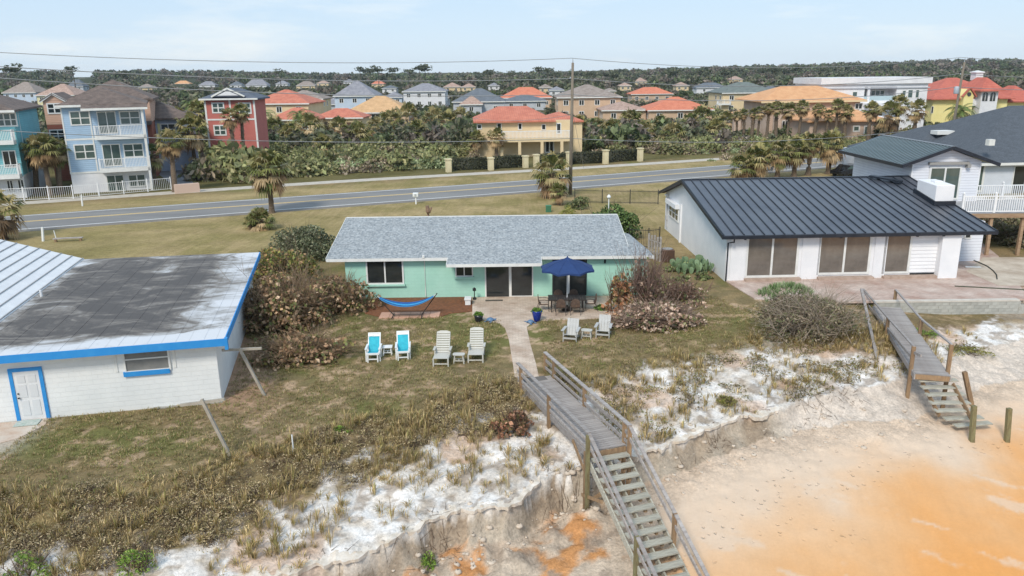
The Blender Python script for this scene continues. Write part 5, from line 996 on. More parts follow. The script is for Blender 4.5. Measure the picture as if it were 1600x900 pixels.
# dining set
DKM=mat('dark_bronze_metal',(58,52,50),(72,64,60),3,.45,metal=.3); WICK=mat('brown_wicker',(104,84,70),(78,62,54),9,.8,.6,60); CUS=mat('cream_cushion',(196,182,168),(180,166,152),4,.9)
TP=G(886,484.5,.03); tc0=Vector((TP.x,TP.y+.02,.03))
t=thing('patio_table','dark slatted rectangular patio table under the blue umbrella','table',tc0,R(-1))
b=MB()
for i in range(14): MB().box(-1.0+i*.143,-1.0+i*.143+.13,-.48,.48,.70,.725).obj('table_slat',DKM,t)
MB().box(-1.02,1.02,-.5,-.47,.67,.73).box(-1.02,1.02,.47,.5,.67,.73).box(-1.03,-1.0,-.5,.5,.67,.73).box(1.0,1.03,-.5,.5,.67,.73).obj('rim',DKM,t)
for sx in(-.86,.86):
    for sy in(-.4,.4): MB().bar((sx,sy,0),(sx*.97,sy,.7),.055,.055,(0,1,0)).obj('leg',DKM,t)
def dchair(loc,rz,label):
    t=thing('wicker_dining_chair',label,'dining chair',loc,rz,'wicker chairs round the patio table')
    MB().box(-.25,.25,-.24,.26,.38,.42).obj('seat',WICK,t); MB().box(-.22,.22,-.21,.2,.421,.48).obj('cushion',CUS,t,bev=.02)
    b=MB(); n=8
    pts=[(-.25,.27,.42),(.25,.27,.42)]+[(.25*math.cos(math.pi*i/n),.33,.66+.26*math.sin(math.pi*i/n)) for i in range(n+1)]; b.add(pts+[(p[0],p[1]+.03,p[2]) for p in pts],[tuple(range(len(pts))),tuple(range(2*len(pts)-1,len(pts)-1,-1))]+[(i,(i+1)%len(pts),(i+1)%len(pts)+len(pts),i+len(pts)) for i in range(len(pts))]); b.obj('backrest',WICK,t)
    for s in(-.26,.26):
        MB().bar((s,-.24,0),(s,-.22,.62),.028,.028,(0,1,0)).obj('leg',DKM,t); MB().bar((s*1.02,.42,0),(s,.24,.5),.028,.028,(0,1,0)).obj('leg',DKM,t); MB().tube([(s,-.24,.62),(s,.0,.66),(s,.3,.64)],.02,6).obj('arm',DKM,t)
    return t
cc=lambda dx_,dy_:(tc0.x+dx_,tc0.y+dy_,.03)
dchair(cc(-1.25,.0),R(90),'wicker dining chair at the left end of the patio table'); dchair(cc(1.25,.02),R(-90),'wicker dining chair at the right end of the patio table')
dchair(cc(-.42,.62),R(2),'wicker dining chair on the house side of the patio table, left'); dchair(cc(.42,.62),R(-2),'wicker dining chair on the house side of the patio table, right')
dchair(cc(-.4,-.62),R(180),'wicker dining chair on the garden side of the patio table, left'); dchair(cc(.4,-.62),R(178),'wicker dining chair on the garden side of the patio table, right')
t=thing('patio_umbrella','navy blue octagonal patio umbrella over the dining table','umbrella',tc0); NAVY=mat('navy_canvas',(34,62,112),(28,54,100),2,.85,.3,40)
zt=AtY(887,403,tc0.y).z; zr=zt-.60; b=MB(); n=8; top=(0,0,zt-.06); Rr=1.52
for i in range(n):
    a,c=2*math.pi*(i+.5)/n,2*math.pi*(i+1.5)/n; p=(Rr*math.cos(a),Rr*math.sin(a),zr);q_=(Rr*math.cos(c),Rr*math.sin(c),zr); m1=(Rr*.5*math.cos(a),Rr*.5*math.sin(a),zr+.34);m2=(Rr*.5*math.cos(c),Rr*.5*math.sin(c),zr+.34); me_=((p[0]+q_[0])/2*.97,(p[1]+q_[1])/2*.97,zr+.05)
    b=MB(); dn=(0,0,-.13); f=lambda v:(v[0],v[1],v[2]-.012)
    b.add([top,m1,m2,p,q_,me_,(p[0],p[1],p[2]-.1),(q_[0],q_[1],q_[2]-.1),(me_[0],me_[1],me_[2]-.1)],[(0,1,2),(1,3,5),(1,5,2),(2,5,4),(3,6,8,5),(5,8,7,4)]); o=b.obj('canopy_panel',NAVY,t)
    MB().bar((0,0,zr+.1+.0),(p[0],p[1],zr-.01),.02,.02).obj('rib',DKM,t)
    MB().bar(Vector(top)+Vector((0,0,.004)),Vector(m1)+Vector((0,0,.006)),.02,.01).bar(Vector(m1)+Vector((0,0,.006)),Vector(p)+Vector((0,0,.004)),.02,.01).obj('canopy_seam',mat('navy_seam',(28,52,100)),t)
MB().lathe([(.34,zt-.16),(.3,zt-.13),(.05,zt),(.02,zt+.08)],8).obj('vent_cap',NAVY,t); MB().tube([(0,0,.1),(0,0,zt)],.024,8).obj('pole',WPL,t); MB().lathe([(.3,0),(.3,.04),(.12,.1),(.04,.28)],16).obj('base',DKM,t)
# hammock
t=thing('hammock','blue striped hammock slung on a dark steel stand over salmon pavers','hammock',tuple(G(637,494,.06))); 
HP=Vector(t.location)
tA=AtY(587,461,HP.y)-HP; tB=AtY(683,458,HP.y)-HP
MB().tube([(-.76,0,.08),(.76,0,.08)],.03,8).obj('base_bar',DKM,t)
for s,tp in((-1,tA),(1,tB)): MB().tube([(s*.76,0,.08),(tp.x,tp.y,tp.z)],.028,8).obj('arm',DKM,t); MB().tube([(s*.8,-.5,.02),(s*.76,0,.08),(s*.8,.5,.02)],.028,8).obj('foot',DKM,t)
def hsag(f): x=tA.x+(tB.x-tA.x)*f; z=tA.z+(tB.z-tA.z)*f; return x,z-.02-.62*(1-(2*f-1)**2)
for k,(c_) in enumerate(((50,150,210),(28,78,138),(64,164,220),(30,92,160))):
    m_=mat('hammock_cloth_%s'%('sky','navy','azure','blue')[k],c_,tuple(int(v*.85) for v in c_),8,.9); b=MB(); n=20
    for i in range(n):
        f0,f1=.06+.88*i/n,.06+.88*(i+1)/n; vs=[]
        for f in(f0,f1):
            x,z=hsag(f); wd=.42*min(1,math.sin(math.pi*min(max((f-.0),0),1))**.6); y0=-wd+2*wd*k/4; y1=-wd+2*wd*(k+1)/4; zz=lambda y:z+.35*y*y
            vs+=[(x,y0,zz(y0)),(x,y1,zz(y1))]
        b.add(vs+[(v[0],v[1],v[2]-.02) for v in vs],[(0,2,3,1),(4,5,7,6),(0,4,6,2),(1,3,7,5)])
    b.obj('cloth_band',m_,t)
for f0,f1 in((0,.06),(1,.94)): 
    x0,z0=hsag(f0);x1,z1_=hsag(f1); MB().tube([(x0,0,z0),(x1,0,z1_)],.015,5).obj('rope',WPL,t)
SP=mat('salmon_paver',(206,164,142),(186,146,126),1.5,.9,.4,12,obj_var=.10); pa=thing('paver_pad','salmon concrete pavers laid under the hammock','paving',tuple(G(640,493,0)))
pm=MB().box(.008,.53,.01,.51,0,.05).mesh('paver',SP)
for i in range(6):
    for j in range(2): inst('paver',pm,pa,((i-3)*.54+.02,(j-1)*.52,0),(0,0,0))
# pots, turtles, lantern, bench, mat
POTK=mat('black_glazed_pot',(30,32,38),(40,42,48),3,.3); POTB=mat('cobalt_glazed_pot',(28,52,140),(22,42,116),3,.2); 
sg=bush(77,(.26,.26,.2),260,.05,pal((92,124,48),(120,146,64),(70,98,40))); sgm=sg.mesh('pot_plant')
def pot(p,r,hh,m_,lb,prof):
    t=thing('planter',lb,'planter',p); MB().lathe([(r*a,hh*b) for a,b in prof],18).obj('pot',m_,t,smooth=True); MB().lathe([(0,hh*.9),(r*.85,hh*.9),(r*.85,hh*.93),(0,hh*.93)],14).obj('soil',mat('potting_soil',(70,54,42)),t); inst('plant',sgm,t,(0,0,hh*.88),(0,0,1),r/.24)
pot(tuple(G(748,502,.03)),.24,.38,POTK,'small black pot of green plants at the left edge of the patio',[(.7,0),(.78,.1),(.95,.6),(1,1),(.9,1),(.8,.9)])
pot(tuple(G(839,501.5,.03)),.27,.58,POTB,'tall cobalt blue glazed pot with greenery beside the patio table',[(.55,0),(.6,.05),(.85,.5),(1,.85),(1.05,1),(.93,1),(.85,.9)])
TUR=mat('blue_glazed_turtle',(66,104,150),(110,132,150),9,.35)
def turtle(p,rz,s,lb):
    t=thing('turtle_figure',lb,'garden ornament',p,rz); MB().lathe([(.24*s,.03*s),(.26*s,.07*s),(.2*s,.14*s),(.1*s,.19*s),(0,.2*s)],14).obj('shell',TUR,t,smooth=True)
    MB().tube([(0,-.22*s,.08*s),(0,-.30*s,.11*s),(0,-.38*s,.13*s)],[.05*s,.06*s,.035*s],8).obj('head',TUR,t,smooth=True)
    for sx,sy,l in((1,-.14,.26),(-1,-.14,.26),(1,.16,.16),(-1,.16,.16)): MB().slab([(sx*.16*s,sy*s-.06*s,.06*s),(sx*(.2+l)*s,sy*s-.12*s*(1 if sy<0 else -1),.03*s),(sx*(.17+l)*s,sy*s+.02*s,.03*s),(sx*.16*s,sy*s+.06*s,.06*s)][::(1 if sx>0 else -1)],.03*s).obj('flipper',TUR,t)
turtle(tuple(G(766,501,.03)),R(70),.85,'blue glazed turtle ornament beside the small black pot'); turtle(tuple(G(829,504,.03)),R(-60),.75,'blue glazed turtle ornament at the foot of the tall blue pot')
p=G(741.5,468,.03); t=thing('path_lantern','short black garden lantern against the mint wall','lantern',(p.x,p.y,.03)); MB().lathe([(.1,0),(.1,.12),(.03,.14),(.025,.5)],10).obj('post',BLACKM,t); MB().lathe([(.03,.5),(.1,.53),(.1,.66),(.02,.72)],8).obj('lamp_head',BLACKM,t)
p=G(731,477,.03); t=thing('stone_bench','small white block bench at the end of the mulch bed','bench',(p.x,p.y+.25,.03)); MB().box(-.19,.19,-.28,.3,.3,.38).obj('seat',WPL,t); MB().box(-.15,.15,-.22,-.1,0,.3).obj('support',WPL,t); MB().box(-.15,.15,.1,.22,0,.3).obj('support',WPL,t)
p=G(772,469.5,.035); tag(MB().box(-.5,.5,-.13,.13,0,.015).obj('doormat',mat('dark_coir_mat',(96,90,80),(78,72,66),9,.95),None,(p.x,p.y,.035)),'dark doormat before the sliding door of the mint bungalow','doormat')
# clothesline T posts
GALV=mat('weathered_pole',(176,168,154),(150,142,130),3,.7)
def tpost(base,top,a,b_,lb):
    B0=G(*base); zt=None; q=AtY(top[0],top[1],B0.y+ (0)); t=thing('clothesline_post',lb,'clothesline post',tuple(B0)); d=q-B0; MB().bar((0,0,-.1),d,.10,.10,(0,1,0)).obj('pole',GALV,t)
    A=AtY(a[0],a[1],B0.y)-B0; Bb=AtY(b_[0],b_[1],B0.y)-B0; MB().bar(A+Vector((0,.06,0)),Bb+Vector((0,.06,0)),.09,.09).obj('cross_arm',GALV,t)
tpost((415,618),(374,544),(346,548),(408,545),'leaning white clothesline post with a cross arm at the corner of the block house'); tpost((361,712),(315,624),(281,634),(350,625),'leaning clothesline post nearest the camera on the lawn')
p=G(460,722,-.5); tag(MB().tube([(0,0,-.3),(0.0,0,.75)],.025,6).tube([(0,0,-.1),(0,0,.25)],.04,6).obj('survey_stake',WPL,None,(p.x,p.y,H_at(p.x,p.y))),'thin white stake standing in the brush at the lawn edge','stake')
# AC unit, fences, cactus
p=G(1042,408); t=thing('air_conditioner','brown air conditioning unit beside the white gable wall','air conditioner',(p.x,p.y,0)); MB().box(-.42,.42,-.42,.42,.05,.85).obj('casing',mat('brown_casing',(112,84,68),(92,70,58),4,.6),t)
b=MB(); 
for i in range(9): b.box(-.44,.44,-.44,.44,.12+i*.08,.14+i*.08)
b.obj('louvres',mat('dark_louvre',(70,56,48)),t); MB().lathe([(0,.86),(.36,.86),(.36,.9),(0,.9)],14).obj('fan_grille',mat('grey_grille',(150,150,150)),t)
p0=G(1013,403);p1=G(1031,409); t=thing('picket_fence','short run of grey weathered board fence beside the mint bungalow','fence',tuple(p0)); d=p1-p0; n=5
for i in range(n): q=d*(i/(n-1)); MB().box(q.x-.07,q.x+.07,q.y-.012,q.y+.012,0,1.75-.07*(i%2)).obj('board',WOODB if i==9 else WOOD,t)
MB().bar((0,.04,.5),d+Vector((0,.04,.5)),.05,.08).bar((0,.04,1.3),d+Vector((0,.04,1.3)),.05,.08).obj('rail',WOOD,t)
def ironfence(name,label,pts,hh,post=2.0):
    t=thing(name,label,'fence',tuple(pts[0])); o0=Vector(pts[0])
    for a,c in zip(pts[:-1],pts[1:]):
        a=Vector(a)-o0;c=Vector(c)-o0;d=c-a;L_=d.length
        for z_ in(.12,hh-.12): MB().bar(a+Vector((0,0,z_)),c+Vector((0,0,z_)),.03,.035).obj('rail',BLACKM,t)
        b=MB(); k=int(L_/.12)
        for i in range(k+1): p=a+d*(i/k); b.box(p.x-.009,p.x+.009,p.y-.009,p.y+.009,.05,hh)
        b.obj('pickets',BLACKM,t)['kind']='stuff'; n=max(1,round(L_/post)); pm_=MB().box(-.035,.035,-.035,.035,0,hh+.08).mesh('post',BLACKM)
        for i in range(0 if a.length<.01 else 1,n+1): inst('post',pm_,t,a+d*(i/n))
    return t
ironfence('black_iron_fence','black iron railing beside the air conditioning unit',[G(983,386),G(1013,388),G(1030,386)],1.45,1.3)
ironfence('back_iron_fence','black iron railing at the end of the yard near the road',[G(898,317),G(1028,319)],1.35,2.4)
PAD=mat('cactus_pad',(104,130,100),(128,150,112),2,.6,obj_var=.12); PADY=mat('yellow_cactus_pad',(176,180,110),(150,164,96),2,.6)
cp=G(1080,425); t=thing('prickly_pear','prickly pear cactus with broad green pads by the white gable wall','cactus',(cp.x,cp.y,0)); rr=random.Random(8)
padm=MB().lathe([(0,-.23),(.07,-.22),(.14,-.12),(.175,.03),(.15,.15),(.08,.21),(0,.225)],12).mesh('cactus_pad',PAD,True); padmy=padm.copy(); padmy.materials.clear(); padmy.materials.append(PADY)
tips=[]
for i in range(96):
    if i<28: bx,by,bz=rr.uniform(-1.15,1.15),rr.uniform(-.6,.6),.12
    else: bx,by,bz=rr.choice(tips[:40]); bx+=rr.uniform(-.18,.18); by+=rr.uniform(-.15,.15); bz+=.27
    if bz>1.5: continue
    s=rr.uniform(.8,1.3); tips.append((bx,by,bz)); inst('cactus_pad',padmy if rr.random()<.05 else padm,t,(bx,by,bz+.1),(rr.uniform(-.3,.3),rr.uniform(-.5,.5),rr.uniform(0,6.3)),(s,.17*s,s))
# ================================================================== ROADSIDE THINGS
p=G(650,319); t=thing('mailbox','white mailbox on a short white post at the near side of the road','mailbox',tuple(p)); MB().box(-.06,.06,-.06,.06,0,.9).obj('post',WPL,t); MB().box(-.28,.28,-.2,.2,.75,1.15).obj('box',WPL,t,bev=.05); MB().box(-.1,.1,-.23,-.2,.85,1.05).obj('number_plate',mat('grey_plate',(170,176,180)),t)
for a,b_,l_,w_ in(((129,322),(127,304),'white marker post on the far verge before the blue house',.12),((67.5,377),(66,355),'white marker post on the near verge behind the white metal roof',.14),((88,374),(84,360),'thin pale stake beside the near white marker post',.05)):
    p=G(*a); q=AtY(*b_,p.y); tag(MB().bar((0,0,0),q-p,w_,w_,(0,1,0)).obj('marker_post',WPL,None,tuple(p)),l_,'marker post','white posts on the verge')
p=G(107,377); t=thing('low_bench','low grey plank bench lying on the verge grass','bench',tuple(p),R(10)); MB().box(-1.1,1.1,-.15,.15,.22,.3).obj('seat',WOOD,t); MB().box(-1.0,-.85,-.12,.12,0,.22).obj('leg',WOODB,t); MB().box(.85,1.0,-.12,.12,0,.22).obj('leg',WOODB,t)
p=G(669,341); t=thing('tree_stump','pale weathered stump with a small bush behind the bungalow ridge','stump',tuple(p)); MB().tube([(0,0,0),(.02,0,.6),(-.05,0,1.15)],[.3,.22,.16],9).obj('trunk',mat('stump_wood',(150,124,104),(112,92,78),5,.9,1,20),t); MB().tube([(.1,0,.5),(.35,0,1.0)],[.12,.08],7).obj('limb',mat('stump_wood',(150,124,104),(112,92,78),5,.9,1,20),t)
p=G(857,331); t=thing('utility_box','small green utility box under the palm by the tall pole','utility box',tuple(p)); MB().box(-.25,.25,-.2,.2,0,.55).obj('casing',mat('green_box',(60,112,84)),t); MB().box(-.27,.27,-.22,.22,.55,.62).obj('lid',mat('green_box_lid',(76,130,100)),t)
p=G(950,372); q=AtY(949,307,p.y); t=thing('yard_lamp','slender white yard lamp post rising behind the bungalow roof','lamp post',tuple(p)); MB().tube([(0,0,0),(0,0,q.z-.15)],.04,6).obj('post',WPL,t); MB().lathe([(.02,q.z-.2),(.14,q.z-.1),(.16,q.z),(.05,q.z+.14)],10).obj('lamp_head',WPL,t)
WALLC=mat('cream_pillar',(220,208,172),(206,192,156),1,.8)
for k,(px_,yt,yb_) in enumerate(((701,248,269),(767,246,266),(821,243,262),(838,241,261),(889,237,258),(946,234,256),(1000,231,252))):
    p=G(px_,yb_); q=AtY(px_,yt,p.y); tag(MB().box(-.32,.32,-.32,.32,0,q.z-.15).box(-.4,.4,-.4,.4,q.z-.15,q.z).obj('gate_pillar',WALLC,None,tuple(p),(0,0,R(24))),'cream pillar in the hedge before the villa, %s from the left'%('first','second','third','fourth','fifth, beside the tall pole,','sixth','last')[k],'pillar','cream pillars in the hedge')
t=thing('railing_fence','white metal railing before the blue and teal three storey houses','fence',(0,0,0)); pts=[G(-40,317.5),G(115,310.5),G(268,296.5)]
railing(pts,0,1.35,'','','',WPV,post=2.4,par=t,pw=.09,bw=.022,bal=.2,ball=False,rails=(.1,1.))
# pale ramp wall at the railing end
p=G(293,301); t=tag(MB().box(-1.3,1.3,-.3,.3,0,1.0).obj('entry_wall',mat('pink_wall',(206,180,164)),None,tuple(p),R(20) and (0,0,R(30))),'low pinkish wall stub at the end of the white railing','wall')
# car mostly hidden by the upper block
p=G(1318,275); t=thing('parked_car','black car parked by the road, half hidden by the white upper block','car',(p.x+.6,p.y,0),R(24)); CARP=mat('black_car_paint',(28,30,34),None,3,.15)
b=MB(); pr=[(-2.2,.35),(-2.2,.75),(-1.4,.92),(-.8,1.4),(.9,1.42),(1.6,.95),(2.2,.85),(2.2,.35)]; vs=[(x,y,z) for y in(-.88,.88) for x,z in pr]; k=len(pr); b.add(vs,[tuple(range(k)),tuple(range(2*k-1,k-1,-1))]+[(i,i+k,(i+1)%k+k,(i+1)%k) for i in range(k)]); b.obj('body',CARP,t,bev=.06)
MB().add([(-1.3,-.89,.95),(1.45,-.89,.97),(.85,-.89,1.36),(-.75,-.89,1.34)],[(0,1,2,3)]).obj('window',GLASSG,t); wm_=MB().lathe([(0,-.1),(.33,-.1),(.33,.1),(0,.1)],16).mesh('wheel',mat('tyre_rubber',(30,30,30)))
for x in(-1.4,1.4):
    for y in(-.82,.82): inst('wheel',wm_,t,(x,y,.33),(math.pi/2,0,0))
# utility poles and wires
POLE=mat('utility_pole_wood',(136,126,112),(110,102,92),2,.9,.6,14,stretch=(5,5,.6)); WIRE=mat('overhead_cable',(150,152,154),(130,132,134),1,.6); TRF=mat('grey_transformer',(176,184,192),(160,168,176),2,.5)
PA=G(891,304); PB=G(1478,262); rd=(Vector(RC[35])-Vector(RC[30])).normalized(); ztA=AtY(894,95,PA.y).z
rdir=Vector((PB.x-PA.x,PB.y-PA.y,0)).normalized()
def pole(base,top,label,trf):
    t=thing('utility_pole',label,'utility pole',tuple(base)); d=Vector(top)-Vector(base); MB().tube([(0,0,-.3),d*.5,d],[.2,.17,.13],10).obj('pole_shaft',POLE,t,smooth=True)
    MB().tube([d*1.0,d+Vector((0,0,.5))],[.05,.03],6).obj('pole_top_pin',TRF,t)
    for f,r_ in((.945,.06),(.885,.05)): 
        for s in(-1,): MB().lathe([(0,0),(r_*1.4,.02),(r_,.14),(0,.18)],8).obj('insulator',TRF,t,tuple(d*f+Vector((s*.22,0,0))))
    if trf: zc=d*trf; MB().lathe([(.0,-.45),(.28,-.42),(.3,-.38),(.3,.38),(.24,.46),(0,.5)],14).obj('transformer',TRF,t,(zc.x-.45,zc.y-.1,zc.z),smooth=True)
    return t
topA=Vector(tuple(AtY(895,98,PA.y))); topB=Vector(tuple(AtY(1507,97,PB.y))); pole(PA,topA,'tall leaning timber utility pole behind the mint bungalow',None); pole(PB,topB,'leaning utility pole with grey transformer before the yellow mansion',.74)
PL_=Vector((PA.x,PA.y,0))-rdir*64; PR=Vector((PB.x,PB.y,0))+rdir*62
def wire(a,c,sag,r_=.022,label='',grp='overhead power lines'):
    a=Vector(a);c=Vector(c); pts=[a+(c-a)*(i/24)-Vector((0,0,sag*4*(i/24)*(1-i/24))) for i in range(25)]; o=MB().tube([p-a for p in pts],r_,4,False).obj('power_line',WIRE,None,tuple(a)); tag(o,label,'cable',grp)
nm=('topmost','second','third','lowest')
for k,(zz,rr_,pxl,pyl) in enumerate(((topA.z+.45,.026,0,82),(topA.z-1.55,.034,0,104),(topA.z-3.15,.036,0,122),(5.9,.03,0,204))):
    q=Vector(PL_); sagl=1.0; lx=AtY(pxl,pyl,PL_.y); 
    # height at the left pole so that the sagging line passes the photo's left edge where it is seen
    d=ray(pxl,pyl); nrm=Vector((-rdir.y,rdir.x)); tt=(nrm.x*PA.x+nrm.y*PA.y)/(nrm.x*d[0]+nrm.y*d[1]); hit=Vector((d[0]*tt,d[1]*tt,H+d[2]*tt)); f=((hit.x-PA.x)/(PL_.x-PA.x)); sg_=1.0; zl=zz+(hit.z+sg_*4*f*(1-f)-zz)/f if abs(f)>.05 else zz
    wire((PA.x,PA.y,zz),(PL_.x,PL_.y,zl),sg_,rr_,'%s overhead power line running left from the tall pole'%nm[k]); wire((PA.x,PA.y,zz),(PB.x,PB.y,zz+(topB.z-topA.z)*.6-(0 if k<3 else .3)),1.1,rr_,'%s overhead power line between the two utility poles'%nm[k]); wire((PB.x,PB.y,zz+(topB.z-topA.z)*.6),(PR.x,PR.y,zz),1.0,rr_,'%s overhead power line running right from the transformer pole'%nm[k])
a=Vector((PA.x,PA.y,8.3)); tp=AtY(738,201,119); wire(a,(tp.x,118,6.2),.5,.02,'service cable sagging from the tall pole to the cream villa','service and guy cables'); wire((PA.x,PA.y,9.5),tuple(G(912,262)),0,.018,'straight guy cable right of the tall pole','service and guy cables')

p=G(1508,418,.06); tag(MB().bar((0,0,.04),(.95,-.1,.04),.16,.05).obj('loose_plank',WPL,None,tuple(p)),'pale loose plank lying on the terrace beside the white wall','plank')
hp=[G(a,b,.09) for a,b in((1520,406),(1532,411),(1543,416),(1552,423),(1557,429),(1558,436))]; tag(MB().tube([q-hp[0] for q in hp],.035,6).obj('garden_hose',mat('dark_hose',(62,66,58),(52,56,50)),None,tuple(hp[0])),'dark garden hose curving over the concrete by the balcony posts','hose')
p=G(1492,447,.07); q=G(1606,453,.07); tag(MB().bar((0,0,.0),q-p,.12,.05).obj('terrace_strip',mat('dark_olive_strip',(92,94,74),(70,72,58)),None,tuple(p)),'dark olive strip crossing the terrace at the right','drain')  # thin dark olive strip laid across the terrace
# ================================================================== VEGETATION
ordn=('first','second','third','fourth','fifth','sixth','seventh','eighth','ninth','tenth','eleventh','twelfth','thirteenth','fourteenth','fifteenth','sixteenth','seventeenth','eighteenth','nineteenth','twentieth','twenty first','twenty second','twenty third','twenty fourth','twenty fifth','twenty sixth')
def Pj(x,y,z):
    v=np.array([x,y,z-H]); c=v@_fw; return 800+F*(v@_rt)/c,450-F*(v@_up)/c
TRK=mat('palm_trunk_bark',(128,112,94),(92,78,66),5,.95,1.4,18,stretch=(1,1,3)); 
crowns=[fan_crown(s,46,1.0,13,.42).mesh('palm_crown') for s in(1,2,3,4)]; dcr=[fan_crown(s,34,1.0,12,.6).mesh('palm_crown') for s in(7,8)]; fcr=[feather_crown(s).mesh('palm_crown') for s in(5,6)]
def trunk_mesh(seed,hh,r,lean=.0):
    rng=random.Random(seed); n=9; pts=[];rr=[]
    for i in range(n): f=i/(n-1); pts.append((lean*hh*f*f+.04*hh*math.sin(f*4+seed)*.3,.03*hh*math.sin(f*3+seed*2)*.3,hh*f)); rr.append(r*(1.25-.35*f if i else 1.7)*(1+.12*rng.random()))
    b=MB().tube(pts,rr,9)
    for i in range(26): # old leaf boots
        f=.55+.43*i/26; k=f*(n-1); j=min(n-2,int(k)); p=Vector(pts[j]).lerp(Vector(pts[j+1]),k-j); a=i*2.4; d=Vector((math.cos(a),math.sin(a),.7)); b.bar(p+d*r*.5,p+d*r*1.9,.07*r/.17,.03*r/.17)
    return b.mesh('palm_trunk',TRK),Vector(pts[-1])
def palm(px,pb,pc,rpx,label,kind=0,seed=0,group='cabbage palms',lean=0,r=.17,name='cabbage_palm'):
    B_=G(px,pb); Ct=AtY(px,pc,B_.y); hh=max(.3,Ct.z); s=rpx*B_.y/F/(1.42 if kind<2 else 1.8)
    t=thing(name,label,'palm tree',(B_.x,B_.y,0),seed*1.3,group); me,tp=trunk_mesh(seed,hh,r,lean); inst('trunk',me,t); inst('crown',(crowns[seed%4] if kind==0 else dcr[seed%2] if kind==1 else fcr[seed%2]),t,tuple(tp),(0,0,seed*2.1),s); return t
palm(425,333,266,36,'tan headed cabbage palm standing alone on the grass before the road',0,1,r=.2); palm(408,358,346,24,'low palmetto clump at the foot of the lone roadside palm',0,2,name='palmetto'); palm(395,356,350,17,'small palmetto just left of the palmetto clump by the lone palm',0,5,name='palmetto')
palm(862,308,272,33,'bushy palm leaning on the tall utility pole',0,3,r=.22); palm(873,320,300,17,'small low palm at the foot of the tall pole',0,6,name='palmetto'); palm(8,374,334,38,'palm cut by the left photo edge beside the near lane',1,4)
for k,(a,b,c,r_,le,l) in enumerate(((58,303,238,23,-.12,'dark trunked palm leaning left before the teal house'),(79,306,233,28,0,'tallest palm of the trio before the teal and peach houses'),(96,303,236,23,.05,'right hand palm of the trio beside the blue house'),(22,300,243,20,0,'palm half covering the second floor of the teal house'),(243,287,243,21,0,'palm with drooping head right of the blue house'),(275,300,223,23,0,'tall slim palm at the end of the white railing'),(306,268,205,28,0,'large palm between the side lane and the red house'),(318,250,176,20,0,'palm crown overlapping the left wall of the red house'),(288,262,188,20,0,'palm crown standing against the far scrub left of the red house'))):
    palm(a,b,c,r_,l,0 if k!=4 else 1,k+3,lean=le,r=.24)
for k,(a,b,c,r_,l) in enumerate(((745,247,217,14,'palm at the left corner of the cream villa'),(776,248,216,17,'palm before the left loggia of the cream villa'),(838,242,203,20,'tall palm before the balcony of the cream villa'),(846,241,207,13,'slim palm close behind the tall balcony palm'),(905,238,196,16,'palm at the right corner of the cream villa'),(720,205,186,18,'palm left of the cream villa roof'),(700,206,190,18,'palm in the thicket facing the stone grey house'))): palm(a,b,c,r_,l,k%2,k+11,r=.22)
for k,(a,b,c,r_) in enumerate(((1150,224,181,10),(1161,224,178,10),(1173,224,177,9),(1183,224,175,10),(1197,224,170,12),(1211,224,168,13),(1230,224,173,14),(1247,224,169,12),(1271,224,172,14),(1290,224,180,11),(1303,224,165,12),(1319,224,176,13))): palm(a,b,c,r_*(.8+.25*((k*5)%4)/3),'slim cabbage palm in the row before the pink tan villa, %s from the left'%ordn[k],k%2 if k%3==0 else 0,k+20,'palm row before the pink tan villa',lean=.05*((k*3)%5-2),r=.17+.05*(k%3))
for k,(a,b,c,r_,l) in enumerate(((1356,226,172,14,'palm standing over the right wing of the pink tan villa'),(1384,230,182,23,'thick shaggy palm before the white modern house'),(1398,228,163,16,'tall palm crown against the white modern house balcony'),(1427,222,173,18,'palm at the right end of the white modern house'),(1528,184,152,11,'small dark palm before the yellow mansion bay'))): palm(a,b,c,r_,l,k%2,k+31,r=.3)
for k,(a,b,c,r_,l) in enumerate(((1294,272,228,27,'tall palm nearest the dark gabled upper block'),(1262,274,226,20,'palm behind the seamed roof, second from the upper block'),(1240,276,236,23,'palm behind the seamed roof, third from the upper block'),(1214,278,240,24,'bushy palm behind the seamed roof, fourth from the upper block'),(1182,280,250,26,'bushy palm near the left end of the cluster behind the seamed roof'),(1160,282,262,24,'lowest palm at the left end of the cluster behind the seamed roof'),(1190,268,235,18,'small palm crown at the back of the cluster behind the seamed roof'))): palm(a,b,c,r_,l,0,k+37,r=.24)
for k,(a,b,c,r_,l) in enumerate(((408,212,184,25,'feathery date palm before the red tile villa'),(470,214,182,18,'yellowish feathery palm before the low red tile wing'),(1497,206,175,22,'feathery date palm at the foot of the transformer pole'),(1563,190,170,19,'feathery date palm before the right bay of the yellow mansion'),(300,190,165,14,'small feathery palm left of the red house'))): palm(a,b,c,r_,l,2,k+45,'feathery date palms',name='date_palm',r=.3)
palm(368,270,184,17,'palm crown before the right half of the red house',1,93,r=.24); palm(386,268,176,15,'slim palm overlapping the right edge of the red house',0,94,r=.2)
TH=[(340,236,214),(365,228,205),(392,240,222),(430,222,200),(455,236,214),(487,225,203),(505,243,228),(532,222,205),(560,236,214),(590,222,200),(612,214,192),(636,206,186),(652,226,205),(678,214,190)]
for k,(a,b,c) in enumerate(TH): palm(a,b,c,19+3*(k%3),'palmetto headed palm in the thicket left of the cream villa, %s from the left'%ordn[k],k%2 if k%3 else 0,k+51,'palms in the left thicket',r=.2)
TH2=[(932,214,199),(955,222,204),(985,208,192),(1010,222,206),(1032,215,200),(1052,226,212),(1078,206,192),(1096,196,184),(1118,222,207),(1135,204,192)]
for k,(a,b,c) in enumerate(TH2): palm(a,b,c,17+3*(k%3),'palmetto headed palm in the thicket right of the cream villa, %s from the left'%ordn[k],0 if k%3 else 1,k+71,'palms in the right thicket',r=.2)
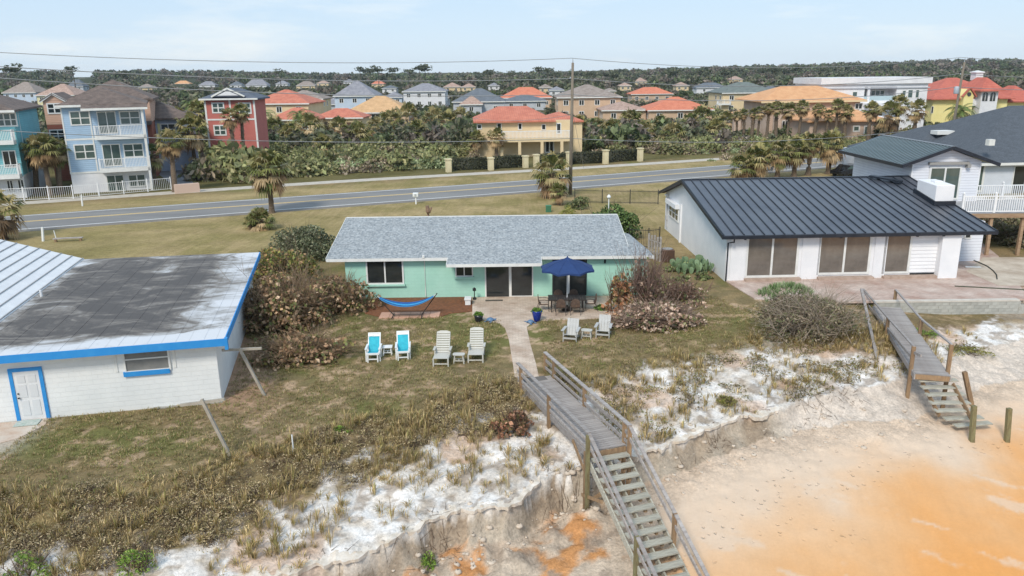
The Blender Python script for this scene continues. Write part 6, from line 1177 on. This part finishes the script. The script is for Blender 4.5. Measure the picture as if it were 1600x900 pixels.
# hedges
HG=pal((58,62,46),(72,76,54),(86,84,62),(48,50,38))
def hedge(p0,p1,hh,label):
    A=G(*p0);B_=G(*p1); L_=(B_-A).length; rng=np.random.default_rng(int(p0[0])); t=T(); n=int(900*L_/5); face=rng.integers(0,3,n)
    P=np.stack([rng.uniform(0,L_,n),rng.uniform(-.55,.55,n),rng.uniform(.05,hh,n)],1); P[face==0,1]=-.5+rng.normal(size=(face==0).sum())*.06; P[face==1,2]=hh+rng.normal(size=(face==1).sum())*.06
    leaves(t,rng,P,.13,HG[rng.integers(0,4,n)]*rng.uniform(.7,1.3,(n,1))); t.add([(0,-.4,0),(L_,-.4,0),(L_,-.4,hh-.1),(0,-.4,hh-.1),(0,.4,0),(L_,.4,0),(L_,.4,hh-.1),(0,.4,hh-.1)],[(0,1,2,3),(3,2,6,7),(0,3,7,4),(1,5,6,2)],HG[3])
    tag(inst('hedge',t.mesh('hedge'),None,tuple(A),(0,0,math.atan2(B_.y-A.y,B_.x-A.x))),label,'hedge','clipped hedges between the cream pillars')
for k,(a,b,l) in enumerate((((707,266),(762,264),'between the first and second cream pillars'),((772,263),(816,261),'between the second and third cream pillars'),((844,259),(884,257),'between the fourth cream pillar and the tall pole'),((895,256),(941,254),'just right of the tall pole'),((952,253),(996,250),'between the last two cream pillars'))): hedge(a,b,1.55,'dark clipped hedge '+l)
for k,(a,b) in enumerate(((1329,212),(1372,214))):
    p=G(a,b+8); me=bush(90+k,(1.1,1.1,3.4),900,.22,HG[:3]*1.0,lumps=30).mesh('shrub_leaves'); tag(inst('conifer_shrub',me,None,tuple(p)),'dark upright shrub before the pink tan wing, %s one'%('left','right')[k],'shrub','dark upright shrubs')
# foreground shrubs
SGP=pal((148,118,92),(176,148,118),(112,92,70),(124,118,72),(96,102,62),(198,172,144),(132,104,80)); SGW=[.2,.16,.17,.16,.12,.07,.12]
def shrub(name,px,py,rad,n,size,pl,wt,label,seed,lumps=40,tw=160,twc=(120,104,88),low=-.05,lr=.32,cat='shrub',group=None,asp=.75,rz=0,twr=.016):
    p=G(px,py); z=H_at(p.x,p.y); t=thing(name,label,cat,(p.x,p.y,z-.05),rz,group); b=bush(seed,rad,n,size,pl,wt,lumps,lr,0,asp=asp,low=low); inst('leaves',b.mesh('leaves'),t)
    if tw:
        rng=np.random.default_rng(seed+5); r3=np.array(rad); tt=T(); k=max(12,tw//12); A=rng.normal(size=(k,3))*np.array([.25,.25,0])*r3; az=rng.uniform(0,2*math.pi,k); B_=A+np.stack([np.cos(az)*rng.uniform(.1,.6,k),np.sin(az)*rng.uniform(.1,.6,k),rng.uniform(.45,.8,k)],1)*r3
        c0=np.array(lin(twc)); twigs(tt,rng,A,B_,twr*1.6,c0*.9)
        par=rng.integers(0,k,tw); f=rng.uniform(.3,1,(tw,1)); S0=A[par]*(1-f)+B_[par]*f; d=rng.normal(size=(tw,3))*.2+np.array([0,0,.22]); d[:,:2]+=(S0/r3)[:,:2]*.25; E=S0+d*r3; E[:,2]=np.maximum(E[:,2],.05)
        twigs(tt,rng,S0,E,twr,np.repeat(c0*rng.uniform(.7,1.35,(tw,1)),3,axis=0)); inst('branches',tt.mesh('branches'),t)
    return t
shrub('sea_grape_shrub',448,505,(2.7,3.0,2.7),7600,.105,SGP,SGW,'largest brown leaved sea grape beside the block house wall',1,70,1500,(150,128,104))
shrub('sea_grape_shrub',532,482,(2.1,1.9,2.0),3600,.105,SGP,SGW,'brown sea grape shrub under the left window of the mint bungalow',2,50,700,(150,128,104)); shrub('sea_grape_shrub',470,560,(2.5,1.7,1.25),3000,.105,SGP,SGW,'low front sea grape spilling over the lawn left of the teal chairs',3,50,700,(146,124,100))
shrub('sea_grape_shrub',445,440,(2.5,2.6,2.4),3800,.105,pal((150,122,84),(128,124,66),(104,112,58),(170,140,104),(84,92,52)),None,'greener sea grape behind the largest brown one',4,50,260)
shrub('round_evergreen_shrub',476,402,(2.7,2.4,2.5),6500,.085,pal((92,98,72),(110,114,88),(74,80,58),(132,132,108)),None,'round grey green shrub at the back left corner of the mint bungalow',5,60,120,lr=.36)
shrub('green_shrub',588,462,(.75,.5,1.3),420,.1,pal((110,126,82),(88,104,66),(140,146,104)),None,'small open green shrub against the mint wall left of the hammock',6,20,90)
SG2=pal((156,130,112),(180,156,138),(126,100,84),(112,112,72),(90,98,62),(192,172,154)); 
shrub('sea_grape_shrub',1022,508,(2.6,1.7,1.2),4200,.095,SG2,[.24,.2,.2,.1,.12,.14],'wide pinkish brown sea grape on the lawn right of the adirondack chairs',7,60,1300,(150,128,114)); shrub('bare_branched_shrub',1006,478,(1.7,1.3,3.0),520,.11,SG2,None,'tall bare branched shrub hiding the right corner of the mint bungalow',8,24,620,twc=(142,118,106)); shrub('sea_grape_shrub',966,488,(.85,.8,2.5),900,.12,pal((160,112,80),(184,148,116),(118,110,70),(136,96,70)),None,'upright rusty leaved sea grape left of the bare branched shrub',9,26,120)
shrub('bare_branched_shrub',1060,470,(1.7,2.0,1.2),500,.09,SG2,None,'low bare twiggy shrub between the wide sea grape and the cactus',10,24,520,twc=(138,112,98)); shrub('green_shrub',938,485,(.38,.34,.42),420,.06,pal((92,120,58),(112,140,72),(70,96,46)),None,'small round green shrub behind the right adirondack chair',11,16,30)
shrub('evergreen_tree',952,372,(2.75,2.3,2.9),7200,.10,pal((74,96,52),(92,114,62),(58,78,42),(112,126,78)),None,'round dark green tree behind the right end of the bungalow roof',12,64,120,lr=.34,cat='tree')
shrub('ornamental_grass',886,338,(.95,.9,1.1),900,.12,pal((168,160,96),(142,142,80),(120,128,66)),None,'pale yellow green clump beside the dark green tree by the pole',13,20,0,asp=.2); shrub('green_shrub',905,326,(1.3,1.0,1.3),900,.11,pal((110,118,80),(92,100,66)),None,'low grey green shrub between the tall pole and the dark green tree',14,20,60)
shrub('dune_shrub',1262,522,(3.0,2.1,2.35),9500,.085,pal((136,124,104),(156,142,122),(114,100,84),(116,116,84),(98,102,72)),None,'large grey twiggy dune shrub before the paver terrace',15,70,1300,twc=(172,158,142),asp=.35,twr=.012)
yk=T(); rg=np.random.default_rng(3)
for i in range(120):
    x,y=rg.uniform(-1.3,1.3),rg.uniform(-.7,.7); h0=max(0,1.15*(1-(x/2.1)**2-(y/1.6)**2)); g=pal((112,130,88),(136,150,112),(92,112,70))[i%3]
    for k in range(9):
        a=rg.uniform(0,6.28); e=rg.uniform(.3,1.5); d=np.array([math.cos(a)*math.cos(e),math.sin(a)*math.cos(e),math.sin(e)])*.38; s_=np.array([-math.sin(a),math.cos(a),0])*.022; b0_=np.array([x,y,h0]); yk.add([b0_,b0_+d*.5+s_,b0_+d,b0_+d*.5-s_],[(0,1,2,3)],g*rg.uniform(.8,1.2))
p=G(1226,512); tag(inst('spiky_yucca',yk.mesh('spiky_yucca'),None,(p.x,p.y,.95)),'green spiky yucca growing through the top left of the grey dune shrub','shrub')
shrub('red_leaved_shrub',800,655,(.9,.7,.8),520,.09,pal((142,100,78),(164,124,100),(108,84,66),(98,90,60)),None,'rust leaved low shrub under the left rail of the mid picture boardwalk',16,18,160,twc=(96,78,66))
for k,(px_,py_,r_,hh,l) in enumerate(((35,862,.85,.9,'bright green weed bush at the bottom left corner'),(208,842,.65,.75,'bright green weed bush in the brush, second from the left'),(664,783,.42,.5,'lime green weed bush on the white sand slope'),(533,672,.4,.3,'small green weed patch in the brush above the sand'),(1448,505,.9,.4,'green ground plant beside the right boardwalk'),(1515,522,1.3,.35,'olive ground plant before the concrete block wall'),(1135,607,.5,.35,'olive tussock on the sand right of the boardwalk'))):
    shrub('weed_bush',px_,py_,(r_,r_*.8,hh),int(900*r_+200),.05,pal((112,140,58),(138,158,76),(90,116,50)) if k<5 else pal((122,124,62),(140,136,76),(104,98,56)),None,l,60+k,18,40,asp=.35)
for k,(px_,py_,r_,hh,l) in enumerate(((1562,372,2.2,1.5,'grey green shrub seen between the balcony posts'),(1598,384,1.6,1.3,'brown green shrub right of the balcony posts'),(1550,352,2.4,1.6,'olive shrub in the shade under the balcony deck'),(1610,352,2.6,1.9,'shrub cut by the right photo edge below the balcony'))):
    shrub('deck_side_shrub',px_,py_,(r_,r_*.9,hh),2200,.11,pal((126,122,96),(146,138,112),(104,106,70),(156,142,120)),None,l,130+k,40,200)
for k,(px_,py_) in enumerate(((1064,440),(1098,436),(1050,424))): shrub('green_shrub',px_,py_,(.7,.5,.5),420,.09,pal((112,122,80),(136,138,98),(94,104,66)),None,'leafy low plant at the foot of the cactus, '+('nearest the camera','right hand one','left hand one')[k],140+k,16,60)
# ---- ground cover
rng=np.random.default_rng(11)
DG=pal((164,144,100),(186,162,116),(146,128,84),(136,132,78),(198,176,134),(134,114,82)); LG=pal((132,122,82),(146,128,92),(112,114,66),(160,142,106),(122,104,74)); BRP=pal((160,144,112),(178,160,126),(138,124,94),(186,168,136),(142,134,92))
def H_arr(x,y): return ground(x,y)[0]
def free(x,y): # keep plants off paving, houses and furniture pads
    ok=~((x>-2.6)&(x<7.6)&(y>39.6)&(y<44.2)); ok&=~((x>-.55)&(x<1.35)&(y>31)&(y<41)); ok&=~((y>43.9)&(x>-10)&(x<8.3)&(y<57)); ok&=~((x>-8.5)&(x<-2)&(y>40.2)&(y<44.2)); ok&=~((x>12.2)&(y>41.6)&(x<40)); c,s=math.cos(R(12.3)),math.sin(R(12.3)); lx=(x+11.75)*c+(y-29.3)*s; ly=-(x+11.75)*s+(y-29.3)*c; ok&=~((lx<.15)&(ly>-.1)&(ly<15)); ok&=~((x<-18)&(y<28.3)&(y>24.7)); return ok
def along(px,py): d=(px-M0[0])*u.x+(py-M0[1])*u.y; e=(px-M0[0])*-u.y+(py-M0[1])*u.x; return (np.abs(e)<.95)&(d>-.3)
lt=[tuft(s,7,.13,.16,LG,.009,.9) for s in(1,2,3,4)]
n=42000; x=rng.uniform(-20,14,n); y=rng.uniform(19.5,43.5,n); (ya_,yb_,yc_,yd_)=ground(x,y)[1]; dn=fbm(x*.9,y*.9,4); k=(y>ya_-.6)&free(x,y)&~along(x,y)&(dn>-.28+rng.uniform(-.15,.1,n)); x,y,dn=x[k],y[k],dn[k]
v,q,c=scatter(lt,np.stack([x,y,H_arr(x,y)-.01],1),rng.uniform(0,6.3,len(x)),rng.uniform(.6,1.35,len(x)),np.clip(1+dn*.5,.7,1.4)); tag(inst('lawn_grass',np_mesh('lawn_grass',v,q,c,LEAF)),'short brown and green tufts of the back lawn','grass',kind='stuff')
dt=[tuft(5,30,.5,.2,DG,.011,.75),tuft(6,20,.3,.26,DG,.010,1.0),tuft(7,14,.75,.12,DG,.010,.5),tuft(8,34,.26,.34,DG,.012,1.1),tuft(9,10,.2,.3,DG,.011,1.2)]
n=26000; x=rng.uniform(-18,24,n); y=rng.uniform(15.5,39,n); (ya_,yb_,yc_,yd_)=ground(x,y)[1]; f=(ya_-y)/(ya_-yc_+.01); dn=fbm(x*.7+20,y*.7,4); near=rng.uniform(0,1,n)
pr=np.where(x<2,np.where(y>yb_,1.1,.62*np.exp(-(yb_-y)/1.5)+.12),np.where(y>yb_,.62,.16)); k=(f>0)&(y>yc_+.1)&(near<pr*np.clip(1+dn*3,0,2.2))&~along(x,y)&free(x,y)&~((x<2)&(y>yb_)&(near>.85)); x,y=x[k],y[k]
v,q,c=scatter(dt,np.stack([x,y,H_arr(x,y)-.02],1),rng.uniform(0,6.3,len(x)),rng.uniform(.5,1.25,len(x)),rng.uniform(.7,1.2,len(x))); tag(inst('dune_grass',np_mesh('dune_grass',v,q,c,LEAF)),'dry dune grass tufts on the white sand slope','grass',kind='stuff')
bt=[bush(s,(.55,.55,.40),120,.036,BRP,None,14,.4,tw=60,twc=(118,100,84),asp=.4,twr=.008) for s in(21,22,23,24)]
n=2900; x=rng.uniform(-18,2.4,n); y=rng.uniform(17,32,n); n=len(x); (ya_,yb_,yc_,yd_)=ground(x,y)[1]; dn=fbm(x*.8+4,y*.8,3); k=(y>yb_-.1+dn*1.6)&(y<ya_-.5+dn*1.6)&(rng.uniform(0,1,n)<.95)&~along(x,y); x,y=x[k],y[k]
v,q,c=scatter(bt,np.stack([x,y,H_arr(x,y)-.08],1),rng.uniform(0,6.3,len(x)),rng.uniform(.6,1.25,len(x)),rng.uniform(.7,1.2,len(x))); tag(inst('low_brush',np_mesh('low_brush',v,q,c,LEAF)),'dark dry brush along the edge of the lawn','brush',kind='stuff')
n=700; x=rng.uniform(2,24,n); y=rng.uniform(26,38,n); (ya_,yb_,yc_,yd_)=ground(x,y)[1]; dn=fbm(x*.8+4,y*.8,3); k=(y>yc_+.4)&(y<ya_+.3)&(rng.uniform(0,1,n)<.30+dn)&~along(x,y)&free(x,y); x,y=x[k],y[k]
bt2=[bush(s,(.55,.5,.3),150,.05,pal((120,112,70),(104,92,66),(140,122,92),(108,110,58)),None,14,.4,tw=30,twc=(126,108,92),asp=.35,twr=.008) for s in(31,32,33)]
v,q,c=scatter(bt2,np.stack([x,y,H_arr(x,y)-.07],1),rng.uniform(0,6.3,len(x)),rng.uniform(.6,1.5,len(x)),rng.uniform(.7,1.2,len(x))); tag(inst('dune_scrub',np_mesh('dune_scrub',v,q,c,LEAF)),'olive and brown scrub patches on the dune right of the boardwalk','scrub',kind='stuff')
# clods and roots below the scarp
rk=[]; 
def blob(seed,n=8):
    rg=np.random.default_rng(seed); t=T(); th=np.linspace(0,2*math.pi,n,endpoint=False); rings=[]
    for z_,r_ in((-.4,.6),(0,1),(.4,.85),(.7,.35)): rings.append(np.stack([np.cos(th)*r_*rg.uniform(.75,1.15,n),np.sin(th)*r_*rg.uniform(.75,1.15,n),np.full(n,z_)*rg.uniform(.8,1.1)],1))
    v=np.concatenate(rings); q=[(i*n+k,i*n+(k+1)%n,(i+1)*n+(k+1)%n,(i+1)*n+k) for i in range(3) for k in range(n)]+[(24+k,24+(k+1)%8,24+(k+2)%8,24+(k+3)%8) for k in(0,3)]; t.add(v,q,P_(200,186,170)*rg.uniform(.85,1.1)); return t
n=620; x=np.concatenate([rng.uniform(-8,4.5,430),rng.uniform(5,17,190)]); yd_=cols(x)[3][0]; yc_=cols(x)[2][0]; y=yd_+rng.normal(size=n)*.8-.4; s_=.015+.13*rng.uniform(0,1,n)**3.5
v,q,c=scatter([blob(s) for s in(1,2,3)],np.stack([x,y,H_arr(x,y)],1),rng.uniform(0,6.3,n),s_); tag(inst('sand_clods',np_mesh('sand_clods',v,q,c,attr_mat('clod',.95,0,8,.2))),'fallen clods of grey sand below the eroded dune edge','debris',kind='stuff')
tt=T(); n=300; cx_=rng.uniform(-7,15,26); x=cx_[rng.integers(0,26,n)]+rng.normal(size=n)*.3; l_=cols(x); y=l_[2][0]-rng.uniform(-.4,1.0,n); z=H_arr(x,y); A=np.stack([x,y,z+.02],1); d=rng.normal(size=(n,3))*np.array([.2,.25,.1]); B_=A+d; B_[:,2]=H_arr(B_[:,0],B_[:,1])+.05; twigs(tt,rng,A,B_,.010,P_(118,98,80)); tag(inst('exposed_roots',tt.mesh('exposed_roots')),'thin roots and sticks trailing over the eroded sand','roots',kind='stuff')
# ---- thicket beyond the road
boxes=[]
for o in C.objects:
    if o.get('category') in('house',) and o.location.y>85:
        xs_,ys_=[],[]
        for ch in o.children:
            if ch.type=='MESH' and ('roof' in ch.name or 'wall' in ch.name):
                for cn in ch.bound_box:
                    wv_=Vector(cn); c_,s_=math.cos(o.rotation_euler.z),math.sin(o.rotation_euler.z); X_=o.location.x+c_*wv_.x-s_*wv_.y; Y_=o.location.y+s_*wv_.x+c_*wv_.y; a,b=Pj(X_,Y_,wv_.z)
                    xs_.append(a);ys_.append(b)
        if xs_: boxes.append((min(xs_),max(xs_),min(ys_),max(ys_) if 'red three' not in o['label'] else 214,o.location.y))
fo=[]
for o in C.objects:
    if o.get('category')=='house' and o.location.y>85:
        for ch in o.children:
            if ch.type=='MESH' and ('wall' in ch.name or 'wing' in ch.name):
                bb=np.array(ch.bound_box); fo.append((o.location.x,o.location.y,math.cos(o.rotation_euler.z),math.sin(o.rotation_euler.z),bb[:,0].min()-1.5,bb[:,0].max()+1.5,bb[:,1].min()-1.5,bb[:,1].max()+1.5))
def infoot(x,y):
    for X_,Y_,c_,s_,a,b,c,d in fo:
        lx=(x-X_)*c_+(y-Y_)*s_; ly=-(x-X_)*s_+(y-Y_)*c_
        if a<lx<b and c<ly<d: return True
    return False
def hides(x,y,rad,hh,slack=.25,z0=0):
    a,t_=Pj(x,y,z0+hh); w_=rad*F/y
    for x0,x1,y0,y1,Y_ in boxes:
        if y<Y_+2 and a+w_>x0 and a-w_<x1:
            lim=y0+(y1-y0)*(1-slack)
            if t_<lim: return True
    return False
TP1=pal((116,120,80),(136,136,94),(102,106,72),(148,142,104)); TP2=pal((142,126,108),(160,146,126),(124,110,92),(132,126,92)); TP3=pal((142,154,114),(162,170,134),(122,134,94))
tA_=[bush(s,(1.9,1.9,1.9),330,.27,TP1,None,22,.42,tw=14,twc=(120,108,96),twr=.03) for s in(41,42,43)]; tB_=[bush(s,(1.8,1.8,1.5),230,.24,TP2,None,20,.42,tw=60,twc=(132,120,110),twr=.025) for s in(44,45)]; tC_=[bush(s,(1.7,1.7,1.1),300,.2,TP3,None,22,.4) for s in(46,47)]
pos=[];kind=[];sc_=[]
def region(n,x0,x1,fy,mix,hmax=1.5,smin=.7,slack=.35):
    for i in range(n):
        px_=rng.uniform(x0,x1); a,b=fy(px_); py_=rng.uniform(a,b); p=G(px_,py_); s=rng.uniform(smin,hmax); kd=rng.choice(3,p=mix)
        if infoot(p.x,p.y) or hides(p.x,p.y,1.9*s,(1.9,1.5,1.1)[kd]*s,.22): continue
        pos.append((p.x,p.y,-.1)); kind.append(kd); sc_.append(s)
region(60,312,405,lambda x:(264,282),(.6,.3,.1),2.0,1.2)
region(60,1150,1340,lambda x:(224,236),(.6,.3,.1),1.0,.6)
region(430,305,700,lambda x:(196,285-(x-305)*.058),(.55,.35,.10),1.35); region(60,440,695,lambda x:(256,278-(x-305)*.04),(0,0,1),1.3)
region(230,905,1245,lambda x:(176,246-(x-905)*.03),(.6,.3,.1),1.35); region(90,1040,1245,lambda x:(222,240),(.1,.85,.05),1.1); region(60,895,1050,lambda x:(190,228),(.7,.2,.1),1.2); region(60,700,750,lambda x:(196,248),(.7,.2,.1),1.1); region(50,1390,1480,lambda x:(196,240),(.6,.3,.1),1.1); region(60,230,330,lambda x:(176,250),(.8,.1,.1),1.2); region(40,1240,1420,lambda x:(212,236),(.5,.4,.1),.8,.5); region(14,1100,1245,lambda x:(246,252),(.1,.8,.1),.7,.4)
pos=np.array(pos); kind=np.array(kind); sc_=np.array(sc_)
V=[];Q=[];K=[];nn_=0
for kd,tp in enumerate((tA_,tB_,tC_)):
    m_=kind==kd; v,q,c=scatter(tp,pos[m_],rng.uniform(0,6.3,m_.sum()),sc_[m_],rng.uniform(.75,1.2,m_.sum())); V.append(v);Q.append(q+nn_);K.append(c);nn_+=len(v)
tag(inst('coastal_thicket',np_mesh('coastal_thicket',np.concatenate(V),np.concatenate(Q),np.concatenate(K),LEAF)),'dense coastal thicket between the road and the far houses','thicket',kind='stuff')
# ---- woodland among and behind the far houses
FP1=pal((88,94,72),(104,106,82),(78,84,64),(114,110,92)); FP2=pal((118,108,98),(132,122,112),(104,94,84)); FP3=pal((82,94,64),(96,106,72),(72,82,58))
def ftree(s,pl,n=70,size=.9,r=(3.2,3.2,3.4),trunk=True):
    t=bush(s,r,n,size,pl,None,16,.42,low=.0); rg=np.random.default_rng(s); v,q,c=t.get(); t2=T(); v=v.copy(); v[:,2]+=2.6 if trunk else 0; t2.add(v,q,c)
    if trunk: twigs(t2,rg,[(0,0,-1)],[(.2,.1,4)],.28,lin((120,112,100))); A=np.zeros((3,3))+np.array([.1,0,2.]); twigs(t2,rg,A,A+rg.normal(size=(3,3))*1.2+np.array([0,0,2.2]),.12,lin((126,118,108)))
    return t2
f1=[ftree(s,FP1) for s in(1,2,3)]; f2=[ftree(s,FP2,60) for s in(4,5)]; f3=[ftree(s,FP3,80) for s in(6,7)]
P1=[];S1=[];K1=[]
def wood(n,y0,y1,smin,smax,mix=(.5,.27,.23),pw=1.0):
    for i in range(n):
        y=y0+(y1-y0)*rng.uniform()**pw; x=rng.uniform(-.72,.72)*y; s=rng.uniform(smin,smax); z=float(hills(x,y)); hh=6.*s
        for _ in range(3):
            if hides(x,y,3.2*s,hh,.25,z): s*=.55; hh=6*s
            else: break
        else: continue
        if s<.25 or infoot(x,y): continue
        P1.append((x,y,z-.2)); S1.append(s); K1.append(rng.choice(3,p=mix))
wood(900,128,230,.45,.8); wood(1700,230,460,.8,1.3,pw=.8); wood(2500,460,800,1.05,1.6,pw=.8); wood(2600,800,1500,1.4,2.25)
P1=np.array(P1);S1=np.array(S1);K1=np.array(K1)
# drop near trees whose foot is on the road side or inside the open lots
k=(P1[:,1]-.44*P1[:,0]>112); P1,S1,K1=P1[k],S1[k],K1[k]
V=[];Q=[];K=[];nn_=0
for kd,tp in enumerate((f1,f2,f3)):
    m_=K1==kd; v,q,c=scatter(tp,P1[m_],rng.uniform(0,6.3,m_.sum()),S1[m_],rng.uniform(.75,1.2,m_.sum())); V.append(v);Q.append(q+nn_);K.append(c);nn_+=len(v)
tag(inst('far_woodland',np_mesh('far_woodland',np.concatenate(V),np.concatenate(Q),np.concatenate(K),LEAF)),'dark grey green woodland filling the distance to the horizon','woodland',kind='stuff')
# tall flat-topped pines on the skyline
pt=[]
for s in(1,2,3):
    rg=np.random.default_rng(s+70); t=T(); cen=[];
    for j in range(9): cen.append(rg.normal(size=(26,3))*np.array([1.3,1.3,.45])+np.array([rg.uniform(-3,3),rg.uniform(-3,3),rg.uniform(-2.2,.6)]))
    cen=np.concatenate(cen); leaves(t,rg,cen,.75,FP1[rg.integers(0,3,len(cen))]*.85); pt.append(t.mesh('pine_crown'))
PTK=mat('pine_bark',(96,88,80),(80,72,66),3,.9)
SK=[(12,98,520),(112,102,560),(190,109,640),(437,106,650),(562,103,700),(577,106,700),(590,101,640),(612,104,660),(640,107,700),(655,99,600),(664,100,610),(762,108,700),(800,109,700),(843,103,640),(856,105,650),(868,109,680),(893,111,700),(920,111,640),(942,111,640),(960,111,640),(1050,106,600),(1082,109,640),(1102,106,620),(1130,108,640),(1143,106,640),(1190,105,640),(1212,103,600),(1226,104,620),(1246,101,580),(1290,104,700),(1330,107,700),(1440,102,700),(1578,102,700),(1547,105,720)]
for k,(px_,py_,Y_) in enumerate(SK):
    q=AtY(px_,py_,Y_); z0=float(hills(q.x,Y_)); rp=random.Random(k); cr_=1.0+.6*rp.random(); t=thing('tall_pine','tall flat topped pine on the skyline, %s from the left'%(ordn+('twenty seventh','twenty eighth','twenty ninth','thirtieth','thirty first','thirty second','thirty third','thirty fourth'))[k],'pine tree',(q.x,Y_,z0-.3),k,'tall pines on the skyline'); hh=q.z-z0-1.2*cr_
    MB().tube([(0,0,0),(.3,0,hh*.5),(0,.2,hh)],[.4,.3,.15],6).obj('trunk',PTK,t); inst('crown',pt[k%3],t,(0,0,hh),(0,0,k*1.7),(cr_,cr_,cr_*.8))
# thin air between here and the far ridge
HZ=bpy.data.materials.new('pale_haze'); HZ.use_nodes=True; nt_=HZ.node_tree; nt_.nodes.clear(); pv=nt_.nodes.new('ShaderNodeVolumePrincipled'); pv.inputs['Color'].default_value=(.80,.90,1,1); pv.inputs['Density'].default_value=.0001; pv.inputs['Anisotropy'].default_value=.2; oo=nt_.nodes.new('ShaderNodeOutputMaterial'); nt_.links.new(pv.outputs[0],oo.inputs[1])
if HAZE:
    hz=MB().box(-1300,1300,-40,1650,-14,40).obj('haze',HZ); hz['kind']='stuff'
